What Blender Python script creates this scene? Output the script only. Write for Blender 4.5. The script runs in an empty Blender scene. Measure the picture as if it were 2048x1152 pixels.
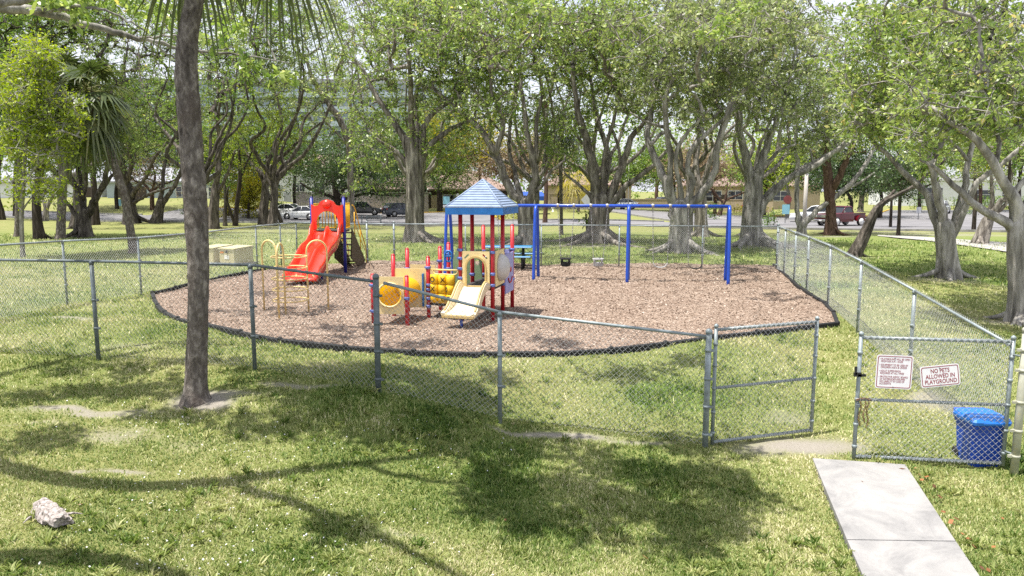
import bpy, math, random
import numpy as np
from mathutils import Vector, Matrix
from mathutils.geometry import delaunay_2d_cdt

sc = bpy.context.scene
COL = sc.collection
RNG = np.random.default_rng(7)
random.seed(7)
PI = math.pi

# ------------------------------------------------------------------ camera model
F, CX, CY = 1500.0, 1024.0, 576.0          # focal length in photo pixels (2048 wide)
CAMZ, PITCH = 3.4, math.atan(198.0 / 1500.0)
cp, sp = math.cos(PITCH), math.sin(PITCH)

def ray(px, py):
    u, v = (px - CX) / F, (CY - py) / F
    return np.array([u, cp + v * sp, v * cp - sp])

def P(px, py, z):
    d = ray(px, py)
    t = (z - CAMZ) / d[2]
    return np.array([d[0] * t, d[1] * t, z])

def PD(px, py, Y):
    d = ray(px, py)
    t = Y / d[1]
    return np.array([d[0] * t, Y, CAMZ + d[2] * t])

def pxm(Y):                                  # metres per photo pixel at depth Y (roughly)
    return Y / F

# ------------------------------------------------------------------ terrain
_ctl = []
def _c(px, py, z):
    p = P(px, py, z); _ctl.append((p[0], p[1], z))
for a in [(1715,925,0),(1830,1152,0),(1900,940,0),(2040,945,0),(1415,895,0),(1622,870,.02),(1000,842,.27),(757,785,.70),
          (510,740,.86),(197,720,.84),(390,808,.68),(100,1040,.45),(0,1150,.35),(600,1150,.15),(1100,1150,0),(1000,960,.1),
          (600,940,.4),(0,900,.6),(1300,980,0),(1697,650,.45),(1757,690,.33),(1862,795,.18),
          (305,590,.62),(1000,715,.55),(700,690,.6),(1400,680,.5),(1675,650,.45),(1553,540,.62),(1300,530,.62),(738,527,.62),
          (283,590,.64),(135,612,.72),(0,640,.8),(985,640,.6),(1257,565,.6),(576,635,.6),(640,570,.6),(1458,571,.6),(800,560,.6),
          (1890,555,.5),(2035,640,.33),(1505,490,.65),(1365,495,.65),(1195,475,.7),(1062,490,.7),(828,475,.65),
          (1715,510,.6),(180,475,.75),(30,470,.75),(390,470,.7),(60,520,.72),(1890,500,.5),(2040,500,.35),(620,475,.65)]:
    _c(*a)
for a in [(-14,10,.85),(-14,5,.6),(-16,17,.8),(14,8,0),(14,16,.2),(20,26,.4),(-4,3,.3),(0,3,.05),(5,3,0),(-30,30,.8),(32,36,.3),
          (-60,60,.1),(-40,68,0),(-20,66,0),(0,62,0),(20,58,0),(45,52,0),(70,48,0),(-45,80,0),(-20,76,0),(0,72,0),(25,68,0),(60,64,0),
          (-62,95,.9),(-45,95,.8),(-30,95,.5),(-20,90,0),(-10,92,0),(0,95,.6),(10,90,.6),(25,85,0),(45,85,0),(70,85,0),
          (-70,120,2.2),(-45,118,2.0),(-20,110,.4),(0,115,.9),(20,110,.4),(50,110,.2),(80,110,.3),
          (-150,160,2.5),(-50,180,2),(0,200,1.2),(60,180,.6),(150,160,.5),(-300,400,2),(0,420,1),(300,400,1),(-600,700,1),(600,700,1)]:
    _ctl.append(a)
_ctl = np.array(_ctl, float)
def _uw(x, y):
    y = np.maximum(y, 2.0)
    return np.stack([1.6 * np.asarray(x) / y, np.log(y)], -1)
def _phi(r2):
    return np.where(r2 > 1e-12, .5 * r2 * np.log(np.maximum(r2, 1e-12)), 0.0)
_cuw = _uw(_ctl[:, 0], _ctl[:, 1])
_n = len(_ctl)
_K = _phi(((_cuw[:, None] - _cuw[None]) ** 2).sum(-1)) + np.eye(_n) * 0.004
_Pm = np.concatenate([np.ones((_n, 1)), _cuw], 1)
_sol = np.linalg.solve(np.block([[_K, _Pm], [_Pm.T, np.zeros((3, 3))]]), np.concatenate([_ctl[:, 2], np.zeros(3)]))
def G(x, y):
    x = np.atleast_1d(np.asarray(x, float)); y = np.atleast_1d(np.asarray(y, float))
    q = _uw(np.clip(x, -1.7 * np.maximum(y, 2), 1.7 * np.maximum(y, 2)), y)
    out = np.empty(len(q))
    for i in range(0, len(q), 20000):
        s = q[i:i + 20000]
        out[i:i + 20000] = _phi(((s[:, None] - _cuw[None]) ** 2).sum(-1)) @ _sol[:_n] + _sol[_n] + s @ _sol[_n + 1:]
    return out
def g(x, y):
    return float(G(x, y)[0])
def gp(px, py):                              # where the line of sight meets the ground
    d = ray(px, py)
    t0, t1 = None, 3.0
    t = 3.0
    while t < 600:
        if CAMZ + d[2] * t < g(d[0] * t, d[1] * t):
            break
        t0 = t; t *= 1.04
    lo, hi = t0 or 3.0, t
    for _ in range(24):
        m = .5 * (lo + hi)
        if CAMZ + d[2] * m < g(d[0] * m, d[1] * m): hi = m
        else: lo = m
    return np.array([d[0] * hi, d[1] * hi, CAMZ + d[2] * hi])

# ------------------------------------------------------------------ materials
def newmat(name):
    m = bpy.data.materials.new(name); m.use_nodes = True
    nt = m.node_tree; b = nt.nodes['Principled BSDF']
    return m, nt, b
def nd(nt, t, **kw):
    n = nt.nodes.new(t)
    for k, v in kw.items():
        if k in n.inputs: n.inputs[k].default_value = v
        else: setattr(n, k, v)
    return n
def ramp(nt, fac, stops):
    r = nt.nodes.new('ShaderNodeValToRGB')
    while len(r.color_ramp.elements) < len(stops): r.color_ramp.elements.new(.5)
    for e, (p, c) in zip(r.color_ramp.elements, stops):
        e.position = p; e.color = (*c, 1)
    nt.links.new(fac, r.inputs[0]); return r.outputs[0]
def noise(nt, scale, detail=4, rough=.55, vec=None, dist=0):
    n = nd(nt, 'ShaderNodeTexNoise'); n.inputs['Scale'].default_value = scale; n.inputs['Detail'].default_value = detail
    n.inputs['Roughness'].default_value = rough; n.inputs['Distortion'].default_value = dist
    if vec is not None: nt.links.new(vec, n.inputs['Vector'])
    return n.outputs['Fac']
def objcoord(nt, sc3=(1, 1, 1)):
    t = nd(nt, 'ShaderNodeTexCoord'); mp = nd(nt, 'ShaderNodeMapping'); mp.inputs['Scale'].default_value = sc3
    nt.links.new(t.outputs['Object'], mp.inputs[0]); return mp.outputs[0]
def mix(nt, fac, a, b, mode='MIX'):
    m = nd(nt, 'ShaderNodeMix', data_type='RGBA', blend_type=mode)
    for s, v in ((m.inputs['Factor'], fac), (m.inputs['A'], a), (m.inputs['B'], b)):
        s = [i for i in m.inputs if i.name == s.name and (i.type == 'RGBA' if s.name != 'Factor' else i.type == 'VALUE')][0]
        if hasattr(v, 'links'): nt.links.new(v, s)
        elif isinstance(v, tuple): s.default_value = (*v, 1)
        else: s.default_value = v
    return [o for o in m.outputs if o.type == 'RGBA'][0]
def bump(nt, b, h, dist, strength=1.0):
    n = nd(nt, 'ShaderNodeBump'); n.inputs['Distance'].default_value = dist; n.inputs['Strength'].default_value = strength
    nt.links.new(h, n.inputs['Height']); nt.links.new(n.outputs[0], b.inputs['Normal'])
def paint(name, c, rough=.45, var=.12, scale=6, metal=0, dirt=None, bmp=0, coat=0, spec=None):
    """a painted / moulded surface: colour with slight mottling and uneven gloss"""
    m, nt, b = newmat(name)
    v = objcoord(nt)
    f = noise(nt, scale, 5, .6, v)
    lo = tuple(x * (1 - var) for x in c); hi = tuple(min(1, x * (1 + var)) for x in c)
    col = ramp(nt, f, [(.3, lo), (.7, hi)])
    if dirt:
        f2 = noise(nt, scale * 4.3, 6, .7, v)
        k = ramp(nt, f2, [(.56, (0, 0, 0)), (.72, (1, 1, 1))])
        col = mix(nt, k, col, dirt)
    nt.links.new(col, b.inputs['Base Color'])
    r = ramp(nt, noise(nt, scale * 2, 3, .6, v), [(.3, (rough * .8,) * 3), (.7, (min(1, rough * 1.25),) * 3)])
    nt.links.new(r, b.inputs['Roughness'])
    b.inputs['Metallic'].default_value = metal
    if coat: b.inputs['Coat Weight'].default_value = coat
    if spec is not None: b.inputs['Specular IOR Level'].default_value = spec
    if bmp: bump(nt, b, f, bmp)
    return m
def bark(name, stops, zs=.35, scale=5, bmp=.03, patch=None):
    m, nt, b = newmat(name)
    v = objcoord(nt, (1, 1, zs))
    f = noise(nt, scale, 8, .65, v, .4)
    col = ramp(nt, f, stops)
    if patch:
        k = ramp(nt, noise(nt, 3.0, 4, .6, objcoord(nt, (1, 1, .8))), [(.52, (0, 0, 0)), (.66, (1, 1, 1))])
        col = mix(nt, k, col, patch)
    nt.links.new(col, b.inputs['Base Color']); b.inputs['Roughness'].default_value = .9
    b.inputs['Specular IOR Level'].default_value = .2
    bump(nt, b, f, bmp)
    return m
def leafmat(name, stops, trans=.35, rough=.45, gloss=.12):
    """leaf: per-leaf tint, lit from both sides"""
    m, nt, b = newmat(name)
    a = nd(nt, 'ShaderNodeAttribute'); a.attribute_name = 'tint'
    col = ramp(nt, a.outputs['Fac'], stops)
    nt.links.new(col, b.inputs['Base Color']); b.inputs['Roughness'].default_value = rough
    b.inputs['Specular IOR Level'].default_value = gloss * 2.5
    t = nd(nt, 'ShaderNodeBsdfTranslucent')
    hs = nd(nt, 'ShaderNodeHueSaturation'); hs.inputs['Saturation'].default_value = 1.15; hs.inputs['Value'].default_value = 1.25
    nt.links.new(col, hs.inputs['Color']); nt.links.new(hs.outputs[0], t.inputs['Color'])
    mx = nd(nt, 'ShaderNodeMixShader'); mx.inputs[0].default_value = trans
    nt.links.new(b.outputs[0], mx.inputs[1]); nt.links.new(t.outputs[0], mx.inputs[2])
    nt.links.new(mx.outputs[0], nt.nodes['Material Output'].inputs[0])
    return m

# ------------------------------------------------------------------ mesh helpers
ORG = {}
def norm(v):
    v = np.asarray(v, float); l = np.linalg.norm(v); return v / l if l > 1e-9 else v
def rotz(a):
    c, s = math.cos(a), math.sin(a); return np.array([[c, -s, 0], [s, c, 0], [0, 0, 1.]])
def rotaxis(ax, a):
    return np.array(Matrix.Rotation(a, 3, Vector(ax)))

class MB:
    def __init__(s): s.v = []; s.f = []; s.n = 0; s.sm = []; s.tint = []
    def add(s, v, f, smooth=False):
        v = np.asarray(v, float).reshape(-1, 3)
        s.v.append(v); s.f.append([[i + s.n for i in q] for q in f]); s.sm.append(smooth); s.n += len(v)
    def box(s, c, size, R=None, taper=1.0, bev=0.0):
        sx, sy, sz = [k / 2 for k in size]
        if bev:
            b = min(bev, sx * .9, sy * .9, sz * .9)
            pr = [(sx - b, -sy), (sx, -sy + b), (sx, sy - b), (sx - b, sy), (-sx + b, sy), (-sx, sy - b), (-sx, -sy + b), (-sx + b, -sy)]
            lev = [(-sz, (sx - b) / sx), (-sz + b, 1), (sz - b, 1), (sz, (sx - b) / sx)]
            v = []
            for z, k in lev:
                t = 1 + (taper - 1) * (z + sz) / (2 * sz)
                for x, y in pr:
                    x2 = (abs(x) - (1 - k) * sx) * (1 if x > 0 else -1) if k < 1 else x
                    y2 = (abs(y) - (1 - k) * sx) * (1 if y > 0 else -1) if k < 1 else y
                    v.append((x2 * t, y2 * t, z))
            f = [[r * 8 + i, r * 8 + (i + 1) % 8, r * 8 + 8 + (i + 1) % 8, r * 8 + 8 + i] for r in range(3) for i in range(8)]
            f += [list(range(7, -1, -1)), list(range(24, 32))]
        else:
            v = [(x * t, y * t, z) for z, t in ((-sz, 1), (sz, taper)) for x, y in ((-sx, -sy), (sx, -sy), (sx, sy), (-sx, sy))]
            f = [[3, 2, 1, 0], [4, 5, 6, 7], [0, 1, 5, 4], [1, 2, 6, 5], [2, 3, 7, 6], [3, 0, 4, 7]]
        v = np.array(v)
        if R is not None: v = v @ np.asarray(R).T
        s.add(v + np.asarray(c, float), f)
    def tube(s, pts, r, n=8, cap=True, lobes=None, smooth=True, closed=False):
        p = np.asarray(pts, float); m = len(p)
        r = np.full(m, r, float) if np.isscalar(r) else np.asarray(r, float)
        t = np.gradient(p, axis=0) if not closed else (np.roll(p, -1, 0) - np.roll(p, 1, 0))
        t /= np.maximum(np.linalg.norm(t, axis=1, keepdims=True), 1e-9)
        a = np.array([1., 0, 0]) if abs(t[0][0]) < .8 else np.array([0, 1., 0])
        u = norm(a - t[0] * a.dot(t[0])); U = [u]
        for i in range(1, m):
            u = norm(U[-1] - t[i] * U[-1].dot(t[i])); U.append(u)
        U = np.array(U); W = np.cross(t, U)
        th = np.arange(n) * 2 * PI / n
        rad = np.ones((m, n))
        if lobes is not None: rad = lobes(m, n, th)
        v = p[:, None] + (r[:, None] * rad)[..., None] * (U[:, None] * np.cos(th)[None, :, None] + W[:, None] * np.sin(th)[None, :, None])
        f = [[i * n + j, i * n + (j + 1) % n, (i + 1) * n + (j + 1) % n, (i + 1) * n + j] for i in range(m - 1) for j in range(n)]
        if closed:
            f += [[(m - 1) * n + j, (m - 1) * n + (j + 1) % n, (j + 1) % n, j] for j in range(n)]
        elif cap:
            f += [list(range(n - 1, -1, -1)), [(m - 1) * n + j for j in range(n)]]
        s.add(v.reshape(-1, 3), f, smooth)
    def tubes(s, A, r, n=4):
        """many tubes at once: A (T, m, 3) centre lines, r (T, m) radii"""
        A = np.asarray(A, float); T, m, _ = A.shape
        if T == 0: return
        t = np.gradient(A, axis=1); t /= np.maximum(np.linalg.norm(t, axis=2, keepdims=True), 1e-9)
        ref = np.where(np.abs(t[..., 2:3]) < .85, np.array([0, 0, 1.]), np.array([1., 0, 0]))
        U = np.cross(t, ref); U /= np.maximum(np.linalg.norm(U, axis=2, keepdims=True), 1e-9); W = np.cross(t, U)
        th = np.arange(n) * 2 * PI / n
        v = A[:, :, None] + r[:, :, None, None] * (U[:, :, None] * np.cos(th)[None, None, :, None] + W[:, :, None] * np.sin(th)[None, None, :, None])
        b = np.array([[i * n + j, i * n + (j + 1) % n, (i + 1) * n + (j + 1) % n, (i + 1) * n + j] for i in range(m - 1) for j in range(n)])
        f = (b[None] + (np.arange(T) * m * n)[:, None, None]).reshape(-1, 4) + s.n
        s.v.append(v.reshape(-1, 3)); s.f.append(f.tolist()); s.sm.append(True); s.n += T * m * n
    def lathe(s, prof, c=(0, 0, 0), n=16, R=None, smooth=True, cap=True):
        th = np.arange(n) * 2 * PI / n
        v = np.array([[r * math.cos(a), r * math.sin(a), z] for r, z in prof for a in th])
        if R is not None: v = v @ np.asarray(R).T
        m = len(prof)
        f = [[i * n + j, i * n + (j + 1) % n, (i + 1) * n + (j + 1) % n, (i + 1) * n + j] for i in range(m - 1) for j in range(n)]
        if cap: f += [list(range(n - 1, -1, -1)), [(m - 1) * n + j for j in range(n)]]
        s.add(v + np.asarray(c, float), f, smooth)
    def plate(s, outer, thick, M, holes=()):
        """flat panel: 2-D outline (and holes) extruded by thick along the third axis of the 3x4 frame M (columns: right, up, normal, origin)"""
        loops = [list(outer)] + [list(h) for h in holes]
        vs = [Vector(p) for lp in loops for p in lp]; ed = []; o = 0
        for lp in loops:
            ed += [(o + i, o + (i + 1) % len(lp)) for i in range(len(lp))]; o += len(lp)
        V, E, Fc, *_ = delaunay_2d_cdt(vs, ed, [], 1, 1e-6)
        if holes:
            def inside(p, lp):
                c = False
                for i in range(len(lp)):
                    a, b = lp[i], lp[i - 1]
                    if (a[1] > p[1]) != (b[1] > p[1]) and p[0] < (b[0] - a[0]) * (p[1] - a[1]) / (b[1] - a[1]) + a[0]: c = not c
                return c
            k = []
            for q in Fc:
                cx = sum(V[i][0] for i in q) / len(q); cy = sum(V[i][1] for i in q) / len(q)
                if not any(inside((cx, cy), h) for h in holes) and inside((cx, cy), loops[0]): k.append(q)
            Fc = k
        V = np.array([[p[0], p[1]] for p in V]); R3 = np.asarray(M[0]), np.asarray(M[1]), np.asarray(M[2]); O = np.asarray(M[3], float)
        w = lambda z: O + V[:, :1] * R3[0] + V[:, 1:] * R3[1] + z * R3[2]
        nv = len(V)
        cnt = {}
        for q in Fc:
            for i in range(len(q)):
                e = (q[i], q[(i + 1) % len(q)]); cnt[e] = 1
        side = [e for e in cnt if (e[1], e[0]) not in cnt]
        f = [[i + nv for i in q] for q in Fc] + [list(reversed(q)) for q in Fc]
        f += [[a, b, b + nv, a + nv] for a, b in side]
        s.add(np.concatenate([w(0), w(thick)]), f)
    def grid(s, A, smooth=True):
        A = np.asarray(A, float); a, b, _ = A.shape
        s.add(A.reshape(-1, 3), [[i * b + j, i * b + j + 1, (i + 1) * b + j + 1, (i + 1) * b + j] for i in range(a - 1) for j in range(b - 1)], smooth)
    def build(s, name, mat, parent=None, local=False):
        v = np.concatenate(s.v) if s.v else np.zeros((0, 3))
        org = ORG.get(parent.name, np.zeros(3)) if parent else np.zeros(3)
        if parent and not local: v = v - org
        fl = [q for b in s.f for q in b]
        sm = np.concatenate([np.full(len(b), k) for b, k in zip(s.f, s.sm)]) if s.f else np.zeros(0)
        me = bpy.data.meshes.new(name); me.from_pydata(v.tolist(), [], fl)
        me.polygons.foreach_set('use_smooth', sm.astype(bool)); me.update()
        return link(name, me, mat, parent, org)
def link(name, me, mat, parent=None, org=None):
    o = bpy.data.objects.new(name, me); COL.objects.link(o)
    for m in (mat if isinstance(mat, (list, tuple)) else [mat]): me.materials.append(m)
    if parent:
        o.parent = parent; ORG[o.name] = ORG.get(parent.name, np.zeros(3))
    else: ORG[o.name] = np.zeros(3)
    return o
def quadmesh(name, V, mat, parent=None, tint=None, k=4):
    """big soup of k-gons: V (N, k, 3)"""
    V = np.asarray(V, np.float32); N = len(V)
    org = ORG.get(parent.name, np.zeros(3)) if parent else np.zeros(3)
    me = bpy.data.meshes.new(name); me.vertices.add(N * k); me.loops.add(N * k); me.polygons.add(N)
    me.vertices.foreach_set('co', (V - org.astype(np.float32)).reshape(-1).astype(np.float32))
    me.loops.foreach_set('vertex_index', np.arange(N * k, dtype=np.int32))
    me.polygons.foreach_set('loop_start', np.arange(0, N * k, k, dtype=np.int32))
    if tint is not None:
        a = me.attributes.new('tint', 'FLOAT', 'FACE'); a.data.foreach_set('value', np.clip(tint, 0, 1).astype(np.float32))
    me.update(calc_edges=True)
    return link(name, me, mat, parent)
def tag(o, label=None, cat=None, group=None, kind=None):
    if label: o['label'] = label
    if cat: o['category'] = cat
    if group: o['group'] = group
    if kind: o['kind'] = kind
    return o
def thing(name, label, cat, loc=(0, 0, 0), group=None, rz=0):
    o = bpy.data.objects.new(name, None); COL.objects.link(o); o.location = [float(k) for k in loc]; o.rotation_euler = (0, 0, rz)
    o.empty_display_size = .1
    ORG[o.name] = np.asarray(loc, float)
    return tag(o, label, cat, group)
def copy_tree(o, loc, rz, label, parent=None):
    c = o.copy(); COL.objects.link(c)
    if parent is None:
        c.location = [float(k) for k in loc]; c.rotation_euler = (0, 0, rz)
        if label: c['label'] = label
    else: c.parent = parent
    for ch in list(o.children): copy_tree(ch, None, 0, None, c)
    return c
def spline(pts, n):
    """smooth resampled path through points"""
    p = np.asarray(pts, float)
    if len(p) == 2:
        t = np.linspace(0, 1, n)[:, None]; return p[0] * (1 - t) + p[1] * t
    d = np.concatenate([[0], np.cumsum(np.linalg.norm(np.diff(p, axis=0), axis=1) ** .5 + 1e-6)])
    m = np.gradient(p, d, axis=0) if len(p) > 2 else np.gradient(p, axis=0)
    out = []
    for t in np.linspace(0, d[-1], n):
        i = min(np.searchsorted(d, t, 'right') - 1, len(p) - 2); h = d[i + 1] - d[i]; s = (t - d[i]) / h
        out.append((2*s**3-3*s**2+1)*p[i] + (s**3-2*s**2+s)*h*m[i] + (-2*s**3+3*s**2)*p[i+1] + (s**3-s**2)*h*m[i+1])
    return np.array(out)
def arc(c, r, a0, a1, n, X, Yv):
    t = np.linspace(a0, a1, n)[:, None]
    return np.asarray(c) + r * (np.cos(t) * np.asarray(X) + np.sin(t) * np.asarray(Yv))
def sheet(name, outline, mat, lift, step, zfun=None):
    """ground sheet: outline polygon (x, y) filled and draped on the terrain"""
    o = [tuple(map(float, p[:2])) for p in outline]
    dense = []
    for i in range(len(o)):
        a, b = np.array(o[i]), np.array(o[(i + 1) % len(o)]); k = max(1, int(np.linalg.norm(b - a) / step))
        dense += [tuple(a + (b - a) * j / k) for j in range(k)]
    xs = [p[0] for p in dense]; ys = [p[1] for p in dense]
    vs = [Vector(p) for p in dense]; ed = [(i, (i + 1) % len(dense)) for i in range(len(dense))]
    def inside(x, y):
        c = False
        for i in range(len(o)):
            a, b = o[i], o[i - 1]
            if (a[1] > y) != (b[1] > y) and x < (b[0] - a[0]) * (y - a[1]) / (b[1] - a[1]) + a[0]: c = not c
        return c
    x = min(xs)
    while x < max(xs):
        y = min(ys)
        while y < max(ys):
            if inside(x, y): vs.append(Vector((x + .01, y + .013)))
            y += step
        x += step
    V, E, Fc, *_ = delaunay_2d_cdt(vs, ed, [], 1, 1e-5)
    V = np.array([[p[0], p[1]] for p in V]); z = G(V[:, 0], V[:, 1]) + lift
    if zfun is not None: z = z + zfun(V[:, 0], V[:, 1])
    me = bpy.data.meshes.new(name); me.from_pydata(np.column_stack([V, z]).tolist(), [], [list(q) for q in Fc])
    for p in me.polygons: p.use_smooth = True
    ob = link(name, me, mat); return ob
def vnoise(x, y, s, seed=0):
    """cheap smooth value noise in numpy"""
    r = np.random.default_rng(seed).random((64, 64)); x = np.asarray(x) * s; y = np.asarray(y) * s
    i = np.floor(x).astype(int); j = np.floor(y).astype(int); fx = x - i; fy = y - j; fx = fx*fx*(3-2*fx); fy = fy*fy*(3-2*fy)
    q = lambda a, b: r[a % 64, b % 64]
    return (q(i, j)*(1-fx)+q(i+1, j)*fx)*(1-fy) + (q(i, j+1)*(1-fx)+q(i+1, j+1)*fx)*fy
# ------------------------------------------------------------------ palette
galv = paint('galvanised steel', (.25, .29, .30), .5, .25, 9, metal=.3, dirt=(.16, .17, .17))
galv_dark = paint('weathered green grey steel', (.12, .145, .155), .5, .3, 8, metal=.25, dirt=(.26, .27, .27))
wire_m = paint('galvanised wire', (.40, .41, .415), .5, .2, 14, metal=.3)
worn_post = paint('post with flaking cream paint', (.42, .42, .34), .6, .25, 5, metal=.2, dirt=(.55, .46, .24))
red_paint = paint('red powder coat', (.42, .012, .022), .4, .18, 5, dirt=(.5, .08, .07))
blue_paint = paint('blue powder coat', (.004, .055, .40), .32, .15, 4, dirt=(.03, .09, .42), coat=.3)
navy_paint = paint('dark blue powder coat', (.012, .02, .22), .38, .15, 4)
clamp_m = paint('blue grey clamp', (.10, .14, .38), .45, .25, 20)
cream_pl = paint('cream plastic', (.76, .60, .30), .45, .10, 3, dirt=(.48, .40, .24))
cream_dk = paint('tan plastic edge', (.52, .38, .15), .5, .12, 4)
slide_cr = paint('sun bleached cream plastic', (.72, .62, .42), .35, .08, 2.5, dirt=(.55, .49, .38))
yellow_pl = paint('yellow plastic', (.88, .55, .02), .4, .1, 4, dirt=(.62, .42, .08))
yellow_pt = paint('yellow powder coat', (.72, .40, .012), .4, .14, 6)
cream_pt = paint('pale yellow paint', (.66, .50, .21), .5, .16, 8, dirt=(.46, .32, .12))
red_pl = paint('red slide plastic', (.74, .035, .014), .25, .08, 3, coat=.35)
roof_pl = paint('faded pale blue plastic', (.20, .26, .37), .6, .2, 6, dirt=(.34, .39, .48))
roof_edge = paint('blue plastic edge', (.012, .13, .40), .4, .2, 5, dirt=(.05, .22, .48))
purple_pl = paint('lilac plastic', (.30, .31, .58), .5, .12, 4, dirt=(.42, .42, .6))
green_pl = paint('grey green plastic', (.20, .30, .17), .5, .12, 4)
dome_pl = paint('scuffed clear plastic', (.50, .48, .46), .35, .12, 5, dirt=(.62, .60, .58))
deck_m = paint('dark coated deck', (.035, .03, .032), .7, .3, 12)
stair_m = paint('dark brown steel', (.06, .035, .022), .6, .25, 8)
table_bl = paint('blue coated table', (.015, .16, .34), .4, .2, 12)
black_m = paint('black metal', (.012, .012, .014), .5, .3, 9)
black_rub = paint('black rubber', (.011, .011, .012), .85, .3, 9)
chain_m = paint('chain steel', (.36, .36, .36), .45, .2, 30, metal=.6)
rust_m = paint('rusty chain', (.20, .11, .06), .8, .35, 40, metal=.3)
belt_gr = paint('grey belt', (.34, .34, .34), .6, .15, 9)
bin_bl = paint('blue bin plastic', (.008, .06, .42), .42, .10, 6)
lid_bl = paint('blue bin lid', (.015, .15, .55), .36, .12, 6, dirt=(.10, .28, .6))
util_m = paint('beige steel cabinet', (.50, .45, .26), .55, .08, 3, dirt=(.4, .36, .22))
label_w = paint('white label', (.75, .73, .70), .5, .06, 20)
label_o = paint('orange label', (.62, .22, .04), .5, .1, 20)
sign_w = paint('white sign face', (.80, .79, .82), .35, .04, 8)
maroon = paint('maroon print', (.25, .012, .03), .5, .1, 20)
white_p = paint('white paint', (.72, .72, .70), .5, .06, 2)
pole_gr = paint('concrete pole', (.45, .42, .38), .8, .12, 3)
sign_bl = paint('pale blue sign', (.25, .52, .62), .5, .08, 3)
sign_rd = paint('shade darkened red sign', (.20, .045, .04), .5, .1, 3)  # red dimmed so the sign's shade sits in its colour
sign_gy = paint('grey sign back', (.42, .43, .45), .5, .1, 3)
glass_m, _nt, _b = newmat('dark car glass')
_b.inputs['Base Color'].default_value = (.018, .022, .028, 1); _b.inputs['Roughness'].default_value = .06; _b.inputs['Specular IOR Level'].default_value = .8
tyre_m = paint('tyre', (.02, .02, .02), .8, .2, 9)
rim_m = paint('alloy rim', (.42, .42, .43), .35, .1, 9, metal=.7)
white_rim = paint('white rim', (.75, .75, .74), .4, .05, 9)
chrome_m = paint('chrome', (.62, .62, .62), .18, .05, 9, metal=.95)
lamp_w = paint('headlamp glass', (.65, .66, .68), .15, .05, 9)
lamp_r = paint('tail lamp', (.42, .015, .015), .2, .05, 9)
asphalt_seal = paint('black trim', (.02, .02, .022), .6, .2, 9)

# ground
gm, nt, b = newmat('grass ground')
tc = nd(nt, 'ShaderNodeTexCoord').outputs['Object']
big = noise(nt, .55, 5, .6, tc); med = noise(nt, 4.0, 6, .68, tc, .5); fine = noise(nt, 38, 4, .7, tc); vf = noise(nt, 130, 3, .7, tc)
tuss = noise(nt, 11, 5, .7, tc, 1.0)
grass_c = ramp(nt, med, [(.25, (.09, .125, .03)), (.48, (.20, .22, .075)), (.62, (.29, .285, .12)), (.8, (.38, .34, .18))])
grass_f = ramp(nt, fine, [(.3, (.05, .085, .018)), (.5, (.17, .195, .06)), (.72, (.35, .33, .15))])
gcol = mix(nt, .55, grass_c, grass_f)
gcol = mix(nt, ramp(nt, big, [(.40, (0,) * 3), (.68, (.55,) * 3)]), gcol, (.27, .24, .11))
at = nd(nt, 'ShaderNodeAttribute'); at.attribute_name = 'lush_shade'
gcol = mix(nt, at.outputs['Fac'], gcol, ramp(nt, fine, [(.3, (.055, .115, .02)), (.55, (.12, .20, .035)), (.8, (.24, .30, .07))]))
at = nd(nt, 'ShaderNodeAttribute'); at.attribute_name = 'dirt'
sub = nd(nt, 'ShaderNodeMath', operation='ADD'); nt.links.new(at.outputs['Fac'], sub.inputs[0])
s2 = nd(nt, 'ShaderNodeMath', operation='MULTIPLY_ADD'); nt.links.new(fine, s2.inputs[0]); s2.inputs[1].default_value = .9; s2.inputs[2].default_value = -.45
nt.links.new(s2.outputs[0], sub.inputs[1])
dk = ramp(nt, sub.outputs[0], [(.24, (0,) * 3), (.80, (.92,) * 3)])
dirt_c = ramp(nt, vf, [(.3, (.19, .165, .14)), (.55, (.33, .30, .265)), (.75, (.46, .43, .39))])
gcol = mix(nt, dk, gcol, dirt_c)
nt.links.new(gcol, b.inputs['Base Color']); b.inputs['Roughness'].default_value = .95; b.inputs['Specular IOR Level'].default_value = .1
bump(nt, b, fine, .03, .9)
ground_m = gm

blade_m = leafmat('grass blade', [(0, (.045, .10, .018)), (.3, (.14, .215, .05)), (.6, (.33, .375, .135)), (.85, (.52, .515, .26)), (1, (.66, .61, .40))], .3, .5, .1)

mm, nt, b = newmat('wood chip mulch')
tc = nd(nt, 'ShaderNodeTexCoord').outputs['Object']
vor = nd(nt, 'ShaderNodeTexVoronoi'); vor.inputs['Scale'].default_value = 40; nt.links.new(tc, vor.inputs['Vector'])
sep = nd(nt, 'ShaderNodeSeparateColor'); nt.links.new(vor.outputs['Color'], sep.inputs[0])
chip = ramp(nt, sep.outputs[0], [(.0, (.095, .065, .048)), (.35, (.215, .155, .115)), (.7, (.33, .25, .195)), (1, (.48, .395, .325))])
md = noise(nt, 1.1, 5, .6, tc)
chip = mix(nt, ramp(nt, md, [(.42, (0,) * 3), (.66, (.5,) * 3)]), chip, (.17, .115, .085))
nt.links.new(chip, b.inputs['Base Color']); b.inputs['Roughness'].default_value = .95; b.inputs['Specular IOR Level'].default_value = .15
bump(nt, b, sep.outputs[1], .03, 1.0)
mulch_m = mm
chip_m = leafmat('wood chip', [(0, (.095, .065, .048)), (.4, (.235, .17, .127)), (.75, (.37, .288, .23)), (1, (.55, .47, .40))], .0, .8, .08)

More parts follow.
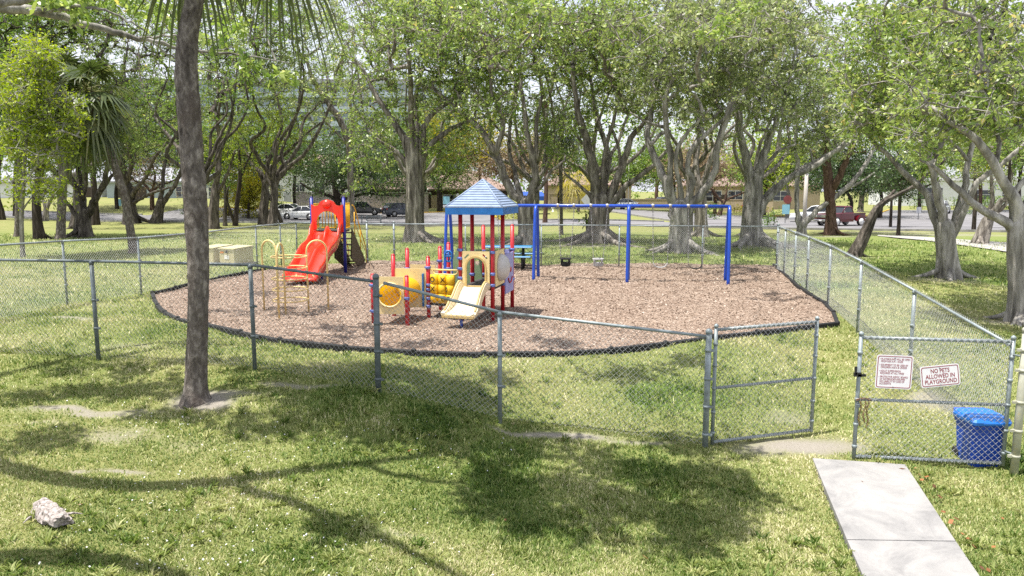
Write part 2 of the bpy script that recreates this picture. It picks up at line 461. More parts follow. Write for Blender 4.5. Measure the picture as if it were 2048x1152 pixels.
cm, nt, b = newmat('concrete')
tc = nd(nt, 'ShaderNodeTexCoord').outputs['Object']
n1 = noise(nt, 1.6, 7, .68, tc, .6); n2 = noise(nt, 9, 6, .7, tc); n3 = noise(nt, 90, 3, .7, tc)
cc = ramp(nt, n1, [(.34, (.14, .138, .14)), (.48, (.235, .23, .226)), (.60, (.31, .30, .288))])
cc = mix(nt, ramp(nt, n2, [(.55, (0,) * 3), (.75, (.6,) * 3)]), cc, (.19, .185, .18))
cc = mix(nt, .25, cc, ramp(nt, n3, [(.3, (.22, .215, .21)), (.7, (.38, .37, .355))]))
nt.links.new(cc, b.inputs['Base Color']); b.inputs['Roughness'].default_value = .85
bump(nt, b, n3, .004)
concrete_m = cm
asphalt_m = paint('sun bleached asphalt', (.17, .165, .17), .9, .2, .4, dirt=(.12, .118, .12))
path_m = paint('pale path', (.34, .325, .30), .9, .12, .6, dirt=(.26, .245, .22))
mark_y = paint('yellow kerb paint', (.60, .38, .04), .7, .15, 3)
mark_w = paint('white road paint', (.70, .70, .68), .7, .1, 3)

bark_grey = bark('pale grey fig bark', [(.30, (.06, .055, .048)), (.5, (.26, .245, .22)), (.68, (.50, .475, .44))], .2, 5, .06)
bark_ficus = bark('grey brown fluted bark', [(.30, (.035, .029, .024)), (.5, (.18, .16, .14)), (.68, (.42, .385, .34))], .16, 6, .07)
bark_left = bark('shade darkened fluted bark', [(.30, (.018, .015, .012)), (.5, (.085, .073, .062)), (.70, (.24, .21, .18))], .16, 6, .07)  # darker copy of bark_ficus, shade put into the colour
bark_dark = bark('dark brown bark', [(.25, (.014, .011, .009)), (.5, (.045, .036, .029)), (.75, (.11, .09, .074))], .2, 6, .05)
bark_red = bark('shaggy red brown bark', [(.25, (.03, .018, .012)), (.5, (.10, .062, .045)), (.75, (.22, .15, .115))], .25, 9, .05)
bark_palm = bark('palm trunk bark', [(.30, (.05, .042, .036)), (.5, (.15, .13, .113)), (.68, (.34, .305, .27))], .45, 15, .05, patch=(.105, .085, .072))

leaf_fig = leafmat('fig leaf', [(0, (0.070, 0.126, 0.028)), (.35, (0.182, 0.273, 0.063)), (.7, (0.364, 0.448, 0.126)), (.93, (0.532, 0.588, 0.224)), (1, (0.700, 0.588, 0.196))], .42, .38, .25)
leaf_fig2 = leafmat('olive leaf', [(0, (0.084, 0.119, 0.042)), (.35, (0.210, 0.273, 0.091)), (.7, (0.378, 0.434, 0.175)), (.93, (0.546, 0.574, 0.280)), (1, (0.672, 0.546, 0.252))], .40, .42, .2)
leaf_lime = leafmat('lime leaf', [(0, (.10, .16, .02)), (.4, (.26, .35, .04)), (.8, (.46, .53, .07)), (1, (.60, .58, .13))], .42, .4, .15)
leaf_dark = leafmat('dark oak leaf', [(0, (0.018, 0.045, 0.012)), (.5, (0.045, 0.090, 0.022)), (1, (0.120, 0.180, 0.045))], .25, .4, .2)
leaf_gold = leafmat('yellow green leaf', [(0, (0.168, 0.192, 0.024)), (.4, (0.336, 0.324, 0.036)), (.8, (0.528, 0.444, 0.060)), (1, (0.600, 0.384, 0.060))], .45, .45, .1)
leaf_brown = leafmat('thin tan twig and leaf', [(0, (0.144, 0.108, 0.060)), (.5, (0.300, 0.228, 0.144)), (.8, (0.396, 0.324, 0.168)), (1, (0.480, 0.384, 0.288))], .3, .6, .1)
leaf_mid = leafmat('mid green leaf', [(0, (0.051, 0.109, 0.023)), (.4, (0.145, 0.246, 0.046)), (.8, (0.304, 0.392, 0.087)), (1, (0.522, 0.522, 0.145))], .4, .45, .15)
frond_m = leafmat('palm frond', [(0, (.025, .045, .012)), (.4, (.075, .105, .03)), (.8, (.17, .19, .07)), (1, (.36, .30, .13))], .3, .38, .25)
frond_gold = leafmat('yellow palm frond', [(0, (.20, .19, .02)), (.5, (.42, .36, .04)), (1, (.58, .46, .08))], .4, .4, .2)
petal_m = leafmat('white petal', [(0, (.6, .6, .62)), (1, (.85, .85, .86))], .2, .6, .1)
litter_m = leafmat('dry leaf', [(0, (.12, .06, .03)), (1, (.36, .15, .06))], .2, .6, .1)

# ------------------------------------------------------------------ ground
_wk = [P(1625, 918, 0), P(1810, 935, 0), P(1955, 1152, 0), P(1725, 1152, 0)]
_w0 = _wk[0] + (_wk[3] - _wk[0]) * 1.9; _w1 = _wk[1] + (_wk[2] - _wk[1]) * 1.9
WALK = [_wk[0][:2], _wk[1][:2], _w1[:2], _w0[:2]]
MULCH_PX = [(305,590),(313,612),(330,630),(355,643),(410,655),(470,668),(560,687),(650,697),(750,705),(850,711),(1000,714),(1150,710),(1300,697),(1400,682),(1540,667),(1675,652),
            (1662,622),(1640,604),(1612,588),(1547,532)]
MULCH_FR = [gp(*p)[:2] for p in MULCH_PX]
MULCH_BK = [gp(*p)[:2] for p in [(1400,529),(1250,527),(1080,531),(960,524),(840,523),(745,521),(700,530),(640,529),(580,533),(530,541),(420,562)]]
MULCH = MULCH_FR + MULCH_BK
def in_poly(x, y, o):
    c = np.zeros(np.shape(x), bool)
    for i in range(len(o)):
        a, b_ = o[i], o[i - 1]
        if a[1] != b_[1]:
            k = ((a[1] > y) != (b_[1] > y)) & (x < (b_[0] - a[0]) * (y - a[1]) / (b_[1] - a[1]) + a[0]); c ^= k
    return c
DIRT = [(1585,895,.85,.42,1.0),(1470,905,.35,.15,.7),(400,806,.55,.28,1),(470,790,.5,.16,.7),(120,822,1.1,.10,.75),(60,845,.6,.08,.6),(190,830,.5,.12,.7),(270,690,.9,.4,.62),(330,640,.8,.4,.7),
        (140,635,1.6,.45,.6),(230,612,1.3,.3,.6),(1130,868,1.2,.10,.75),(1330,888,.9,.10,.8),(640,770,1.4,.12,.7),(1540,832,.5,.3,.62),(1870,800,.5,.9,.75),(1920,860,.3,.6,.7),
        (1560,745,.5,.4,.4),(1690,680,.7,.5,.4),(690,690,1.5,.15,.45),(300,880,.9,.3,.42),(250,945,.25,.08,.8),(190,950,.15,.06,.8),(850,1080,.35,.2,.5),(800,1090,.4,.15,.4),(250,870,.8,.2,.45),
        (1890,560,1.5,.8,.55),(2030,645,1.2,.8,.6),(1195,492,2,1.0,.6),(1365,498,2,1.0,.55),(1505,494,2.2,1.0,.6),(1062,492,2,1.0,.6),(830,484,2.2,1.0,.5),(1660,473,2.5,1.6,.7),(1705,513,1.2,.6,.5),
        (1900,470,8,2.5,.55),(1780,465,8,2.5,.5),(600,446,8,1.2,.5)]
DIRT = [(*gp(a, c)[:2], rx, ry, s) for a, c, rx, ry, s in DIRT]
def dirt_at(x, y):
    d = np.zeros_like(x)
    wx = (vnoise(x, y, 2.2, 3) - .5) * .5; wy = (vnoise(x, y, 2.2, 4) - .5) * .5
    for cx, cy, rx, ry, s in DIRT:
        q = ((x + wx - cx) / rx) ** 2 + ((y + wy * .6 - cy) / ry) ** 2
        d = np.maximum(d, s * np.exp(-q * .9))
    return np.clip(d + (vnoise(x, y, 1.3, 5) - .62) * .55 * (y < 20), 0, 1)
def lush_shade_at(x, y):
    base = np.clip((vnoise(x, y, .45, 8) - .42) * 2.2, 0, 1)
    for px_, py_, r in ((1300,960,1.3),(1000,960,1.4),(1330,985,.8),(700,800,1.6),(1100,1100,1.5),(1650,760,.6),(850,840,1.4)):  # spots under the cast shadows, their shade put into a greener tint
        c = gp(px_, py_); base = np.maximum(base, np.exp(-((x - c[0]) ** 2 + (y - c[1]) ** 2) / r ** 2))
    k = np.clip((y - 22) / 8, 0, 1) * (1 - np.clip((y - 50) / 10, 0, 1))
    return np.clip(base * .75 * (.45 + .55 * (base > .9)) * np.clip((32 - y) / 10, .0, 1) + k * .45 * (x > -6) + k * .25 * (x <= -6), 0, 1)
us = np.concatenate([np.linspace(-1.7, -.85, 40)[:-1], np.linspace(-.85, .85, 380), np.linspace(.85, 1.7, 40)[1:]])
ys = np.exp(np.concatenate([np.linspace(math.log(1.2), math.log(5.5), 30)[:-1], np.linspace(math.log(5.5), math.log(45), 330), np.linspace(math.log(45), math.log(750), 130)[1:]]))
UU, YY = np.meshgrid(us, ys); XX = UU * np.maximum(YY, 5.0)
GZ = G(XX.ravel(), YY.ravel()).reshape(XX.shape)
GZ += (vnoise(XX, YY, .9, 1) - .5) * .07 + (vnoise(XX, YY, 3.1, 2) - .5) * .025
inm = in_poly(XX, YY, MULCH); GZ = np.where(inm, GZ - .06, GZ)
inw = in_poly(XX, YY, WALK); GZ = np.where(inw, np.minimum(GZ - .06, G(XX.ravel(), YY.ravel()).reshape(XX.shape) - .05), GZ)
gmb = MB(); gmb.grid(np.stack([XX, YY, GZ], -1))
ground = tag(gmb.build('ground', ground_m), kind='structure')
for nm, fn in (('dirt', dirt_at), ('lush_shade', lush_shade_at)):
    a = ground.data.attributes.new(nm, 'FLOAT', 'POINT'); a.data.foreach_set('value', fn(XX.ravel(), YY.ravel()).astype(np.float32))
mulch = tag(sheet('mulch_bed', MULCH, mulch_m, .02, .3, lambda x, y: (vnoise(x, y, 1.6, 12) - .5) * .08), kind='structure')
def gz(x, y):
    return g(x, y) + float((vnoise(np.array([x]), np.array([y]), .9, 1)[0] - .5) * .07 + (vnoise(np.array([x]), np.array([y]), 3.1, 2)[0] - .5) * .025)

# wood chips lying on the bed
N = 52000
x = RNG.uniform(-10, 11, N * 3); y = 12 + 17 * RNG.random(N * 3) ** 1.5
k = in_poly(x, y, MULCH); x, y = x[k][:N], y[k][:N]; N = len(x)
z = G(x, y) + .03 + (vnoise(x, y, 1.6, 12) - .5) * .08 + RNG.random(N) * .015
L = RNG.uniform(.02, .06, N) * (.6 + y / 40); W = L * RNG.uniform(.2, .45, N); a = RNG.uniform(0, PI, N); tl = RNG.normal(0, .35, N)
dx = np.stack([np.cos(a) * np.cos(tl), np.sin(a) * np.cos(tl), np.sin(tl)], -1) * L[:, None] / 2
dy = np.stack([-np.sin(a), np.cos(a), RNG.normal(0, .4, N)], -1) * W[:, None] / 2
c = np.stack([x, y, z], -1)
tag(quadmesh('wood_chips', np.stack([c - dx - dy, c + dx - dy, c + dx + dy, c - dx + dy], 1), chip_m, None, RNG.beta(2, 2, N)), 'tan wood chips covering the playground bed', 'mulch', kind='stuff')

# grass blades
def blades(n, y0, y1, hs):
    w = RNG.random(n); y = 1 / (1 / y0 + w * (1 / y1 - 1 / y0)); x = RNG.uniform(-.8, .8, n) * y
    d = dirt_at(x, y); lu = lush_shade_at(x, y)
    keep = (RNG.random(n) > np.clip((d - .22) * 2.6, 0, 1)) & ~in_poly(x, y, MULCH) & ~in_poly(x, y, WALK)
    x, y, d, lu = x[keep], y[keep], d[keep], lu[keep]; n = len(x)
    z = G(x, y) + (vnoise(x, y, .9, 1) - .5) * .07 + (vnoise(x, y, 3.1, 2) - .5) * .025 - .004
    h = hs * RNG.uniform(.5, 1.3, n) * (.75 + .7 * lu) * (.6 + .8 * vnoise(x, y, 5, 6)) * (y / 9) ** .35
    a = RNG.uniform(0, 2 * PI, n); ln = RNG.uniform(.2, 1.1, n)
    tip = np.stack([np.cos(a) * ln * h, np.sin(a) * ln * h, h * (1.15 - .45 * ln)], -1)
    b2 = a + RNG.uniform(1, 2, n); wd = .0048 * (y / 7) ** .8 * RNG.uniform(.7, 1.4, n)
    sd = np.stack([np.cos(b2), np.sin(b2), np.zeros(n)], -1) * wd[:, None]
    c = np.stack([x, y, z], -1); mid = c + tip * np.array([.5, .5, .66])
    t = .62 + RNG.normal(0, .20, n) + (vnoise(x, y, 1.1, 9) - .5) * .6 - lu * .36 + d * .3
    return np.stack([c - sd, c + sd, mid + sd * .8, c + tip * 1.0, mid - sd * .8], 1), t
_wk = [P(1625, 918, 0), P(1810, 935, 0), P(1955, 1152, 0), P(1725, 1152, 0)]
_w0 = _wk[0] + (_wk[3] - _wk[0]) * 1.9; _w1 = _wk[1] + (_wk[2] - _wk[1]) * 1.9
WALK = [_wk[0][:2], _wk[1][:2], _w1[:2], _w0[:2]]
V1, T1 = blades(300000, 5.3, 16, .05)
V2, T2 = blades(110000, 14, 46, .06)
def tufts(n, k):
    y = 1 / (1 / 5.6 + RNG.random(n) * (1 / 15 - 1 / 5.6)); x = RNG.uniform(-.75, .75, n) * y
    kp = (dirt_at(x, y) < .3) & (vnoise(x, y, .8, 31) > .45) & ~in_poly(x, y, MULCH) & ~in_poly(x, y, WALK); x, y = x[kp], y[kp]; n = len(x)
    big = RNG.uniform(.6, 1.5, n); X_ = np.repeat(x, k) + RNG.normal(0, .02, n * k); Y_ = np.repeat(y, k) + RNG.normal(0, .02, n * k); B_ = np.repeat(big, k)
    z = G(X_, Y_) + (vnoise(X_, Y_, .9, 1) - .5) * .07; a = RNG.uniform(0, 2 * PI, n * k); h = .075 * B_ * RNG.uniform(.6, 1.2, n * k); ln = RNG.uniform(.3, 1.2, n * k)
    tip = np.stack([np.cos(a) * ln * h, np.sin(a) * ln * h, h * (1.15 - .55 * ln)], -1); sd = np.stack([-np.sin(a), np.cos(a), np.zeros(n * k)], -1) * (.0055 * B_ * RNG.uniform(.7, 1.4, n * k))[:, None]
    c = np.stack([X_, Y_, z], -1); mid = c + tip * np.array([.5, .5, .75])
    return np.stack([c - sd, c + sd, mid + sd * .9, c + tip, mid - sd * .9], 1), np.repeat(RNG.normal(.50, .14, n), k) + RNG.normal(0, .08, n * k)
V3, T3 = tufts(1800, 14); V2 = np.concatenate([V2, V3]); T2 = np.concatenate([T2, T3])
tag(quadmesh('grass', np.concatenate([V1, V2]), blade_m, None, np.concatenate([T1, T2]), 5), 'short patchy green and straw coloured grass on the lawn', 'grass', kind='stuff')

# petals and dry leaves fallen on the lawn
n = 520
cl = [gp(*p) for p in [(330,1020),(450,960),(520,1040),(330,1110),(250,1135),(620,1010),(680,1100),(760,1120),(300,840),(830,900),(560,880),(900,870),(470,1130)]]
q = RNG.integers(0, len(cl), n); x = np.array([cl[i][0] for i in q]) + RNG.normal(0, .55, n); y = np.array([cl[i][1] for i in q]) + RNG.normal(0, .35, n)
z = G(x, y) + (vnoise(x, y, .9, 1) - .5) * .07 + .035; s = RNG.uniform(.005, .011, n); a = RNG.uniform(0, PI, n)
dx = np.stack([np.cos(a), np.sin(a), RNG.normal(0, .4, n)], -1) * s[:, None]; dy = np.stack([-np.sin(a), np.cos(a), RNG.normal(0, .4, n)], -1) * s[:, None]
c = np.stack([x, y, z], -1)
tag(quadmesh('fallen_petals', np.stack([c - dx, c - dy, c + dx, c + dy], 1), petal_m, None, RNG.random(n)), 'small white petals scattered over the lawn in front', 'petals', kind='stuff')
n = 26
e = RNG.random(n); x = _wk[1][0] + (_wk[2][0] - _wk[1][0]) * e + .07 + np.abs(RNG.normal(0, .06, n)); y = _wk[1][1] + (_wk[2][1] - _wk[1][1]) * e + RNG.normal(0, .05, n)
x[:9] = RNG.uniform(-5, 6, 9); y[:9] = RNG.uniform(6.5, 10, 9)
z = G(x, y) + .04; s = RNG.uniform(.02, .045, n); a = RNG.uniform(0, PI, n)
dx = np.stack([np.cos(a), np.sin(a), RNG.normal(0, .3, n)], -1) * s[:, None]; dy = np.stack([-np.sin(a), np.cos(a), RNG.normal(0, .4, n)], -1) * s[:, None] * .7
c = np.stack([x, y, z], -1)
tag(quadmesh('leaf_litter', np.stack([c - dx, c - dy, c + dx, c + dy], 1), litter_m, None, RNG.random(n)), 'dry orange brown leaves along the concrete walk edge', 'leaf litter', kind='stuff')

# concrete walk: two slabs with an open joint
wm = MB()
def slab(t0, t1):
    A = _wk[0][:2] + (_w0[:2] - _wk[0][:2]) * t0; B = _wk[1][:2] + (_w1[:2] - _wk[1][:2]) * t0
    C = _wk[1][:2] + (_w1[:2] - _wk[1][:2]) * t1; D = _wk[0][:2] + (_w0[:2] - _wk[0][:2]) * t1
    v = [(*p, g(*p) + zz) for zz in (-.1, .035) for p in (A, B, C, D)]
    wm.add(v, [[0, 1, 5, 4], [1, 2, 6, 5], [2, 3, 7, 6], [3, 0, 4, 7], [4, 5, 6, 7]])
slab(0, .40); slab(.403, 1)
tag(wm.build('sidewalk', concrete_m), kind='structure')

# roads, parking lots and paths beyond the trees
def W(px, py): return gp(px, py)[:2]
road = [(-130, 99), (-60, 83), (-20, 74), (0, 69.5), (15, 66), (30, 62), (60, 55), (110, 45), (110, 53), (60, 62.5), (30, 70), (15, 74), (0, 77.5), (-20, 82), (-60, 91), (-130, 107)]
road = tag(sheet('road', road, asphalt_m, .05, 3.0), kind='structure')
lot = [(-42, 86.5), (-20, 82.2), (-1, 78), (-4, 100), (-20, 100), (-42, 98)]
tag(sheet('parking_lot', lot, asphalt_m, .054, 3.0), kind='structure')
lot2 = [(17, 74.0), (30, 70.3), (60, 63), (110, 54), (110, 110), (56, 112), (44, 92), (30, 92), (14, 108), (-2, 112), (-2, 106), (10, 100)]
tag(sheet('parking_lot', lot2, asphalt_m, .054, 3.0), kind='structure')
pth = [gp(*p)[:2] for p in [(1755,473),(1850,482),(1960,497),(2080,516),(2200,535),(2200,502),(2080,491),(1960,483),(1850,475),(1755,471)]]
tag(sheet('path', pth, path_m, .05, 1.2), kind='structure')
def kerb(name, pts, w=.18, h=.13, mat=None, lift=.05):
    m = MB()
    for a, c in zip(pts[:-1], pts[1:]):
        a = np.array(a, float); c = np.array(c, float); L = np.linalg.norm(c - a); k = max(1, int(L / 3)); d = (c - a) / L; n_ = np.array([-d[1], d[0]]) * w / 2
        for i in range(k):
            p, q_ = a + (c - a) * i / k, a + (c - a) * ((i + 1) / k) - d * .01
            v = [(*(p + s * n_), g(*p) + zz) for zz in (-.05, lift + h) for s in (1, -1)] + [(*(q_ + s * n_), g(*q_) + zz) for zz in (-.05, lift + h) for s in (1, -1)]
            m.add(v, [[0, 1, 3, 2], [4, 6, 7, 5], [2, 3, 7, 6], [0, 2, 6, 4], [1, 5, 7, 3]])
    return tag(m.build(name, mat or concrete_m), kind='structure')
kerb('kerb', [(-130, 98.9), (-60, 82.9), (-20, 73.9), (0, 69.4), (15, 65.9), (30, 61.9), (60, 54.9)])
kerb('kerb', [(-60, 91.1), (-43, 87.6)]); kerb('kerb', [(-1, 78.1), (15, 74.1)])
kerb('kerb', [(-42, 98.2), (-20, 100.2), (-4, 100.2)], mat=mark_y); kerb('kerb', [(-1, 78), (-4, 100)], mat=mark_y)
kerb('kerb', [(30, 92.1), (44, 92.1), (56, 112)], mat=mark_y); kerb('kerb', [(17, 74.2), (10, 100), (-2, 106)])
ml = MB()
for i in range(9):
    x0 = -38 + i * 3.0; ml.box((x0, 97.0, g(x0, 97) + .075), (.12, 4.6, .012))
for i in range(10):
    x0 = 24 + i * 3.2; ml.box((x0, 86.5, g(x0, 86.5) + .075), (.12, 5, .012))
tag(ml.build('parking_lines', mark_w), kind='structure')
# ------------------------------------------------------------------ chain link fences
FH = 1.5
def chainlink(m, A, B, H, v0=.05, tip=0.0, s=.074, r=.0022, off=None):
    """woven diamonds between ground points A and B, height H"""
    A = np.asarray(A, float); B = np.asarray(B, float); L = np.linalg.norm(B[:2] - A[:2])
    d = (B - A) / L; nrm = np.array([-d[1], d[0], 0]) / math.hypot(d[0], d[1])
    for fam in (1, -1):
        segs = []
        for k in range(-int(H / s) - 2, int(L / s) + int(H / s) + 3):
            u0 = (k + .5 * (tip == 0)) * s
            ua, ub, va, vb = u0, u0 + fam * (H + tip - v0), v0, H + tip
            lo, hi = min(ua, ub), max(ua, ub)
            if hi <= 0 or lo >= L: continue
            def at(u): return va + (u - ua) / (ub - ua) * (vb - va)
            if ua < 0: va, ua = at(0), 0.
            if ub < 0: vb, ub = at(0), 0.
            ua2, va2 = ua, va
            if ub > L:
                vb = va + (L - ua) / (ub - ua) * (vb - va); ub = L
            if ua2 > L:
                va = va + (L - ua2) / (ub - ua2) * (vb - va); ua = L
            pts = []
            for t in np.linspace(0, 1, 4):
                u, v = ua + (ub - ua) * t, va + (vb - va) * t
                pts.append(A + d * u + np.array([0, 0, v]) + nrm * fam * r * .9)
            segs.append(pts)
        if segs: m.tubes(np.array(segs), np.full((len(segs), 4), r), 3)

def post_obj(parent, p, h, r, mat=None, cap=True, bands=(), name='post', lean=(0, 0), direction=None):
    m = MB(); top = np.array([p[0] + lean[0], p[1] + lean[1], p[2] + h])
    m.tube([np.array(p) - [0, 0, .15], np.array(p) + (top - np.array(p)) * .5, top], r, 12)
    for t in bands:
        c = np.array(p) + (top - np.array(p)) * t
        m.tube([c - [0, 0, .018], c + [0, 0, .018]], r + .007, 12)
        if direction is not None: m.box(c + np.asarray(direction) * (r + .02), (.05, .03, .03), rotz(math.atan2(direction[1], direction[0])))
    o = m.build(name, mat or galv, parent)
    if cap:
        c = MB(); c.lathe([(r + .006, -.03), (r + .006, .005), (r * .8, .025), (r * .3, .036), (0.002, .038)], top, 12); c.build('cap', mat or galv, o)
    return o

def fence(name, label, bases, post_r, H=FH, mat=None, rail_r=.021, tip=.035, skip=(), tall=(), dirs=True, end_rail=None):
    """bases: ground points; a post on each, rail and mesh between"""
    bases = [np.array(b, float) for b in bases]
    t = thing(name, label, 'fence', bases[0])
    for i, b in enumerate(bases):
        if i in skip: continue
        d = norm(bases[min(i + 1, len(bases) - 1)] - bases[max(i - 1, 0)])
        rr = post_r * (1.35 if i in tall else 1); hh = H + (.07 if i in tall else -.02)
        post_obj(t, b, hh, rr, mat, True, (.12, .36, .6, .84) if i in tall else (.33, .62), direction=d)
    m = MB(); top = [b + [0, 0, H] for b in bases]
    for i in range(len(top) - 1): m.tube([top[i], (top[i] + top[i + 1]) / 2, top[i + 1]], rail_r, 8)
    m.build('top_rail', mat or galv, t)
    m = MB()
    for i in range(len(bases) - 1):
        chainlink(m, bases[i], bases[i + 1], H, tip=tip)
    m.build('chain_link', wire_m, t)
    return t
def on(px, py):
    p = gp(px, py); p[2] = g(p[0], p[1]); return p
def onw(x, y): return np.array([x, y, g(x, y)])

cornerL = on(757, 785); gateL = on(1410, 896)
nb = [onw(-10.4, 12.15), on(197, 720), on(510, 740), cornerL]
nb[0] = onw(-9.0, 11.75)
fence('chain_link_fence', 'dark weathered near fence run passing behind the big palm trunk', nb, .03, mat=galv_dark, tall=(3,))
mid = on(1000, 842)
fence('chain_link_fence', 'sloping chain link fence between the thick corner post and the open gate', [cornerL + norm(gateL - cornerL) * .1, mid, gateL], .03, skip=(0,), tall=(2,), tip=0.02)
lf = [onw(-9.0, 11.9), onw(-10.15, 14.9), on(135, 612), on(283, 590), on(417, 563), on(515, 540), on(563, 531), on(600, 526)]
lf = [onw(-10.25, 11.8), onw(-10.2, 14.4), on(135, 612), on(283, 590), on(417, 563), on(515, 540), on(563, 531), onw(-8.1, 28.2)]
fence('chain_link_fence', 'chain link fence along the far left side beside the two beige cabinets', lf, .026, tip=.04)
bk = [onw(-8.1, 28.2), on(738, 527), on(795, 525), on(935, 524), on(1080, 526), on(1228, 528), on(1390, 532), on(1553, 540)]
for b_ in bk[1:-1]:
    t_ = (b_[0] - bk[0][0]) / (bk[-1][0] - bk[0][0]); b_[1] = bk[0][1] + (bk[-1][1] - bk[0][1]) * t_; b_[2] = g(b_[0], b_[1])
fence('chain_link_fence', 'chain link fence across the back of the playground behind the swings', bk, .026, tip=.02, tall=(1, 2))
gR = on(2028, 946)
rf_ = [bk[-1]] + [onw(bk[-1][0] + (gR[0] + .02 - bk[-1][0]) * t, bk[-1][1] + (gR[1] + .3 - bk[-1][1]) * t) for t in (.085, .19, .30, .45, .61, .80, 1.0)]
fence('chain_link_fence', 'chain link fence on the right side running away from the gate past the blue bin', rf_, .032, skip=(7,), tip=.05, tall=(0,))

# gate posts and leaves
pR = thing('gate_post', 'thick gate post with flaking cream paint beside the blue bin', 'post', gR)
post_obj(pR, gR, 1.76, .045, worn_post, True, (.12, .3, .5, .72, .86), 'shaft', direction=(-1, .05, 0))
def gate(label, A, B, H, bend=True):
    A = np.array(A); B = np.array(B); d = B - A; d[2] = 0; d = norm(d)
    t = thing('gate', label, 'gate', A)
    m = MB(); z0, z1 = .06, H
    a0, a1, b0, b1 = A + [0, 0, z0], A + [0, 0, z1], B + [0, 0, z0], B + [0, 0, z1]
    m.tube([a0 - [0, 0, .03], (a0 + a1) / 2, a1 + [0, 0, .05]], .025, 10); m.tube([b0 - [0, 0, .03], (b0 + b1) / 2, b1 + [0, 0, .05]], .025, 10)
    m.tube([a0, (a0 + b0) / 2, b0], .021, 10); m.tube([a1, (a1 + b1) / 2, b1], .021, 10)
    m.build('frame', galv, t)
    for e in (a1, b1):
        c = MB(); c.lathe([(.03, .03), (.03, .055), (.02, .07), (.004, .08)], e, 10); c.build('cap', galv, t)
    zm = z0 + (z1 - z0) * .485
    m = MB(); m.tube([A + [0, 0, zm], (A + B) / 2 + [0, 0, zm], B + [0, 0, zm]], .019, 10)
    for e in (A, B):
        for k in (.12, .3, zm / H, .7, .88): m.tube([e + [0, 0, H * k - .02], e + [0, 0, H * k + .02]], .032, 10)
    m.build('mid_rail', galv, t)
    m = MB(); nrm = np.array([-d[1], d[0], 0]); o = nrm * -.024
    Lg = np.linalg.norm((B - A)[:2])
    chainlink(m, A + d * .03 + o, B - d * .03 + o, H + .02, v0=z0 - .01, tip=0.02, r=.0026)
    for k in np.arange(.06, Lg, .074):        # wire hooked over the frame rails
        for zz in (z0, zm, z1):
            c = A + d * k + (B - A) * [0, 0, k / Lg] + [0, 0, zz]
            m.tube([c + o * 1.1 + [0, 0, -.02], c + o * 1.15 + [0, 0, .012], c + [0, 0, .026], c - o * 1.1 + [0, 0, .004]], .0028, 3, cap=False)
    m.build('chain_link', wire_m, t)
    return t, A, B, d, z0, z1, zm
gA = on(1424, 893) ; gB = P(1622, 868, .03)
gate('left chain link gate leaf standing ajar beside the bare sandy patch', gA, gB, 1.58)
hm = MB()
g2A = P(1707, 921, .0); g2B = P(2004, 936, .0)
gt2, gA2, gB2, gd2, gz0, gz1, gzm = gate('right chain link gate leaf carrying the two white signs', g2A, g2B, 1.58)
m = MB()
for k in (.14, .9):
    c = g2B + [0, 0, 1.58 * k]; e = gR + [0, 0, 1.6 * k]
    m.tube([c, (c + e) / 2 + [0, -.03, 0], e], .013, 6)
m.build('hinge', galv, gt2)
# latch + chain
m = MB(); c = g2A + [0, 0, 1.12]; m.box(c + [-.03, -.03, 0], (.09, .03, .05)); m.box(c + [-.055, -.03, .05], (.02, .03, .1)); m.box(c + [.02, -.035, -.01], (.1, .02, .03)); m.build('latch', black_m, gt2)
ch = thing('chain', 'rusty padlock chain looped over the right gate frame', 'chain', g2A + [0.03, -.03, .76])
lk = MB()
def linkring(m, c, ax, up, L=.034, w=.02, r=.004):
    c = np.asarray(c); a = np.linspace(0, 2 * PI, 9)[:-1]
    pts = [c + np.asarray(ax) * math.cos(t) * w / 2 + np.asarray(up) * (math.sin(t) * L / 2) for t in a]
    m.tube(pts, r, 4, closed=True)
for s_, (x0, n_) in enumerate(((.02, 13), (.075, 11), (.115, 14))):
    for i in range(n_):
        linkring(lk, g2A + [x0 + .012 * math.sin(i * .6 + s_), -.045, gzm - .03 - i * .024], (1, 0, 0) if i % 2 else (0, 1, 0), (0, 0, 1))
for i in range(10):
    a_ = PI * i / 9; linkring(lk, g2A + [.06 - .08 * math.cos(a_), -.04, gzm + .02 * math.sin(a_)], (0, 0, 1) if i % 2 else (0, 1, 0), (1, 0, 0))
lk.build('links', rust_m, ch)
m = MB(); m.box(g2A + [-.01, -.05, gzm - .07], (.045, .022, .05), bev=.006); m.tube(arc(g2A + [-.01, -.05, gzm - .045], .016, 0, PI, 8, (1, 0, 0), (0, 0, 1)), .004, 6); m.build('padlock', galv_dark, ch)

# signs on the gate
FONT = None
def lettering(name, lines, parent, origin, X, Yv, Nn, size, mat, pitch, sx=1.0):
    """lines: (text, x, y) in panel metres; real raised letters"""
    vs, fs, n = [], [], 0
    dg = bpy.context.evaluated_depsgraph_get()
    for txt, x, y in lines:
        cu = bpy.data.curves.new('tmp', 'FONT'); cu.body = txt; cu.size = size; cu.resolution_u = 3; cu.extrude = .0008; cu.offset = size * .012 if size > .05 else 0
        ob = bpy.data.objects.new('tmp', cu); COL.objects.link(ob); bpy.context.view_layer.update()
        me = bpy.data.meshes.new_from_object(ob.evaluated_get(bpy.context.evaluated_depsgraph_get()))
        v = np.array([q.co[:] for q in me.vertices]) if len(me.vertices) else np.zeros((0, 3))
        if len(v):
            v[:, 0] *= sx
            wv = np.asarray(origin) + (v[:, :1] + x) * np.asarray(X) + (v[:, 1:2] + y) * np.asarray(Yv) + v[:, 2:3] * np.asarray(Nn)
            vs.append(wv); fs += [[i + n for i in p.vertices] for p in me.polygons]; n += len(wv)
        bpy.data.objects.remove(ob); bpy.data.curves.remove(cu); bpy.data.meshes.remove(me)
    m = MB(); m.add(np.concatenate(vs), fs); return m.build(name, mat, parent)
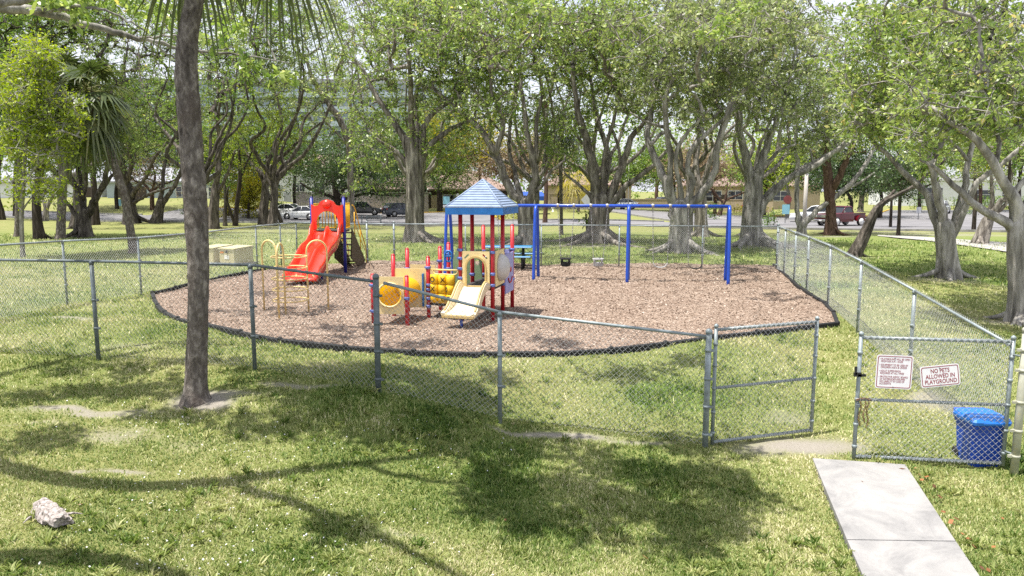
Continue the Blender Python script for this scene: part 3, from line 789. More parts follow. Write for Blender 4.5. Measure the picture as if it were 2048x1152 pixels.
def rrect(w, h, r, n=5):
    o = []
    for cx, cy, a in ((w / 2 - r, h / 2 - r, 0), (-w / 2 + r, h / 2 - r, PI / 2), (-w / 2 + r, -h / 2 + r, PI), (w / 2 - r, -h / 2 + r, 1.5 * PI)):
        o += [(cx + r * math.cos(a + t * PI / 2 / n), cy + r * math.sin(a + t * PI / 2 / n)) for t in range(n + 1)]
    return o
def text_width(txt, size):
    cu = bpy.data.curves.new('tmp', 'FONT'); cu.body = txt; cu.size = size
    ob = bpy.data.objects.new('tmp', cu); COL.objects.link(ob); bpy.context.view_layer.update(); w = ob.dimensions.x
    bpy.data.objects.remove(ob); bpy.data.curves.remove(cu); return w
def on_gate(px, py):
    """point of the right gate's front plane seen at a pixel"""
    d = ray(px, py); nrm = np.array([-gd2[1], gd2[0], 0]); p0 = g2A + nrm * -.045
    t = nrm.dot(p0 - np.array([0, 0, CAMZ])) / nrm.dot(d); return np.array([0, 0, CAMZ]) + d * t
nG = np.array([gd2[1], -gd2[0], 0.]); nG = nG if nG[1] < 0 else -nG
def sign(name, label, c, w, h, tilt):
    X = gd2 * math.cos(tilt) + np.array([0, 0, 1]) * math.sin(tilt); Yv = np.array([0, 0, 1]) * math.cos(tilt) - gd2 * math.sin(tilt)
    t = thing(name, label, 'sign', c)
    m = MB(); m.plate(rrect(w, h, .03), .003, (X, Yv, nG, c)); m.build('panel', sign_w, t)
    m = MB(); m.plate(rrect(w - .026, h - .026, .024), .0012, (X, Yv, nG, c + nG * .0032), [rrect(w - .042, h - .042, .018)]); m.build('border', maroon, t)
    b_ = MB()
    for y in (h / 2 - .035, -h / 2 + .022): b_.lathe([(.006, -.003), (.006, .004), (.001, .006)], c + Yv * y + nG * .004, 8, np.column_stack([X, Yv, nG]))
    b_.build('bolt', galv_dark, t)
    return t, X, Yv
c = on_gate(1788, 744)
cw = np.linalg.norm(on_gate(1824, 746) - on_gate(1751, 743)); chh = np.linalg.norm(on_gate(1789, 711) - on_gate(1786, 778))
t, X, Yv = sign('rules_sign', 'square white rules sign with small maroon print', c, cw, chh, -.012)
L1 = ['• PLAYGROUND WILL BE OPEN', '  FROM 8:00 A.M. - DUSK', None, '• EQUIPMENT TO BE USED BY', '  CHILDREN AGE 6 & UNDER', None, '• ADULT SUPERVISION', '  REQUIRED AT ALL TIMES', None,
      '• PROTECTIVE ASSOC. BOARD', '  OF GOVERNORS ASSUMES', '  NO LIABILITY IN CASE OF', '  ACCIDENTS']
sz = .034; y = chh / 2 - .062; ln = []
wmax = text_width('• PLAYGROUND WILL BE OPEN', sz); sx = (cw - .075) / wmax
for tx in L1:
    if tx is None: y -= .016; continue
    ln.append((tx, (-cw / 2 + .036), y)); y -= .029
lettering('lettering', ln, t, c + nG * .0036, X, Yv, nG, sz, maroon, 0, sx)
c = on_gate(1880, 751.5)
cw = .485 * np.linalg.norm(on_gate(1921, 752) - on_gate(1839, 751)) / .49; cw = np.linalg.norm(on_gate(1919, 746) - on_gate(1841, 757)); chh = cw * .60
t, X, Yv = sign('no_pets_sign', 'tilted white sign reading no pets in big maroon capitals', c, cw, chh, .145)
ln = []; sz = chh * .275
for i, tx in enumerate(('NO PETS', 'ALLOWED IN', 'PLAYGROUND')):
    ln.append((tx, i, chh * (.155 - .25 * i)))
wref = text_width('PLAYGROUND', sz); sx = (cw - .085) / wref
ln = [(tx, -text_width(tx, sz) * sx / 2, y) for tx, _, y in ln]
lettering('lettering', ln, t, c + nG * .0036, X, Yv, nG, sz, maroon, 0, sx)

# blue wheeled bin behind the gate
bc = P(1957, 936, -.01); bc = np.array([bc[0] + .13, bc[1] + .23, -.03]); BS = .76
t = thing('wheeled_bin', 'bright blue wheeled rubbish bin behind the right gate', 'bin', bc)
R = rotz(-.05)
def bx(z, w, d, y=0, ch_=.05):
    return [(R @ (BS * np.array([sx_ * w / 2 * k1, y + sy_ * d / 2 * k2, z]))) + bc for sx_, sy_, k1, k2 in
            ((1, -1, 1 - ch_ * 2 / w, 1), (1, -1, 1, 1 - ch_ * 2 / d), (1, 1, 1, 1 - ch_ * 2 / d), (1, 1, 1 - ch_ * 2 / w, 1), (-1, 1, 1 - ch_ * 2 / w, 1), (-1, 1, 1, 1 - ch_ * 2 / d), (-1, -1, 1, 1 - ch_ * 2 / d), (-1, -1, 1 - ch_ * 2 / w, 1))]
def loft(m, rings, cap=True):
    n_ = len(rings[0]); f = [[i * n_ + j, i * n_ + (j + 1) % n_, (i + 1) * n_ + (j + 1) % n_, (i + 1) * n_ + j] for i in range(len(rings) - 1) for j in range(n_)]
    if cap: f += [list(range(n_ - 1, -1, -1)), [(len(rings) - 1) * n_ + j for j in range(n_)]]
    m.add(np.concatenate([np.array(r_) for r_ in rings]), f)
m = MB(); loft(m, [bx(-.02, .46, .44), bx(.05, .48, .47), bx(.62, .545, .56), bx(.66, .545, .56), bx(.665, .585, .60), bx(.74, .60, .615)]); m.build('body', bin_bl, t)
m = MB(); loft(m, [bx(.742, .625, .66, -.015), bx(.79, .635, .675, -.015), bx(.845, .59, .62, -.005), bx(.862, .50, .52, 0), bx(.866, .46, .48, 0)])
m.box(R @ (BS * np.array([0, -.34, .775])) + bc, (.24, .025, .03), R, bev=.008); m.build('lid', lid_bl, t)
for s_ in (-1, 1):
    m = MB(); m.tube([bc + R @ np.array([s_ * .15, .18, .075]), bc + R @ np.array([s_ * .19, .18, .075])], .08, 16); m.build('wheel', black_rub, t)
m = MB(); m.tube([bc + R @ (BS * np.array(q)) for q in ((-.25, .33, .80), (-.25, .37, .82), (.25, .37, .82), (.25, .33, .80))], .014, 8); m.build('handle', bin_bl, t)

# black border timbers round the mulch
bt = thing('playground_border', 'low black plastic border edging round the wood chip bed', 'edging', (*MULCH_FR[8], g(*MULCH_FR[8])))
def border(path, step=1.22):
    p = spline([np.array([*q, 0.]) for q in path], 400)[:, :2] if len(path) > 2 else np.array([path[0] + (path[1] - path[0]) * k / 200 for k in range(201)])
    s_ = np.concatenate([[0], np.cumsum(np.linalg.norm(np.diff(p, axis=0), axis=1))]); n_ = max(1, round(s_[-1] / step))
    q = [np.array([np.interp(s_[-1] * i / n_, s_, p[:, 0]), np.interp(s_[-1] * i / n_, s_, p[:, 1])]) for i in range(n_ + 1)]
    for a, c_ in zip(q[:-1], q[1:]):
        d = c_ - a; L = np.linalg.norm(d); mid_ = (a + c_) / 2; za, zc = g(*a), g(*c_)
        X_ = norm(np.array([d[0], d[1], zc - za])); Z_ = norm(np.array([0, 0, 1]) - X_ * X_[2]); Y_ = np.cross(Z_, X_)
        m_ = MB(); hh = .12 + random.uniform(-.012, .012)
        m_.box((*mid_, (za + zc) / 2 + hh / 2 - .03), (L * 1.015, .085, hh), np.column_stack([X_, Y_, Z_]), bev=.015)
        m_.box((*a, za + .06), (.09, .09, .115), np.column_stack([X_, Y_, Z_]), bev=.02)
        m_.build('border_piece', black_rub, bt)
border(MULCH_FR[2:16]); border(MULCH_FR[15:20]); border([MULCH_FR[2], MULCH_FR[1], MULCH_FR[0]]); border([MULCH_FR[0], MULCH_BK[-1], MULCH_BK[-2]])
# ------------------------------------------------------------------ play structure
MZ = .60
ROT = -13 * PI / 180
rx_, ry_ = np.array([math.cos(ROT), math.sin(ROT), 0]), np.array([-math.sin(ROT), math.cos(ROT), 0])   # right, back
UP = np.array([0, 0, 1.])
FR = np.array([-.41, 15.73, MZ])
def T(a, b_, z): return FR + rx_ * a + ry_ * b_ + UP * z          # tower frame: a right, b back, z above mulch
ps = thing('play_structure', 'small red post playground tower with a pale blue pyramid roof, tunnel and cream slide', 'play structure', T(-.35, .5, 0))
def rpost(p, h, cl=(), r=.045):
    p = np.array(p, float); p[2] = MZ
    m = MB(); m.tube([p - UP * .1, p + UP * h * .5, p + UP * h], r, 14); m.lathe([(r, 0), (r * .85, .02), (r * .45, .035), (.003, .04)], p + UP * h, 14)
    o = m.build('post', red_paint, ps)
    for z in cl:
        c_ = MB(); c_.tube([p + UP * (z - .03), p + UP * (z + .03)], r + .013, 14); c_.box(p + UP * z - ry_ * .05 + rx_ * .03, (.05, .05, .045), rotz(ROT)); c_.box(p + UP * z - rx_ * .055, (.05, .03, .04), rotz(ROT))
        c_.build('clamp', clamp_m, o)
    return o
EAVE = 2.27
W_, D_ = .70, .90
for a, b_, cl in ((0, 0, (.78, 1.02, 1.48)), (-W_, 0, (.92, 1.12, 1.34, 1.52)), (0, D_, (.7, 1.45)), (-W_, D_, (.9, 1.4))):
    rpost(T(a, b_, 0), EAVE + .1, cl)
for a, b_, h, cl in ((0, 1.85, 1.95, (.7, 1.4)), (-W_, 1.85, 1.93, (.8, 1.35))): rpost(T(a, b_, 0), h, cl)
pF = on(855, 637); pM = T(-1.48, 1.0, 0); pB = T(-1.5, 1.95, 0)
pF[:2] = (-1.83, 16.28)
rpost(pF, 1.32, (.25, .42, .62, .72, 1.1)); rpost(PD(881, 600, 17.3), 1.46, (1.15, .5)); rpost(PD(898, 600, 18.0), 1.5, (.9, 1.25, 1.32))
tA, tB, tC, tD = np.array([-2.89, 15.44, MZ]), np.array([-2.18, 15.40, MZ]), np.array([-2.60, 16.34, MZ]), np.array([-1.83, 16.28, MZ])
rpost(tA, 1.03, (.28, .82)); rpost(tB, 1.0, (.55,)); rpost(tC, 1.36, (.6,)); rpost(PD(816, 600, 17.0), 1.44, (.9, 1.0))
# decks
def deck(corners, z, th=.06):
    m = MB(); v = [np.array([c_[0], c_[1], MZ + zz]) for zz in (z - th, z) for c_ in corners]
    m.add(v, [[3, 2, 1, 0], [4, 5, 6, 7], [0, 1, 5, 4], [1, 2, 6, 5], [2, 3, 7, 6], [3, 0, 4, 7]]); return m.build('deck', deck_m, ps)
deck([T(-W_, 0, 0), T(0, 0, 0), T(0, 1.85, 0), T(-W_, 1.85, 0)], .73)
deck([pF, T(-W_, -.02, 0), T(-W_, 1.0, 0), pF + ry_ * 1.0], .34)
# roof: pyramid of overlapping shingle courses with a skirt
rc = T(-.35, .55, EAVE); hw, hd = .60, .72
def rect(h_w, h_d, z): return [rc + rx_ * sx_ * h_w + ry_ * sy_ * h_d + UP * z for sx_, sy_ in ((-1, -1), (1, -1), (1, 1), (-1, 1))]
m = MB(); n_ = 11; H_ = .56
for i in range(n_):
    k0, k1 = 1 - i / n_, 1 - (i + 1) / n_ * .985
    z0, z1 = H_ * i / n_, H_ * (i + 1) / n_
    loft(m, [rect(hw * k0 + .022, hd * k0 + .022, .16 + z0 - .014), rect(hw * k0 + .022, hd * k0 + .022, .16 + z0 + .014), rect(max(hw * k1, .008), max(hd * k1, .008), .16 + z1 + .004)], False)
rt = m.build('roof', roof_pl, ps)
m = MB()
for sx_, sy_ in ((-1, -1), (1, -1), (1, 1), (-1, 1)):
    m.tube([rc + rx_ * sx_ * hw * k + ry_ * sy_ * hd * k + UP * (.175 + H_ * (1 - k)) for k in (1.015, .5, .02)], .022, 6)
m.lathe([(.05, 0), (.03, .03), (.004, .04)], rc + UP * (.16 + H_ - .01), 10)
m.build('ridge', roof_pl, rt)
m = MB(); loft(m, [rect(hw + .0, hd + .0, 0), rect(hw + .02, hd + .02, 0), rect(hw + .02, hd + .02, .165), rect(hw - .02, hd - .02, .165)], False); loft(m, [rect(hw - .005, hd - .005, .10), rect(hw - .005, hd - .005, .0)], False)
m.build('skirt', roof_edge, rt)
# panels
def panel(name, A, X, Nn, outline, mat, holes=(), th=.022):
    m = MB(); m.plate(outline, th, (X, UP, Nn, A), holes); return m.build(name, mat, ps)
def arch_outline(x0, x1, z0, z1, n_=12):
    r = (x1 - x0) / 2; return [(x0, z0), (x1, z0)] + [((x0 + x1) / 2 + r * math.cos(a), z1 - r + r * math.sin(a)) for a in np.linspace(0, PI, n_)]
def obl(cx, cy, w, h, a):
    c_, s_ = math.cos(a), math.sin(a); return [(cx + x * c_ - y * s_, cy + x * s_ + y * c_) for x, y in ((-w / 2, -h / 2), (w / 2, -h / 2), (w / 2, h / 2), (-w / 2, h / 2))]
A0 = T(-W_ + .05, -.04, 0)
ap = panel('arch_panel', A0, rx_, -ry_, [(0, .75), (.60, .75), (.60, 1.50), (0, 1.50)], cream_pl, [arch_outline(.10, .50, .77, 1.36), obl(.10, 1.39, .13, .035, .75), obl(.50, 1.39, .13, .035, -.75)])
m = MB(); rim_o = arch_outline(.07, .53, .755, 1.40); rim_i = arch_outline(.10, .50, .75, 1.36)
m.plate(rim_o, .02, (rx_, UP, -ry_, A0 - ry_ * .0225), [[(x, max(z, .7555) if z > .8 else .757) for x, z in rim_i]]); m.build('arch_rim', cream_dk, ap)
S0 = T(.03, .05, 0)
bp = panel('bubble_panel', S0, ry_, rx_, [(0, .74), (.80, .74), (.80, 1.50), (0, 1.50)], cream_pl)
m = MB(); Rb = np.column_stack([ry_, UP, rx_])
m.lathe([(.30, 0), (.30, .03), (.27, .10), (.20, .17), (.10, .205), (.004, .215)], S0 + ry_ * .40 + UP * 1.12 + rx_ * .022, 22, Rb); m.build('bubble_window', dome_pl, bp)
P0 = T(.03, D_ + .06, 0)
pp = panel('lilac_panel', P0, ry_, rx_, [(0, .46), (.80, .46), (.80, 1.36), (0, 1.36)], purple_pl)
m = MB(); fc = P0 + ry_ * .42 + rx_ * .024
m.lathe([(.06, 0), (.06, .02), (.05, .03)], fc + UP * .98, 14, Rb); m.tube(arc(fc + UP * .9 + rx_ * .01, .22, 1.15 * PI, 1.85 * PI, 12, ry_, UP), .016, 6)
m.build('face', red_paint, pp)
q0 = T(-W_, D_ + .06, 0)
panel('lilac_panel', T(-.60, 1.88, 0), rx_, -ry_, [(.3, .76), (.58, .76), (.58, 1.40), (.3, 1.40)], purple_pl)
panel('lilac_panel', T(-.02, .10, 0), ry_, -rx_, [(.85, .76), (1.55, .76), (1.55, 1.36), (.85, 1.36)], purple_pl, [obl(1.2, 1.1, .1, .25, 0)])
for x0, x1 in ((-.86, -.62), (-.52, -.26)):
    c_ = (x0 + x1) / 2
    panel('green_panel', T(0, 1.45, 0), rx_, -ry_, [(x0, .55), (x1, .55), (x1, 1.42), (x0, 1.42)], green_pl, [[(c_ + .055 * math.cos(a), 1.12 + .075 * math.sin(a)) for a in np.linspace(0, 2 * PI, 12)[:-1]]])
gpn = [(0, .2), (.42, .2), (.42, .8)] + [(.21 + .21 * math.cos(a), .95 + .30 * math.sin(a)) for a in np.linspace(0, PI, 9)] + [(0, .8)]
panel('green_panel', T(-1.42, 1.75, .15), rx_, -ry_, gpn, green_pl)
# play wheel on the back post (blue ring cluster)
m = MB(); wc = PD(899, 512, 17.9)
m.tube([wc + rx_ * .09 * math.cos(a) + UP * .13 * math.sin(a) - ry_ * .08 for a in np.linspace(0, 2 * PI, 17)[:-1]], .02, 6, closed=True)
m.tube([wc - rx_ * .1 - ry_ * .08, wc + rx_ * .1 - ry_ * .08], .018, 6); m.tube([wc - UP * .13 - ry_ * .08, wc + UP * .13 - ry_ * .08], .018, 6); m.tube([wc - ry_ * .08, wc], .02, 6); m.build('play_wheel', roof_edge, ps)
# cream slide
def bez(p0, p1, p2, p3, n_):
    t_ = np.linspace(0, 1, n_)[:, None]; return (1-t_)**3*p0 + 3*(1-t_)**2*t_*p1 + 3*(1-t_)*t_*t_*p2 + t_**3*p3
s0 = T(-W_ / 2, -.03, .745); dS = norm(-ry_ - rx_ * .1)
path = bez(s0, s0 + dS * .42 + UP * .02, s0 + dS * .45 - UP * .45, s0 + dS * 1.02 - UP * .46, 18)
sl_w = .265
prof = [(-.325, .13), (-.325, .16), (-.29, .18), (-.255, .16), (-.24, .03), (-.19, 0), (0, -.005), (.19, 0), (.24, .03), (.255, .16), (.29, .18), (.325, .16), (.325, .13), (.30, -.045), (-.30, -.045)]
rings = []
for i in range(18):
    t_ = norm(path[min(i + 1, 17)] - path[max(i - 1, 0)]); sd = norm(np.cross(t_, UP)); nn = np.cross(sd, t_)
    k = 1 + .16 * max(0, (i - 9) / 8); hh = 1 - .75 * max(0, (i - 12) / 5) if i > 12 else min(1, .25 + i * .28)
    rings.append([path[i] + sd * a * k + nn * (b_ * hh if b_ > 0 else b_) for a, b_ in prof])
m = MB(); loft(m, rings); so = m.build('slide_chute', slide_cr, ps)
for s_ in (-1, 1):
    m = MB(); m.tube([np.array(r_[2 if s_ < 0 else 10]) for r_ in rings[:-1]], .022, 8); m.build('side_rail', cream_dk, so)
m = MB(); m.box((np.array(rings[-1][13]) + np.array(rings[-1][14])) / 2 + UP * .02 + dS * .012, (.70, .03, .075), rotz(math.atan2(dS[1], dS[0]) + PI / 2), bev=.012); m.build('slide_lip', cream_dk, so)
m = MB(); lp = path[15]; m.tube([[lp[0], lp[1], MZ - .1], [lp[0], lp[1], lp[2] - .04]], .03, 10); m.build('slide_leg', blue_paint, ps)
# tic tac toe drums
dA, dB = pF.copy(), T(-W_, 0, 0); dX = norm((dB - dA) * [1, 1, 0]); dN = np.array([dX[1], -dX[0], 0]); Ld = np.linalg.norm((dB - dA)[:2])
m = MB(); z0, z1 = .38, .98
m.tube([dA + UP * 1.08 + dX * .05, dB + UP * 1.08 - dX * .05], .018, 8); m.tube(spline([dA + UP * 1.08 + dX * .12, dA + UP * 1.0 + dX * .16, (dA + dB) / 2 + UP * .985, dB + UP * 1.0 - dX * .10, dB + UP * 1.08 - dX * .07], 14), .016, 8)
m.tube([dA + UP * .36 + dX * .05, dB + UP * .36 - dX * .05], .02, 8)
for k in range(3): c_ = dA + dX * (.17 + k * .205); m.tube([c_ + UP * .36, c_ + UP * 1.0], .012, 6)
tf = m.build('game_frame', cream_pt, ps)
marks = {(0, 0): 'O', (0, 1): 'x', (1, 0): 'X', (1, 2): 'o', (2, 2): 'O', (2, 1): 'c'}
for r_ in range(3):
    for k in range(3):
        c_ = dA + dX * (.17 + k * .205) + UP * (.88 - r_ * .205)
        m = MB(); m.lathe([(.085, -.097), (.097, -.085), (.099, 0), (.097, .085), (.085, .097)], c_, 18); dr = m.build('game_drum', yellow_pl, tf)
        mk = marks.get((r_, k))
        if mk:
            off = {'O': 0, 'X': 0, 'x': .55, 'o': -.8, 'c': .7}[mk]; m = MB()
            def cyl(u, v): a = u / .1 + off; return c_ + (dN * math.cos(a) + dX * math.sin(a)) * .1005 + UP * v
            if mk in 'Ooc': m.tube([cyl(.046 * math.cos(a), .055 * math.sin(a)) for a in np.linspace(0, 2 * PI, 15)[:-1]], 0.0095, 5, closed=True)
            else:
                m.tube([cyl(-.045 + .09 * t_, -.055 + .11 * t_) for t_ in np.linspace(0, 1, 6)], 0.0095, 5); m.tube([cyl(.045 - .09 * t_, -.055 + .11 * t_) for t_ in np.linspace(0, 1, 6)], 0.0095, 5)
            o_ = m.build('game_mark', black_m, tf)
tunnel_pl, _nt, _b = newmat('translucent yellow plastic')
_b.inputs['Base Color'].default_value = (.92, .66, .03, 1); _b.inputs['Roughness'].default_value = .35; _t = nd(_nt, 'ShaderNodeBsdfTranslucent'); _t.inputs[0].default_value = (1, .80, .06, 1); _m = nd(_nt, 'ShaderNodeMixShader'); _m.inputs[0].default_value = .5
_nt.links.new(_b.outputs[0], _m.inputs[1]); _nt.links.new(_t.outputs[0], _m.inputs[2]); _nt.links.new(_m.outputs[0], _nt.nodes['Material Output'].inputs[0])
# tunnel between two cream panels
fX = norm((tB - tA) * [1, 1, 0]); fN = np.array([fX[1], -fX[0], 0]); bX = norm((tD - tC) * [1, 1, 0])
circ = lambda cx, cz, r: [(cx + r * math.cos(a), cz + r * math.sin(a)) for a in np.linspace(0, 2 * PI, 25)[:-1]]
panel('tunnel_panel', tA + fX * .06, fX, fN, [(0, .22), (.59, .22), (.59, 1.0), (0, 1.0)], cream_pl, [circ(.295, .62, .245)])
panel('tunnel_panel', tC + bX * .03, bX, fN, [(0, .22), (.70, .22), (.70, 1.08), (0, 1.08)], cream_pl, [circ(.33, .62, .245)])
panel('tunnel_panel', PD(818, 600, 17.0) * [1, 1, 0] + UP * MZ + rx_ * .05, rx_, -ry_, [(0, .45), (.6, .45), (.6, 1.1), (0, 1.1)], cream_pl)
cA = tA + fX * .355 + UP * .62 + fN * .02; cB = tC + bX * .36 + UP * .62 - fN * .05
m = MB(); pts_ = [cA + (cB - cA) * t_ for t_ in np.linspace(0, 1, 9)]
m.tube(pts_, [.25, .27, .285, .295, .298, .295, .285, .27, .25], 26, cap=False); m.tube(pts_, [.24, .26, .275, .285, .288, .285, .275, .26, .24], 26, cap=False)
m.build('tunnel', tunnel_pl, ps)
m = MB(); m.tube([cA + fX * .25 * math.cos(a) + UP * .25 * math.sin(a) + fN * .012 for a in np.linspace(0, 2 * PI, 29)[:-1]], .022, 6, closed=True); m.build('tunnel_rim', cream_pl, ps)
m = MB(); m.box(pF - rx_ * .1 - ry_ * .06 + UP * .63, (.035, .05, .72), rotz(ROT)); m.build('end_trim', roof_edge, ps)

# ------------------------------------------------------------------ red double slide
dc = on(655, 545); dc = np.array([-6.1, 24.95, MZ])
ds = thing('double_slide', 'tall red double wave slide with yellow rails and blue posts', 'slide', dc)
bpX = .53
def bpost(x, y, h, m_=blue_paint):
    m = MB(); p = np.array([x, y, MZ]); m.tube([p - UP * .1, p + UP * h * .5, p + UP * h], .055, 14); m.lathe([(.055, 0), (.045, .03), (.02, .045), (.003, .05)], p + UP * h, 14); return m.build('post', navy_paint, ds)
for x in (-bpX, bpX):
    bpost(dc[0] + x, dc[1], 2.5)
m = MB(); m.box(dc + [0, .47, 1.40], (1.0, .95, .06)); m.build('deck', deck_m, ds)
top = dc + UP * 1.43 + [0, -.05, 0]; bot = np.array([-6.16, 21.75, MZ + .26])
wp = spline([top + [0, .1, 0], top + [0, -.12, -.03], top + [0, -.75, -.42], top + (bot - top) * [.5, .5, 0] + [0, 0, -.63], top + (bot - top) * [.72, .72, 0] + [0, 0, -.98], bot + [0, .35, .02], bot, bot + [0, -.12, -.03]], 30)
hw_ = .50
prof = [(-hw_, .18), (-hw_ + .02, .24), (-hw_ + .055, .24), (-hw_ + .08, .05), (-.36, -.02), (-.24, -.035), (-.12, -.02), (-.05, .05), (-.02, .13), (.02, .13), (.05, .05), (.12, -.02), (.24, -.035), (.36, -.02), (hw_ - .08, .05), (hw_ - .055, .24), (hw_ - .02, .24), (hw_, .18), (hw_ - .03, -.10), (-hw_ + .03, -.10)]
rings = []
for i in range(30):
    t_ = norm(wp[min(i + 1, 29)] - wp[max(i - 1, 0)]); sd = np.array([1., 0, 0]); nn = np.cross(sd, t_); nn = nn if nn[2] > 0 else -nn
    hh = 1 if i < 24 else max(.25, 1 - (i - 24) * .15); hh *= 1.35 if 1 < i < 6 else 1
    rings.append([wp[i] + sd * a * (1 + .04 * (i > 25)) + nn * (b_ * hh if b_ > 0 else b_) for a, b_ in prof])
m = MB(); loft(m, rings); 
for b_ in range(len(m.sm)): m.sm[b_] = True
m.build('slide_chute', red_pl, ds)
def hood():
    w, z0, z1 = .52, 0, .78
    o = [(-w, 0), (-w + .15, 0), (-.32, .18)] ; inner = [(-.36, -.02)] + [(-.36 + .0, .1)] + [(.36 * math.cos(a), .22 + .36 * math.sin(a)) for a in np.linspace(PI, 0, 12)] + [(.36, .1), (.36, -.02)]
    outer = [(w, -.02), (w, .80), (.40, .74), (.28, .78)] + [(.26 * math.cos(a), .80 + .15 * math.sin(a)) for a in np.linspace(.25, PI - .25, 8)] + [(-.28, .78), (-.40, .74), (-w, .80), (-w, -.02)]
    return outer + inner
m = MB(); m.plate(hood(), .09, ((1, 0, 0), UP, (0, -1, 0), dc + UP * 1.50 + [0, -.02, 0])); hd_ = m.build('hood', red_pl, ds)
m = MB(); m.lathe([(.15, 0), (.15, .03), (.13, .075), (.08, .11), (.005, .125)], dc + UP * (1.50 + .80) + [0, -.10, 0], 18, np.column_stack([(1, 0, 0), UP, (0, -1, 0)])); m.build('dome', red_pl, hd_)
for s_ in (-1, 1):
    m = MB()
    m.box(dc + [s_ * .5, -.06, 1.47], (.06, .14, .16))
    m.build('hood_foot', red_pl, hd_)
# yellow guard rails
def rail_panel(p0, p1, z0, z1, n_):
    m = MB(); p0 = np.array(p0, float); p1 = np.array(p1, float)
    m.tube([p0 + UP * z0, p1 + UP * z0], .018, 8); m.tube([p0 + UP * z1, p1 + UP * z1], .018, 8)
    for i in range(n_): q = p0 + (p1 - p0) * (i + .3) / (n_ - .4); m.tube([q + UP * z0, q + UP * z1], .014, 8)
    return m.build('guard_rail', yellow_pt, ds)
rail_panel(dc + [bpX + .0, .06, 0], dc + [bpX, .9, 0], 1.5, 2.32, 7); rail_panel(dc + [-bpX, .06, 0], dc + [-bpX, .9, 0], 1.5, 2.3, 7)
rail_panel(dc + [-.46, .95, 0], dc + [0.02, .95, 0], 1.48, 2.25, 5)
# stair at the back
sA, sB = dc + [.28, .95, 1.40], np.array([dc[0] + .30, 28.0, MZ])
for s_ in (-.28, .28):
    m = MB(); a_, b_ = sA + [s_, 0, 0], sB + [s_, 0, 0]
    m.add([a_, b_, b_ + UP * .16, a_ + UP * .06, a_ + [0, -.25, -.95], b_ + [0, -1.0, 0], a_ + [.03, 0, .06], b_ + [.03, 0, .16], a_ + [.03, -.25, -.95], b_ + [.03, -1.0, 0]], [[4, 5, 1, 2, 3], [3, 2, 7, 6], [6, 7, 2, 3], [8, 9, 5, 4], [8, 6, 7, 9]]); m.build('stair_stringer', stair_m, ds)
for i in range(6):
    c_ = sA + (sB - sA) * (i + .5) / 6; m = MB(); m.box(c_ + UP * .02, (.54, .26, .04)); m.build('stair_tread', stair_m, ds)
for s_ in (-.32, .34):
    m = MB(); m.tube(spline([sA + [s_, -.02, .85], sA + [s_, .3, .78], sA + (sB - sA) * .55 + [s_, 0, .75], sB + [s_, -.15, .72], sB + [s_, 0, .5], sB + [s_, 0, -.05]], 22), .02, 8)
    m.tube([sA + (sB - sA) * .12 + [s_, 0, 0], sA + (sB - sA) * .12 + [s_, 0, .78]], .016, 8); m.tube([sA + (sB - sA) * .55 + [s_, 0, 0], sA + (sB - sA) * .55 + [s_, 0, .75]], .016, 8)
    m.tube([sA + (sB - sA) * .08 + [s_, 0, .42], sA + (sB - sA) * .9 + [s_, 0, .40]], .014, 8); m.build('handrail', yellow_pt, ds)
m = MB()
for x in (-.25, .25): m = MB(); m.tube([[-6.16 + x, 22.15, MZ - .1], [-6.16 + x, 22.15, MZ + .30]], .022, 8); m.build('exit_leg', cream_pt, ds)
m = MB()
for y in (22.9,):
    m.tube([[-5.85, y, MZ - .1], [-5.85, y, MZ + .5]], .03, 8)
m.build('support_leg', navy_paint, ds)

# ------------------------------------------------------------------ pale yellow ring climber
cc_ = np.array([-5.0, 16.75, MZ])
cl = thing('ring_climber', 'pale yellow ring climber of three arches and stacked hoops', 'climber', cc_)
for k, a in enumerate((30, 150, 270)):
    d = np.array([math.cos(a * PI / 180), math.sin(a * PI / 180), 0]); i_, o_ = cc_ + d * .40, cc_ + d * .86
    hh = 1.64; m = MB()
    pts_ = [i_ - UP * .1, i_ + UP * (hh - .4)] + [p for p in arc((i_ + o_) / 2 + UP * (hh - .23), .23, PI, 0, 12, d, UP)] + [o_ + UP * (hh - .4), o_ - UP * .1]
    m.tube(pts_, .022, 10); m.build('arch', cream_pt, cl)
for z in (1.30, 1.055, .81, .565, .32):
    m = MB(); m.tube([cc_ + UP * z + .39 * np.array([math.cos(a), math.sin(a), 0]) for a in np.linspace(0, 2 * PI, 37)[:-1]], .015, 8, closed=True); m.build('hoop', cream_pt, cl)
# ------------------------------------------------------------------ swing set
sw = [np.array([6.43, 22.3]), np.array([3.54, 22.8]), np.array([.75, 23.3]), np.array([-2.02, 23.9])]
SH = 2.29
sd_ = norm(np.append(sw[0] - sw[3], 0)); sp_ = np.array([-sd_[1], sd_[0], 0])
st = thing('swing_set', 'long blue steel swing frame with paired legs', 'swing set', (*sw[1], MZ))
m = MB(); ends = [np.append(sw[0], MZ + SH) + sd_ * .02, np.append(sw[3], MZ + SH) - sd_ * .02]; m.tube([ends[0], (ends[0] + ends[1]) / 2, ends[1]], .05, 14); m.build('beam', blue_paint, st)
for s_ in sw:
    b0 = np.append(s_, MZ)
    for k in (-1, 1):
        m = MB(); m.tube(spline([b0 + UP * SH, b0 + UP * (SH - .08) + sp_ * k * .13, b0 + UP * (SH - .42) + sp_ * k * .24, b0 + sp_ * k * .5 - UP * .1], 16), .05, 14); m.build('leg', blue_paint, st)
def beam_at(px):
    """point of the beam seen in column px"""
    lo, hi = 0., 1.
    for _ in range(30):
        mm_ = (lo + hi) / 2; p = sw[3] + (sw[0] - sw[3]) * mm_
        if p[0] / p[1] * F * 1.0056 < (px - CX): lo = mm_
        else: hi = mm_
    p = sw[3] + (sw[0] - sw[3]) * lo; return np.append(p, MZ + SH)
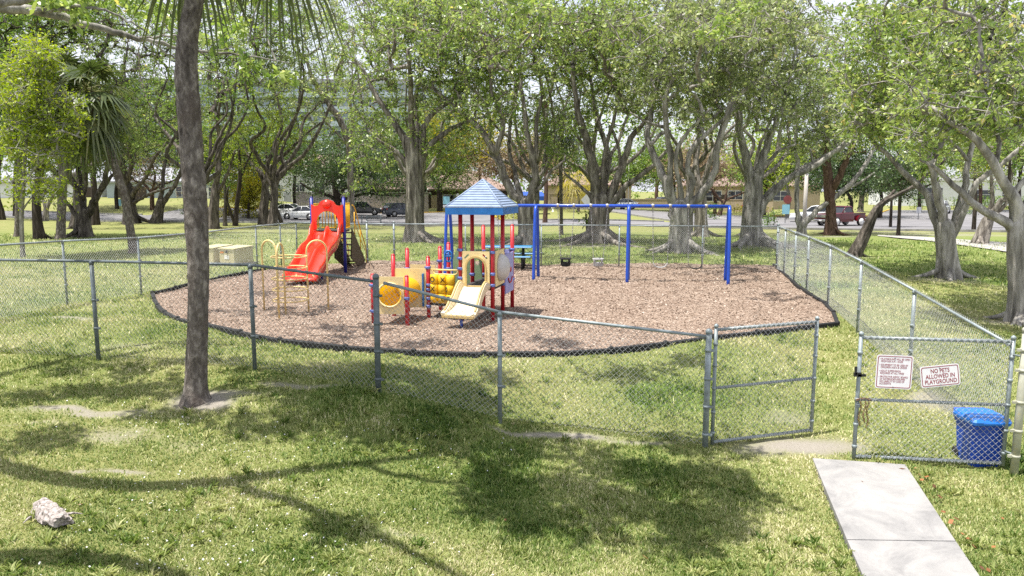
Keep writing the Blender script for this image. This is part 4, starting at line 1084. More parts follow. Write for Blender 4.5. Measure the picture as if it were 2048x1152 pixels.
def swing(label, px0, px1, kind, seat_h, mat, dy=0):
    a, b_ = beam_at(px0) - UP * .05, beam_at(px1) - UP * .05; c_ = (a + b_) / 2; mid_ = np.array([c_[0], c_[1] + dy, MZ + seat_h])
    t = thing('swing', label, 'swing', (c_[0], c_[1], MZ + seat_h), 'swings hanging from the blue frame')
    w = .42 if kind == 'belt' else .30
    e = [mid_ - sd_ * w / 2, mid_ + sd_ * w / 2]
    hk = MB()
    for q in (a, b_): hk.tube([q + UP * .052 - UP * .045, q + UP * .052 + UP * .06], .062, 10); hk.tube([q - UP * .12, q], .014, 6)
    hk.build('hanger', chain_m, t)
    for q, p in zip((a, b_), e):
        m = MB(); q2 = q - UP * .1; p2 = p + UP * (.10 if kind == 'belt' else .28); n_ = int(np.linalg.norm(q2 - p2) / .05)
        ax = [norm(np.cross(p2 - q2, sp_)), sp_]
        for i in range(n_): linkring(m, q2 + (p2 - q2) * (i + .5) / n_, ax[i % 2], norm(p2 - q2), .058, .030, .007)
        m.build('chain', chain_m, t)
    m = MB()
    if kind == 'belt':
        pr = spline([e[0] + UP * .1, e[0] * .85 + e[1] * .15, (e[0] + e[1]) / 2 - UP * .04, e[0] * .15 + e[1] * .85, e[1] + UP * .1], 14)
        A_ = np.array([[p + sp_ * k for k in (-.07, 0, .07)] for p in pr]); m.grid(A_); m.grid(A_[:, ::-1] - UP * .014)
        m.tube([p + sp_ * .07 for p in pr], .009, 5); m.tube([p - sp_ * .07 for p in pr], .009, 5)
    else:
        def rr(z, w_, d_): return [mid_ + UP * z + sd_ * w_ * math.cos(a_) + sp_ * d_ * math.sin(a_) for a_ in np.linspace(0, 2 * PI, 17)[:-1]]
        loft(m, [rr(0, .10, .09), rr(.03, .15, .14), rr(.13, .165, .155), rr(.13, .15, .14), rr(.05, .12, .11)])
        m.tube(rr(.24, .165, .155), .022, 8, closed=True)
        for a_ in np.arange(4) * PI / 2 + .78: m.tube([mid_ + UP * .12 + sd_ * .155 * math.cos(a_) + sp_ * .145 * math.sin(a_), mid_ + UP * .25 + sd_ * .165 * math.cos(a_) + sp_ * .155 * math.sin(a_)], .024, 6)
    m.build('seat', mat, t)
swing('black toddler bucket swing between the two left leg pairs in view', 1116, 1148, 'bucket', .42, black_rub, -.05)
swing('grey toddler bucket swing just left of the middle leg pair', 1182, 1215, 'bucket', .42, belt_gr, .05)
swing('pale grey belt swing just right of the middle leg pair', 1306, 1341, 'belt', .48, belt_gr)
swing('black belt swing nearest the right leg pair', 1377, 1413, 'belt', .46, black_rub, .04)
swing('toddler bucket swing partly hidden behind the pale blue tower roof', 994, 1028, 'bucket', .42, black_rub)

# ------------------------------------------------------------------ picnic table
pc = np.array([-.15, 26.4, g(-.15, 26.4)]); ra = rotz(-.1)
pt = thing('picnic_table', 'blue coated picnic table with attached benches by the back fence', 'picnic table', pc)
def pb(c_, s_, b_=.02): m_.box(pc + ra @ np.array(c_), s_, ra, bev=b_)
m_ = MB(); pb((0, 0, .76), (1.75, .76, .05)); m_.build('table_top', table_bl, pt)
for y in (-.68, .68): m_ = MB(); pb((0, y, .46), (1.75, .28, .045)); m_.build('bench', table_bl, pt)
for x in (-.55, .55):
    m_ = MB(); m_.tube([pc + ra @ np.array([x, 0, -.1]), pc + ra @ np.array([x, 0, .74])], .05, 10)
    m_.tube([pc + ra @ np.array(q) for q in ((x, -.68, .44), (x, -.6, .36), (x, .6, .36), (x, .68, .44))], .03, 8); m_.build('pedestal', black_m, pt)
    m_ = MB()
    for y in (-.62, .62): m_.tube([pc + ra @ np.array([x, y, -.05]), pc + ra @ np.array([x, y, .42])], .025, 8)
    m_.build('leg', black_m, pt)
# ------------------------------------------------------------------ utility cabinets
def cabinet(label, px, py, w, d, h, rz):
    c_ = on(px, py); R_ = rotz(rz); t = thing('utility_cabinet', label, 'cabinet', c_)
    m = MB(); m.box(c_ + UP * h * .46, (w, d, h * .92), R_, bev=.02); m.build('body', util_m, t)
    m = MB(); m.add([c_ + R_ @ np.array(q) for q in ((-w/2-.02, -d/2-.03, h*.86), (w/2+.02, -d/2-.03, h*.86), (w/2+.02, d/2+.02, h*.92), (-w/2-.02, d/2+.02, h*.92), (-w/2-.02, -d/2-.03, h*.92), (w/2+.02, -d/2-.03, h*.92), (w/2+.02, d/2+.02, h), (-w/2-.02, d/2+.02, h))],
          [[3, 2, 1, 0], [4, 5, 6, 7], [0, 1, 5, 4], [1, 2, 6, 5], [2, 3, 7, 6], [3, 0, 4, 7]]); m.build('lid', util_m, t)
    m = MB(); m.box(c_ + R_ @ np.array([.0, -d / 2 - .006, h * .45]), (.22, .01, .14), R_); m.build('label_plate', label_w, t)
    m = MB(); m.box(c_ + R_ @ np.array([.02, -d / 2 - .035, h * .74]), (.07, .05, .1), R_, bev=.015); m.build('latch', black_m, t)
    m = MB(); m.box(c_ + R_ @ np.array([-w * .3, -d / 2 - .006, h * .70]), (.15, .01, .07), R_); m.build('warning_label', label_o, t)
    m = MB(); m.box(c_ + UP * .02, (w + .25, d + .2, .1), R_); m.build('plinth', concrete_m, t)
cabinet('beige steel utility cabinet directly behind the palm trunk, left one of the pair', 433, 527, .72, .95, .68, -.42)
cabinet('beige steel utility cabinet with the orange warning label, beside the climber arch', 474, 529, .72, .95, .68, -.42)

# driftwood lump
lc = on(102, 1040); lg = thing('driftwood', 'bleached broken chunk of wood lying on the front lawn', 'wood chunk', lc)
wood_m = bark('weathered wood', [(.34, (.07, .06, .052)), (.48, (.30, .265, .245)), (.64, (.50, .455, .43))], .8, 30, .02)
axd = norm(np.array([.73, -.68, 0])); lat = np.array([.68, .73, 0]); c0 = lc + UP * .055
def split_log(m, c, L, w, h, nn, seed):
    """weathered split piece: grain ridges run the whole length, ends broken off unevenly"""
    r_ = np.random.default_rng(seed); th = np.linspace(0, 2 * PI, nn + 1)[:-1]; ridge = 1 + r_.normal(0, .20, nn); e0 = r_.uniform(-.16, .05, nn); e1 = r_.uniform(-.05, .16, nn); rings = []
    for i, t_ in enumerate(np.linspace(-1, 1, 12)):
        k = (1 - .18 * abs(t_) ** 3) * (1 + .06 * math.sin(t_ * 5 + seed)); rr2 = ridge * (1 + r_.normal(0, .07, nn)) * k
        ex = (e0 if i == 0 else e1 if i == 11 else 0)
        rings.append([c + axd * L * (t_ + (ex[j] if i in (0, 11) else 0)) + lat * (w * rr2[j] * math.cos(th[j]) + .05 * t_ * t_ * w) + UP * (h * rr2[j] * (math.sin(th[j]) * (1 if math.sin(th[j]) > 0 else .6))) for j in range(nn)])
    loft(m, rings)
m = MB(); split_log(m, c0, .25, .085, .075, 22, 1); split_log(m, c0 + lat * .075 + axd * .06 - UP * .02, .19, .045, .04, 14, 2); split_log(m, c0 - lat * .07 - axd * .07 - UP * .02, .17, .04, .04, 14, 4)
o_ = m.build('wood', wood_m, lg)
for k_, (a_, b_, e_) in enumerate(((.05, .10, .02), (-.12, -.11, .0))):
    m = MB(); p_ = c0 + axd * a_ + lat * b_ - UP * .02; m.tube([p_, p_ + axd * .07 + lat * .05 * (1 if b_ > 0 else -1) + UP * .02, p_ + axd * .13 + lat * .11 * (1 if b_ > 0 else -1) + UP * .01], [.014, .010, .003], 6); m.build('splinter', wood_m, lg)
# ------------------------------------------------------------------ trees
def crown_leaves(cl, per, size, spread, rng, tint0=.5, tvar=.18, droop=.25, asp=.5, up=.5, zf=.75, K=5, tw=None):
    """leaves along short twigs fanning out of the cluster centres cl (C, 3)"""
    C = len(cl); q = max(2, per // K)
    if tw is None:
        tw = rng.normal(0, 1, (C, K, 3)) * np.array([1, 1, zf]) + np.array([0, 0, .15]); tw /= np.linalg.norm(tw, axis=2, keepdims=True)
        tw *= spread * rng.uniform(1.2, 2.6, (C, K, 1))
    n = C * K * q; t = rng.uniform(.15, 1.05, (C, K, q, 1))
    c = (cl[:, None, None] + tw[:, :, None] * t + rng.normal(0, spread * .20, (C, K, q, 3))).reshape(-1, 3)
    d = np.repeat((tw / np.linalg.norm(tw, axis=2, keepdims=True)).reshape(-1, 3), q, 0) * .8 + rng.normal(0, .7, (n, 3)) - np.array([0, 0, droop]); d /= np.linalg.norm(d, axis=1, keepdims=True)
    nn = rng.normal(0, 1, (n, 3)) + np.array([0, 0, up]); nn -= d * (nn * d).sum(1, keepdims=True); nn /= np.linalg.norm(nn, axis=1, keepdims=True)
    s = np.cross(nn, d); L = (size * rng.uniform(.5, 1.45, n))[:, None]; w = L * asp * .5
    fold = nn * w * rng.uniform(-.5, .5, (n, 1))
    V = np.stack([c, c + d * L * .5 + s * w + fold, c + d * L - nn * L * .12, c + d * L * .5 - s * w + fold], 1)
    tt = tint0 + np.repeat(rng.normal(0, tvar * .8, C * K), q) + rng.normal(0, tvar * .8, n)
    return V, tt

def flute(amp, k1, k2, ph, twist, fade):
    def f(m, n, th):
        s = np.linspace(0, 1, m)[:, None]; a = amp * np.exp(-s * fade)
        return 1 + a * (np.sin(k1 * th[None] + ph + twist * s * 3) * .6 + np.sin(k2 * th[None] + ph * 1.7 - twist * s * 4) * .5 + .35 * np.sin(17 * th[None] + s * 9))
    return f

def tree(name, label, base, limbs, blobs, bk, lf, seed, group=None, per=40, leaf=.145, spread=.27, tint0=.5, flare=.14, roots=0, Y=None, twig=1.35, fl=.16, tvar=.17, local=False, dj=.45, cat='tree', nclus=1.15, up=.5, back=1.0, asp=.5):
    """limbs: px polylines (px, py, width px[, depth offset m]) seen at the trunk's depth; blobs: (px, py, rx, ry, depth offset, depth radius, clusters)"""
    rng = np.random.default_rng(seed)
    bp_ = on(*base) if Y is None else PD(base[0], base[1], Y)
    if Y is None: Y = bp_[1]
    else: bp_[2] = g(bp_[0], bp_[1])
    k = Y / F
    t = thing(name, label, cat, bp_, group)
    tm = MB(); nodes, nrad = [], []; trunk_ = None
    for li, lb in enumerate(limbs):
        n_ = len(lb); pts_, rr = [], []
        slope = rng.normal(0, dj) if li else 0.
        acc = 0.
        for i, q in enumerate(lb):
            if i: acc += math.hypot(q[0] - lb[i-1][0], q[1] - lb[i-1][1]) * k
            dy = q[3] if len(q) > 3 else (slope * acc * .6 if li else 0)
            pts_.append(PD(q[0], q[1], Y + dy)); rr.append(q[2] * k / 2 * .88)
        if li == 0: pts_[0][2] = min(pts_[0][2], g(pts_[0][0], pts_[0][1]))
        if li and trunk_ is not None:
            j_ = int(np.argmin(((trunk_[:, :3] - pts_[0]) ** 2).sum(1)))
            if np.linalg.norm(trunk_[j_, :3] - pts_[0]) < trunk_[j_, 3] * 1.3:      # root the limb inside the trunk
                bk_p = trunk_[max(1, j_ - max(2, int(trunk_[j_, 3] * 1.6 / .3))), :3]; pts_.insert(0, bk_p); rr.insert(0, rr[0] * .85); rr[1] *= 1.08
        L = np.sum(np.linalg.norm(np.diff(np.array(pts_), axis=0), axis=1)); m_ = max(6, int(L / .3))
        P4 = spline([np.append(p, r) for p, r in zip(pts_, rr)], m_); pth_, rad = P4[:, :3].copy(), np.maximum(P4[:, 3], .008)
        if li == 0:
            ds_ = np.concatenate([[0], np.cumsum(np.linalg.norm(np.diff(pth_, axis=0), axis=1))])
            rad = rad * (1 + flare * np.exp(-ds_ / (rad[0] * 1.1)))
            pth_ = np.concatenate([[pth_[0] - UP * .3], pth_]); rad = np.concatenate([[rad[0] * 1.15], rad])
            trunk_ = np.column_stack([pth_, rad]); e_ = norm(pth_[-1] - pth_[-2]); r_e = rad[-1]
            pth_ = np.concatenate([pth_, [pth_[-1] + e_ * r_e * .5, pth_[-1] + e_ * r_e * .85, pth_[-1] + e_ * r_e]]); rad = np.concatenate([rad, [r_e * .8, r_e * .45, r_e * .05]])
            tm.tube(pth_, rad, 26, lobes=flute(fl, 5, 8, seed, 1.2, .9))
        else:
            w_ = rng.normal(0, 1, (m_, 3)) * rad[:, None] * .18; w_[0] = 0; pth_ = pth_ + w_
            tm.tube(pth_, rad, 10 if rad[0] > .06 else 7, lobes=flute(fl * .6, 3, 5, seed + li, .8, .3))
        s0 = 0 if li else int(m_ * .45)
        nodes.append(pth_[s0:]); nrad.append(rad[s0:])
    for r_ in range((roots * 2 + 2) // 3):
        a = rng.uniform(0, 2 * PI); r0 = limbs[0][0][2] * k / 2; Lr = r0 * rng.uniform(2.2, 4.5)
        d = np.array([math.cos(a), math.sin(a), 0]); sd_r = np.array([-d[1], d[0], 0]) * rng.normal(0, .35)
        q = []
        for u in np.linspace(0, 1, 9):
            p = bp_ + d * (r0 * .6 + Lr * u) + sd_r * Lr * u * u; p[2] = g(p[0], p[1]) + r0 * (.75 * (1 - u) ** 3.0 + .10) - u * .12; q.append(p)
        tm.tube(q, np.linspace(r0 * .26, r0 * .08, 9) , 8, lobes=flute(.2, 3, 5, r_, .5, 0))
    cls = []
    for b_ in blobs:
        cx, cy, rx, ry, dy, ryd, nc = b_; nc = max(1, int(nc * nclus))
        v = np.clip(rng.normal(0, .62, (nc, 3)), -1.5, 1.5)
        for q in v: cls.append(PD(cx + q[0] * rx, cy - q[2] * ry, max(2., Y + dy + back * (ryd > 1.2) + q[1] * ryd)))
    if cls:
        cls = np.array(cls); nodes = np.concatenate(nodes); nrad = np.concatenate(nrad)
        dmin = np.array([np.min(((nodes - c) ** 2).sum(1)) for c in cls]); order = np.argsort(dmin)
        N0 = len(nodes); cap = N0 + 4 * len(cls); ND = np.zeros((cap, 3)); ND[:N0] = nodes; OW = np.full(cap, -1); nn_ = N0
        paths, par = [], []
        for ci in order:
            c = cls[ci]; dv = c - ND[:nn_]; dd = np.sqrt((dv ** 2).sum(1)); cost = dd * (1 + .25 * (dv[:, 2] < -.3)) 
            j = int(np.argmin(cost)); p = ND[j]; L = dd[j]
            ctrl = p + (c - p) * .45 + np.array([0, 0, .18 * L]) + rng.normal(0, .10 * L, 3)
            tt_ = np.linspace(0, 1, 5)[:, None]; pt_ = (1 - tt_) ** 2 * p + 2 * (1 - tt_) * tt_ * ctrl + tt_ ** 2 * c
            pt_[1:4] += rng.normal(0, .035 * L, (3, 3))
            paths.append(pt_); par.append(OW[j]); OW[nn_:nn_ + 4] = len(paths) - 1; ND[nn_:nn_ + 4] = pt_[1:]; nn_ += 4
        cnt = np.ones(len(paths))
        for i in range(len(paths) - 1, -1, -1):
            if par[i] >= 0: cnt[par[i]] += cnt[i]
        r0 = (.007 + .0075 * np.sqrt(cnt)) * twig
        R_ = np.stack([r0, r0 * .86, r0 * .72, r0 * .58, np.maximum(r0 * .4, .004)], 1)
        big = cnt > 6; A_ = np.array(paths)
        tm.tubes(A_[big], R_[big], 6); tm.tubes(A_[~big], R_[~big], 4)
        K_ = 5; tw = rng.normal(0, 1, (len(cls), K_, 3)) * [1, 1, .75] + [0, 0, .15]; tw = tw / np.linalg.norm(tw, axis=2, keepdims=True) * spread * rng.uniform(1.2, 2.6, (len(cls), K_, 1))
        e = np.repeat(cls, K_, 0); dv = tw.reshape(-1, 3)
        A2 = np.stack([e, e + dv * .5 + rng.normal(0, .02, e.shape), e + dv], 1); tm.tubes(A2, np.tile(np.array([.008, .006, .003]) * twig, (len(e), 1)), 3)
        V, tn = crown_leaves(cls, per, leaf, spread, rng, tint0, tvar, up=up, asp=asp, K=K_, tw=tw)
    tm.build('trunk', bk, t)
    if len(cls): quadmesh('crown', V, lf, t, tn)
    return t

def fan_frond(rng, p0, d0, Lp, Rf, segs=26, droop=.5, hang=.4, wsc=1.0):
    """sabal frond: petiole from p0 along d0, then a costapalmate fan; returns (petiole pts, leaflet quads)"""
    d = norm(d0); side = norm(np.cross(d, UP) + 1e-4)
    pet = [p0 + d * Lp * t - UP * droop * Lp * t * t for t in np.linspace(0, 1, 6)]
    e = pet[-1]; ax = norm(pet[-1] - pet[-2]); nrm = norm(np.cross(side, ax)); side = norm(np.cross(ax, nrm))
    Q = []
    for i in range(segs):
        a = (i / (segs - 1) - .5) * 2 * 2.0 + rng.normal(0, .03)
        u = norm(ax * math.cos(a) + side * math.sin(a)); L = Rf * (1 - .30 * abs(a) / 2.0) * rng.uniform(.86, 1.06)
        s_ = norm(np.cross(u, nrm)); pts_ = []
        for k, f in enumerate((.02, .38, .70, 1.0)):
            q = e + u * L * f - UP * hang * L * (f ** 2.4) - nrm * .12 * L * math.sin(f * PI) * abs(a) * .3
            if k > 1: q = q + rng.normal(0, .012, 3) * k
            pts_.append(q)
        ws = [k_ * wsc for k_ in (.008, .032, .020, .004)]
        for k in range(3):
            Q.append([pts_[k] + s_ * ws[k], pts_[k + 1] + s_ * ws[k + 1], pts_[k + 1] - s_ * ws[k + 1], pts_[k] - s_ * ws[k]])
    return pet, Q

def palm(name, label, trunk, top_off, nf, Lp, Rf, seed, bk, fm, Y=None, base=None, segs=26, group=None, flare=.35, elev=(-.75, 1.2), hang=.45, wsc=1.0, fl=.03, lumpy=0, tint0=.45, boots=0):
    rng = np.random.default_rng(seed)
    base = base or trunk[0][:2]; bp_ = on(*base) if Y is None else PD(base[0], base[1], Y)
    if Y is None: Y = bp_[1]
    else: bp_[2] = g(bp_[0], bp_[1])
    k = Y / F; t = thing(name, label, 'palm tree', bp_, group)
    pts_ = [PD(q[0], q[1], Y) for q in trunk]; pts_[0][2] = bp_[2]; rr = [q[2] * k / 2 for q in trunk]
    P4 = spline([np.append(p, r) for p, r in zip(pts_, rr)], 60); pth_, rad = P4[:, :3].copy(), P4[:, 3].copy()
    ds_ = np.concatenate([[0], np.cumsum(np.linalg.norm(np.diff(pth_, axis=0), axis=1))])
    rad *= 1 + flare * np.exp(-ds_ / .16); pth_ = np.concatenate([[pth_[0] - UP * .2], pth_]); rad = np.concatenate([[rad[0] * 1.1], rad])
    m = MB(); m.tube(pth_, rad, 24, lobes=lambda a, b_, th: 1 + .035 * np.sin(3 * th[None] + np.linspace(0, 4, a)[:, None]) + lumpy * rng.normal(0, 1, (a, b_)) + .012 * np.sin(np.arange(a) * 1.6)[:, None])
    if lumpy:
        for _ in range(46):
            i = rng.integers(3, 58); a = rng.uniform(PI, 2 * PI); c_ = pth_[i] + np.array([math.cos(a), math.sin(a), 0]) * rad[i] * .97
            m.box(c_, (.05, .014, rng.uniform(.02, .05)), rotz(a + PI / 2))
    top = pth_[-1] + np.asarray(top_off, float); tr = m
    for _ in range(boots):
        a = rng.uniform(0, 2 * PI); h_ = rng.uniform(.0, .9); p = pth_[-1] - UP * h_ + np.array([math.cos(a), math.sin(a), 0]) * rad[-1]
        m.tube([p, p + np.array([math.cos(a) * .12, math.sin(a) * .12, .22]), p + np.array([math.cos(a) * .16, math.sin(a) * .16, .38])], [.035, .025, .012], 5)
    pm = MB(); QQ, TT = [], []
    for i in range(nf):
        a = i * 2.39996 + rng.normal(0, .15); f = (i + .5) / nf; el = elev[0] + (elev[1] - elev[0]) * f ** .9 + rng.normal(0, .1)
        d = np.array([math.cos(a) * math.cos(el), math.sin(a) * math.cos(el), math.sin(el)])
        pet, Q = fan_frond(rng, top - UP * (1 - f) * .35, d, Lp * rng.uniform(.8, 1.1), Rf * rng.uniform(.85, 1.1), segs, .25 + .3 * rng.random(), hang * rng.uniform(.7, 1.3) + (.35 if el < -.2 else 0), wsc)
        pm.tube(pet, np.linspace(.022, .010, len(pet)), 5)
        ft = tint0 + rng.normal(0, .14) + (.25 if el < -.5 and rng.random() < .5 else 0)
        QQ += Q; TT += list(ft + rng.normal(0, .08, len(Q)))
    o_ = m.build('trunk', bk, t)
    pm.build('petioles', fm if False else bark_stalk, t)
    quadmesh('fronds', np.array(QQ), fm, t, np.array(TT))
    return t
bark_stalk = paint('palm stalk', (.20, .20, .07), .6, .2, 6)

def S(*a): return list(a)
B = bark_ficus
# --- nearest: the big palm on the lawn
palm('palm_tree', 'big cabbage palm trunk rising on the front lawn inside the near fence', [(391,806,50),(391,780,43),(393,700,41),(396,600,39),(395,500,42),(390,400,44),(383,300,43),(377,200,43),(373,140,42),(377,70,37),(390,0,34),(400,-60,35),(408,-130,34),(414,-285,33)],
     (.05, .1, .15), 24, .85, 1.1, 5, bark_palm, frond_m, lumpy=.028, segs=34, boots=14, elev=(-.15, 1.3), hang=.85)
# --- row of figs beyond the back fence
G1 = 'fig trees beyond the back fence'
tree('fig_tree', 'thick straight fig trunk between the red slide and the tower roof', (830,484), [
  [(830,484,46),(829,450,40),(829,400,38),(828,350,37),(826,310,37),(824,280,34)],
  [(818,310,20),(804,270,16),(775,225,13),(752,193,11),(741,167,9),(720,130,6)], [(824,290,18),(822,250,14),(821,207,12),(821,159,10),(815,100,7)],
  [(836,310,18),(845,280,15),(848,250,13),(872,222,11),(901,202,9),(924,179,8),(950,140,6)], [(838,330,16),(855,299,14),(872,279,12),(901,259,10),(930,245,7),(965,235,5)],
  [(815,330,12),(790,300,9),(765,285,7),(735,262,5)], [(833,300,12),(836,260,10),(830,200,9),(846,140,7)]],
  [(760,120,95,110,0,2.6,120),(850,80,110,100,-.5,3,150),(930,130,80,100,.5,2.6,90),(770,250,70,60,-.3,2,50),(900,40,110,60,0,3,70),(890,300,55,45,0,1.8,24),(740,330,50,40,-.5,1.5,22),(830,-90,130,50,0,3.2,130),(830,40,110,55,-9,2.2,60)], B, leaf_fig, 11, G1, roots=5)
tree('fig_tree', 'slim pale fig trunk just right of the red slide, leaning left above', (703,449), [
  [(703,449,19),(702,420,15),(701,380,13),(700,330,13),(697,290,12)], [(697,295,12),(683,247,14),(660,213,14),(643,187,12),(626,159,9),(610,110,6)], [(698,300,6),(686,279,4),(655,247,4),(640,220,3)], [(699,300,9),(706,250,7),(700,190,6),(715,130,4)]],
  [(620,110,90,90,0,2.4,100),(690,90,80,90,0,2.2,80),(640,230,60,45,-.5,1.6,34),(720,290,45,50,0,1.5,34),(640,-70,130,50,0,3.2,130)], B, leaf_fig2, 12, G1)
tree('fig_tree', 'small forked fig with one leg leaning down to the right, left of the red slide', (527,449), [
  [(525,449,20),(527,420,20),(530,395,17),(531,365,14)], [(529,372,9),(520,345,9),(506,328,8),(490,300,6),(480,260,4)], [(532,370,12),(549,328,9),(580,299,7),(615,265,5),(650,240,4)],
  [(519,345,8),(534,385,9),(549,408,9),(563,446,9)], [(531,366,7),(535,330,6),(532,290,5),(545,240,4)]],
  [(500,280,70,50,0,2,60),(580,270,70,50,0,2,60),(540,215,70,50,0,2,50),(620,180,80,60,0,2.2,50)], bark_left, leaf_lime, 13, G1, tint0=.42)
tree('fig_tree', 'wide fig trunk with a long limb arching left above the tower roof', (1056,490), [
  [(1056,490,44),(1053,460,36),(1050,430,33),(1050,405,32)], [(1046,412,22),(1029,390,21),(1006,349,19),(1000,325,17),(987,299,15),(958,256,13),(930,230,11),(901,207,9),(870,180,7)],
  [(992,310,14),(1000,280,12),(1007,250,11),(998,216,10),(984,190,8),(980,140,6)], [(1058,410,20),(1063,390,19),(1072,350,17),(1066,315,15),(1054,277,13),(1049,223,10),(1040,160,8)], [(1067,330,12),(1073,290,10),(1072,250,9),(1085,190,7)],
  [(1040,400,14),(1030,350,11),(1018,300,9),(1022,240,7),(1030,180,6)], [(1003,335,7),(985,315,5),(960,300,4)], [(1060,395,10),(1085,370,8),(1100,345,6),(1130,320,4)]],
  [(960,130,100,110,0,2.8,130),(1050,90,100,100,0,3,140),(900,60,70,80,0,2.5,60),(1030,230,55,50,-.5,1.6,30),(1110,290,45,45,.5,1.5,20),(980,-90,130,50,0,3.2,130),(1000,40,110,55,-9,2.2,60)], B, leaf_fig, 14, G1, roots=7, tint0=.52)
tree('fig_tree', 'slender straight brown trunk standing beside the arching fig', (1090,446), [
  [(1090,446,10),(1092,400,9),(1092,340,9),(1092,280,9),(1093,220,8)], [(1093,225,7),(1085,180,6),(1078,130,5)], [(1093,225,7),(1105,170,6),(1112,110,4)]],
  [(1100,130,70,90,0,2,70),(1090,220,40,40,0,1.3,20)], bark_red, leaf_mid, 15, G1)
tree('fig_tree', 'thick fig with spreading buttress roots behind the left swing bay', (1197,486), [
  [(1197,486,54),(1197,455,46),(1199,425,43),(1200,398,40)], [(1192,402,26),(1190,370,23),(1184,329,20),(1172,277,17),(1160,243,15),(1150,190,11),(1145,130,8)], [(1204,398,20),(1210,360,16),(1218,315,14),(1206,275,12),(1197,240,11),(1189,209,9),(1180,150,7)],
  [(1212,400,24),(1229,372,19),(1249,323,16),(1263,274,13),(1286,249,10),(1305,210,7)], [(1216,415,18),(1232,395,16),(1252,372,13),(1275,355,11),(1309,329,9),(1335,300,6)],
  [(1187,400,9),(1172,382,8),(1160,372,7),(1146,360,6),(1128,345,4)], [(1208,385,14),(1206,340,11),(1213,290,9),(1228,240,8),(1235,190,6)], [(1228,375,10),(1240,350,9),(1238,300,7),(1225,260,6)]],
  [(1160,110,100,100,0,3,140),(1240,130,90,90,0,3,120),(1200,40,120,60,0,3,100),(1290,200,55,60,-.5,1.8,40),(1150,250,40,40,0,1.4,16),(1210,-100,130,50,0,3.2,130),(1200,40,110,55,-9,2.2,60)], B, leaf_fig, 16, G1, roots=9, tint0=.53)
tree('fig_tree', 'many-limbed fig behind the right swing bay, forking low into six grey limbs', (1362,504), [
  [(1362,504,52),(1362,470,44),(1361,440,42),(1360,412,38)], [(1352,425,24),(1340,395,22),(1325,345,19),(1301,297,16),(1295,266,14),(1301,240,13),(1310,190,10),(1322,140,7)],
  [(1345,400,15),(1338,343,13),(1341,315,12),(1334,270,12),(1332,243,12),(1330,200,11),(1345,160,8),(1380,120,6)], [(1370,425,24),(1387,406,21),(1415,372,17),(1430,338,15),(1438,286,15),(1453,234,14),(1467,200,12),(1490,180,9),(1530,150,6)],
  [(1368,415,18),(1376,395,15),(1386,360,13),(1374,335,12),(1385,297,12),(1412,269,10),(1440,245,8),(1470,215,5)], [(1362,410,14),(1360,372,11),(1352,335,9),(1356,300,9),(1372,270,8),(1401,237,7),(1424,215,5)],
  [(1334,255,9),(1310,250,7),(1285,240,5),(1260,225,4)], [(1300,290,10),(1318,270,9),(1340,262,7)], [(1331,205,8),(1310,180,6),(1300,140,4)], [(1332,205,9),(1360,180,7),(1400,160,6),(1440,140,4)]],
  [(1330,110,100,90,0,3,140),(1430,110,90,90,0,3,130),(1400,60,120,55,0,3,70),(1480,170,60,50,0,2,50),(1300,200,50,40,.5,1.5,22),(1400,200,60,40,.5,1.6,26),(1390,-110,130,50,0,3.2,130),(1380,40,110,55,-9,2.2,60)], bark_grey, leaf_fig2, 17, G1, roots=8, tint0=.5)
tree('fig_tree', 'plain fig trunk close behind the many-limbed fig', (1404,474), [
  [(1404,474,30),(1403,440,27),(1401,400,25),(1400,370,20)], [(1402,380,14),(1415,340,12),(1428,300,10),(1450,270,8),(1480,240,5)], [(1398,375,14),(1392,330,11),(1398,280,9),(1390,220,7)]],
  [(1440,220,60,60,0,2,50),(1390,180,60,60,0,2,40)], B, leaf_fig2, 18, G1, roots=4)
tree('fig_tree', 'stout fig left of the right fence corner with a pale limb reaching right', (1505,490), [
  [(1505,490,52),(1504,462,44),(1504,425,41),(1506,390,38),(1509,355,31)], [(1503,360,22),(1496,330,20),(1487,300,18),(1481,265,16),(1478,222,15)], [(1513,360,22),(1522,325,20),(1533,297,17),(1543,268,15),(1552,245,12),(1566,210,9),(1580,160,6)],
  [(1516,425,20),(1535,400,18),(1545,388,15),(1589,352,13),(1625,335,12),(1658,312,10),(1691,284,8),(1730,255,5)], [(1514,415,16),(1540,385,14),(1570,362,13),(1600,340,11),(1640,318,10),(1680,298,9),(1712,276,6)], [(1512,345,9),(1540,320,7),(1560,300,6),(1590,290,4)], [(1480,240,9),(1470,200,8),(1455,160,6)]],
  [(1500,130,90,90,0,2.8,120),(1580,110,90,90,0,3,130),(1560,215,70,45,-.5,2,50),(1660,240,60,45,-1,2,45),(1520,30,110,50,0,3,80),(1620,290,60,30,0,1.6,24),(1540,-100,130,50,0,3.2,130),(1530,40,110,55,-9,2.2,60)], bark_grey, leaf_fig2, 19, G1, roots=8, tint0=.52)
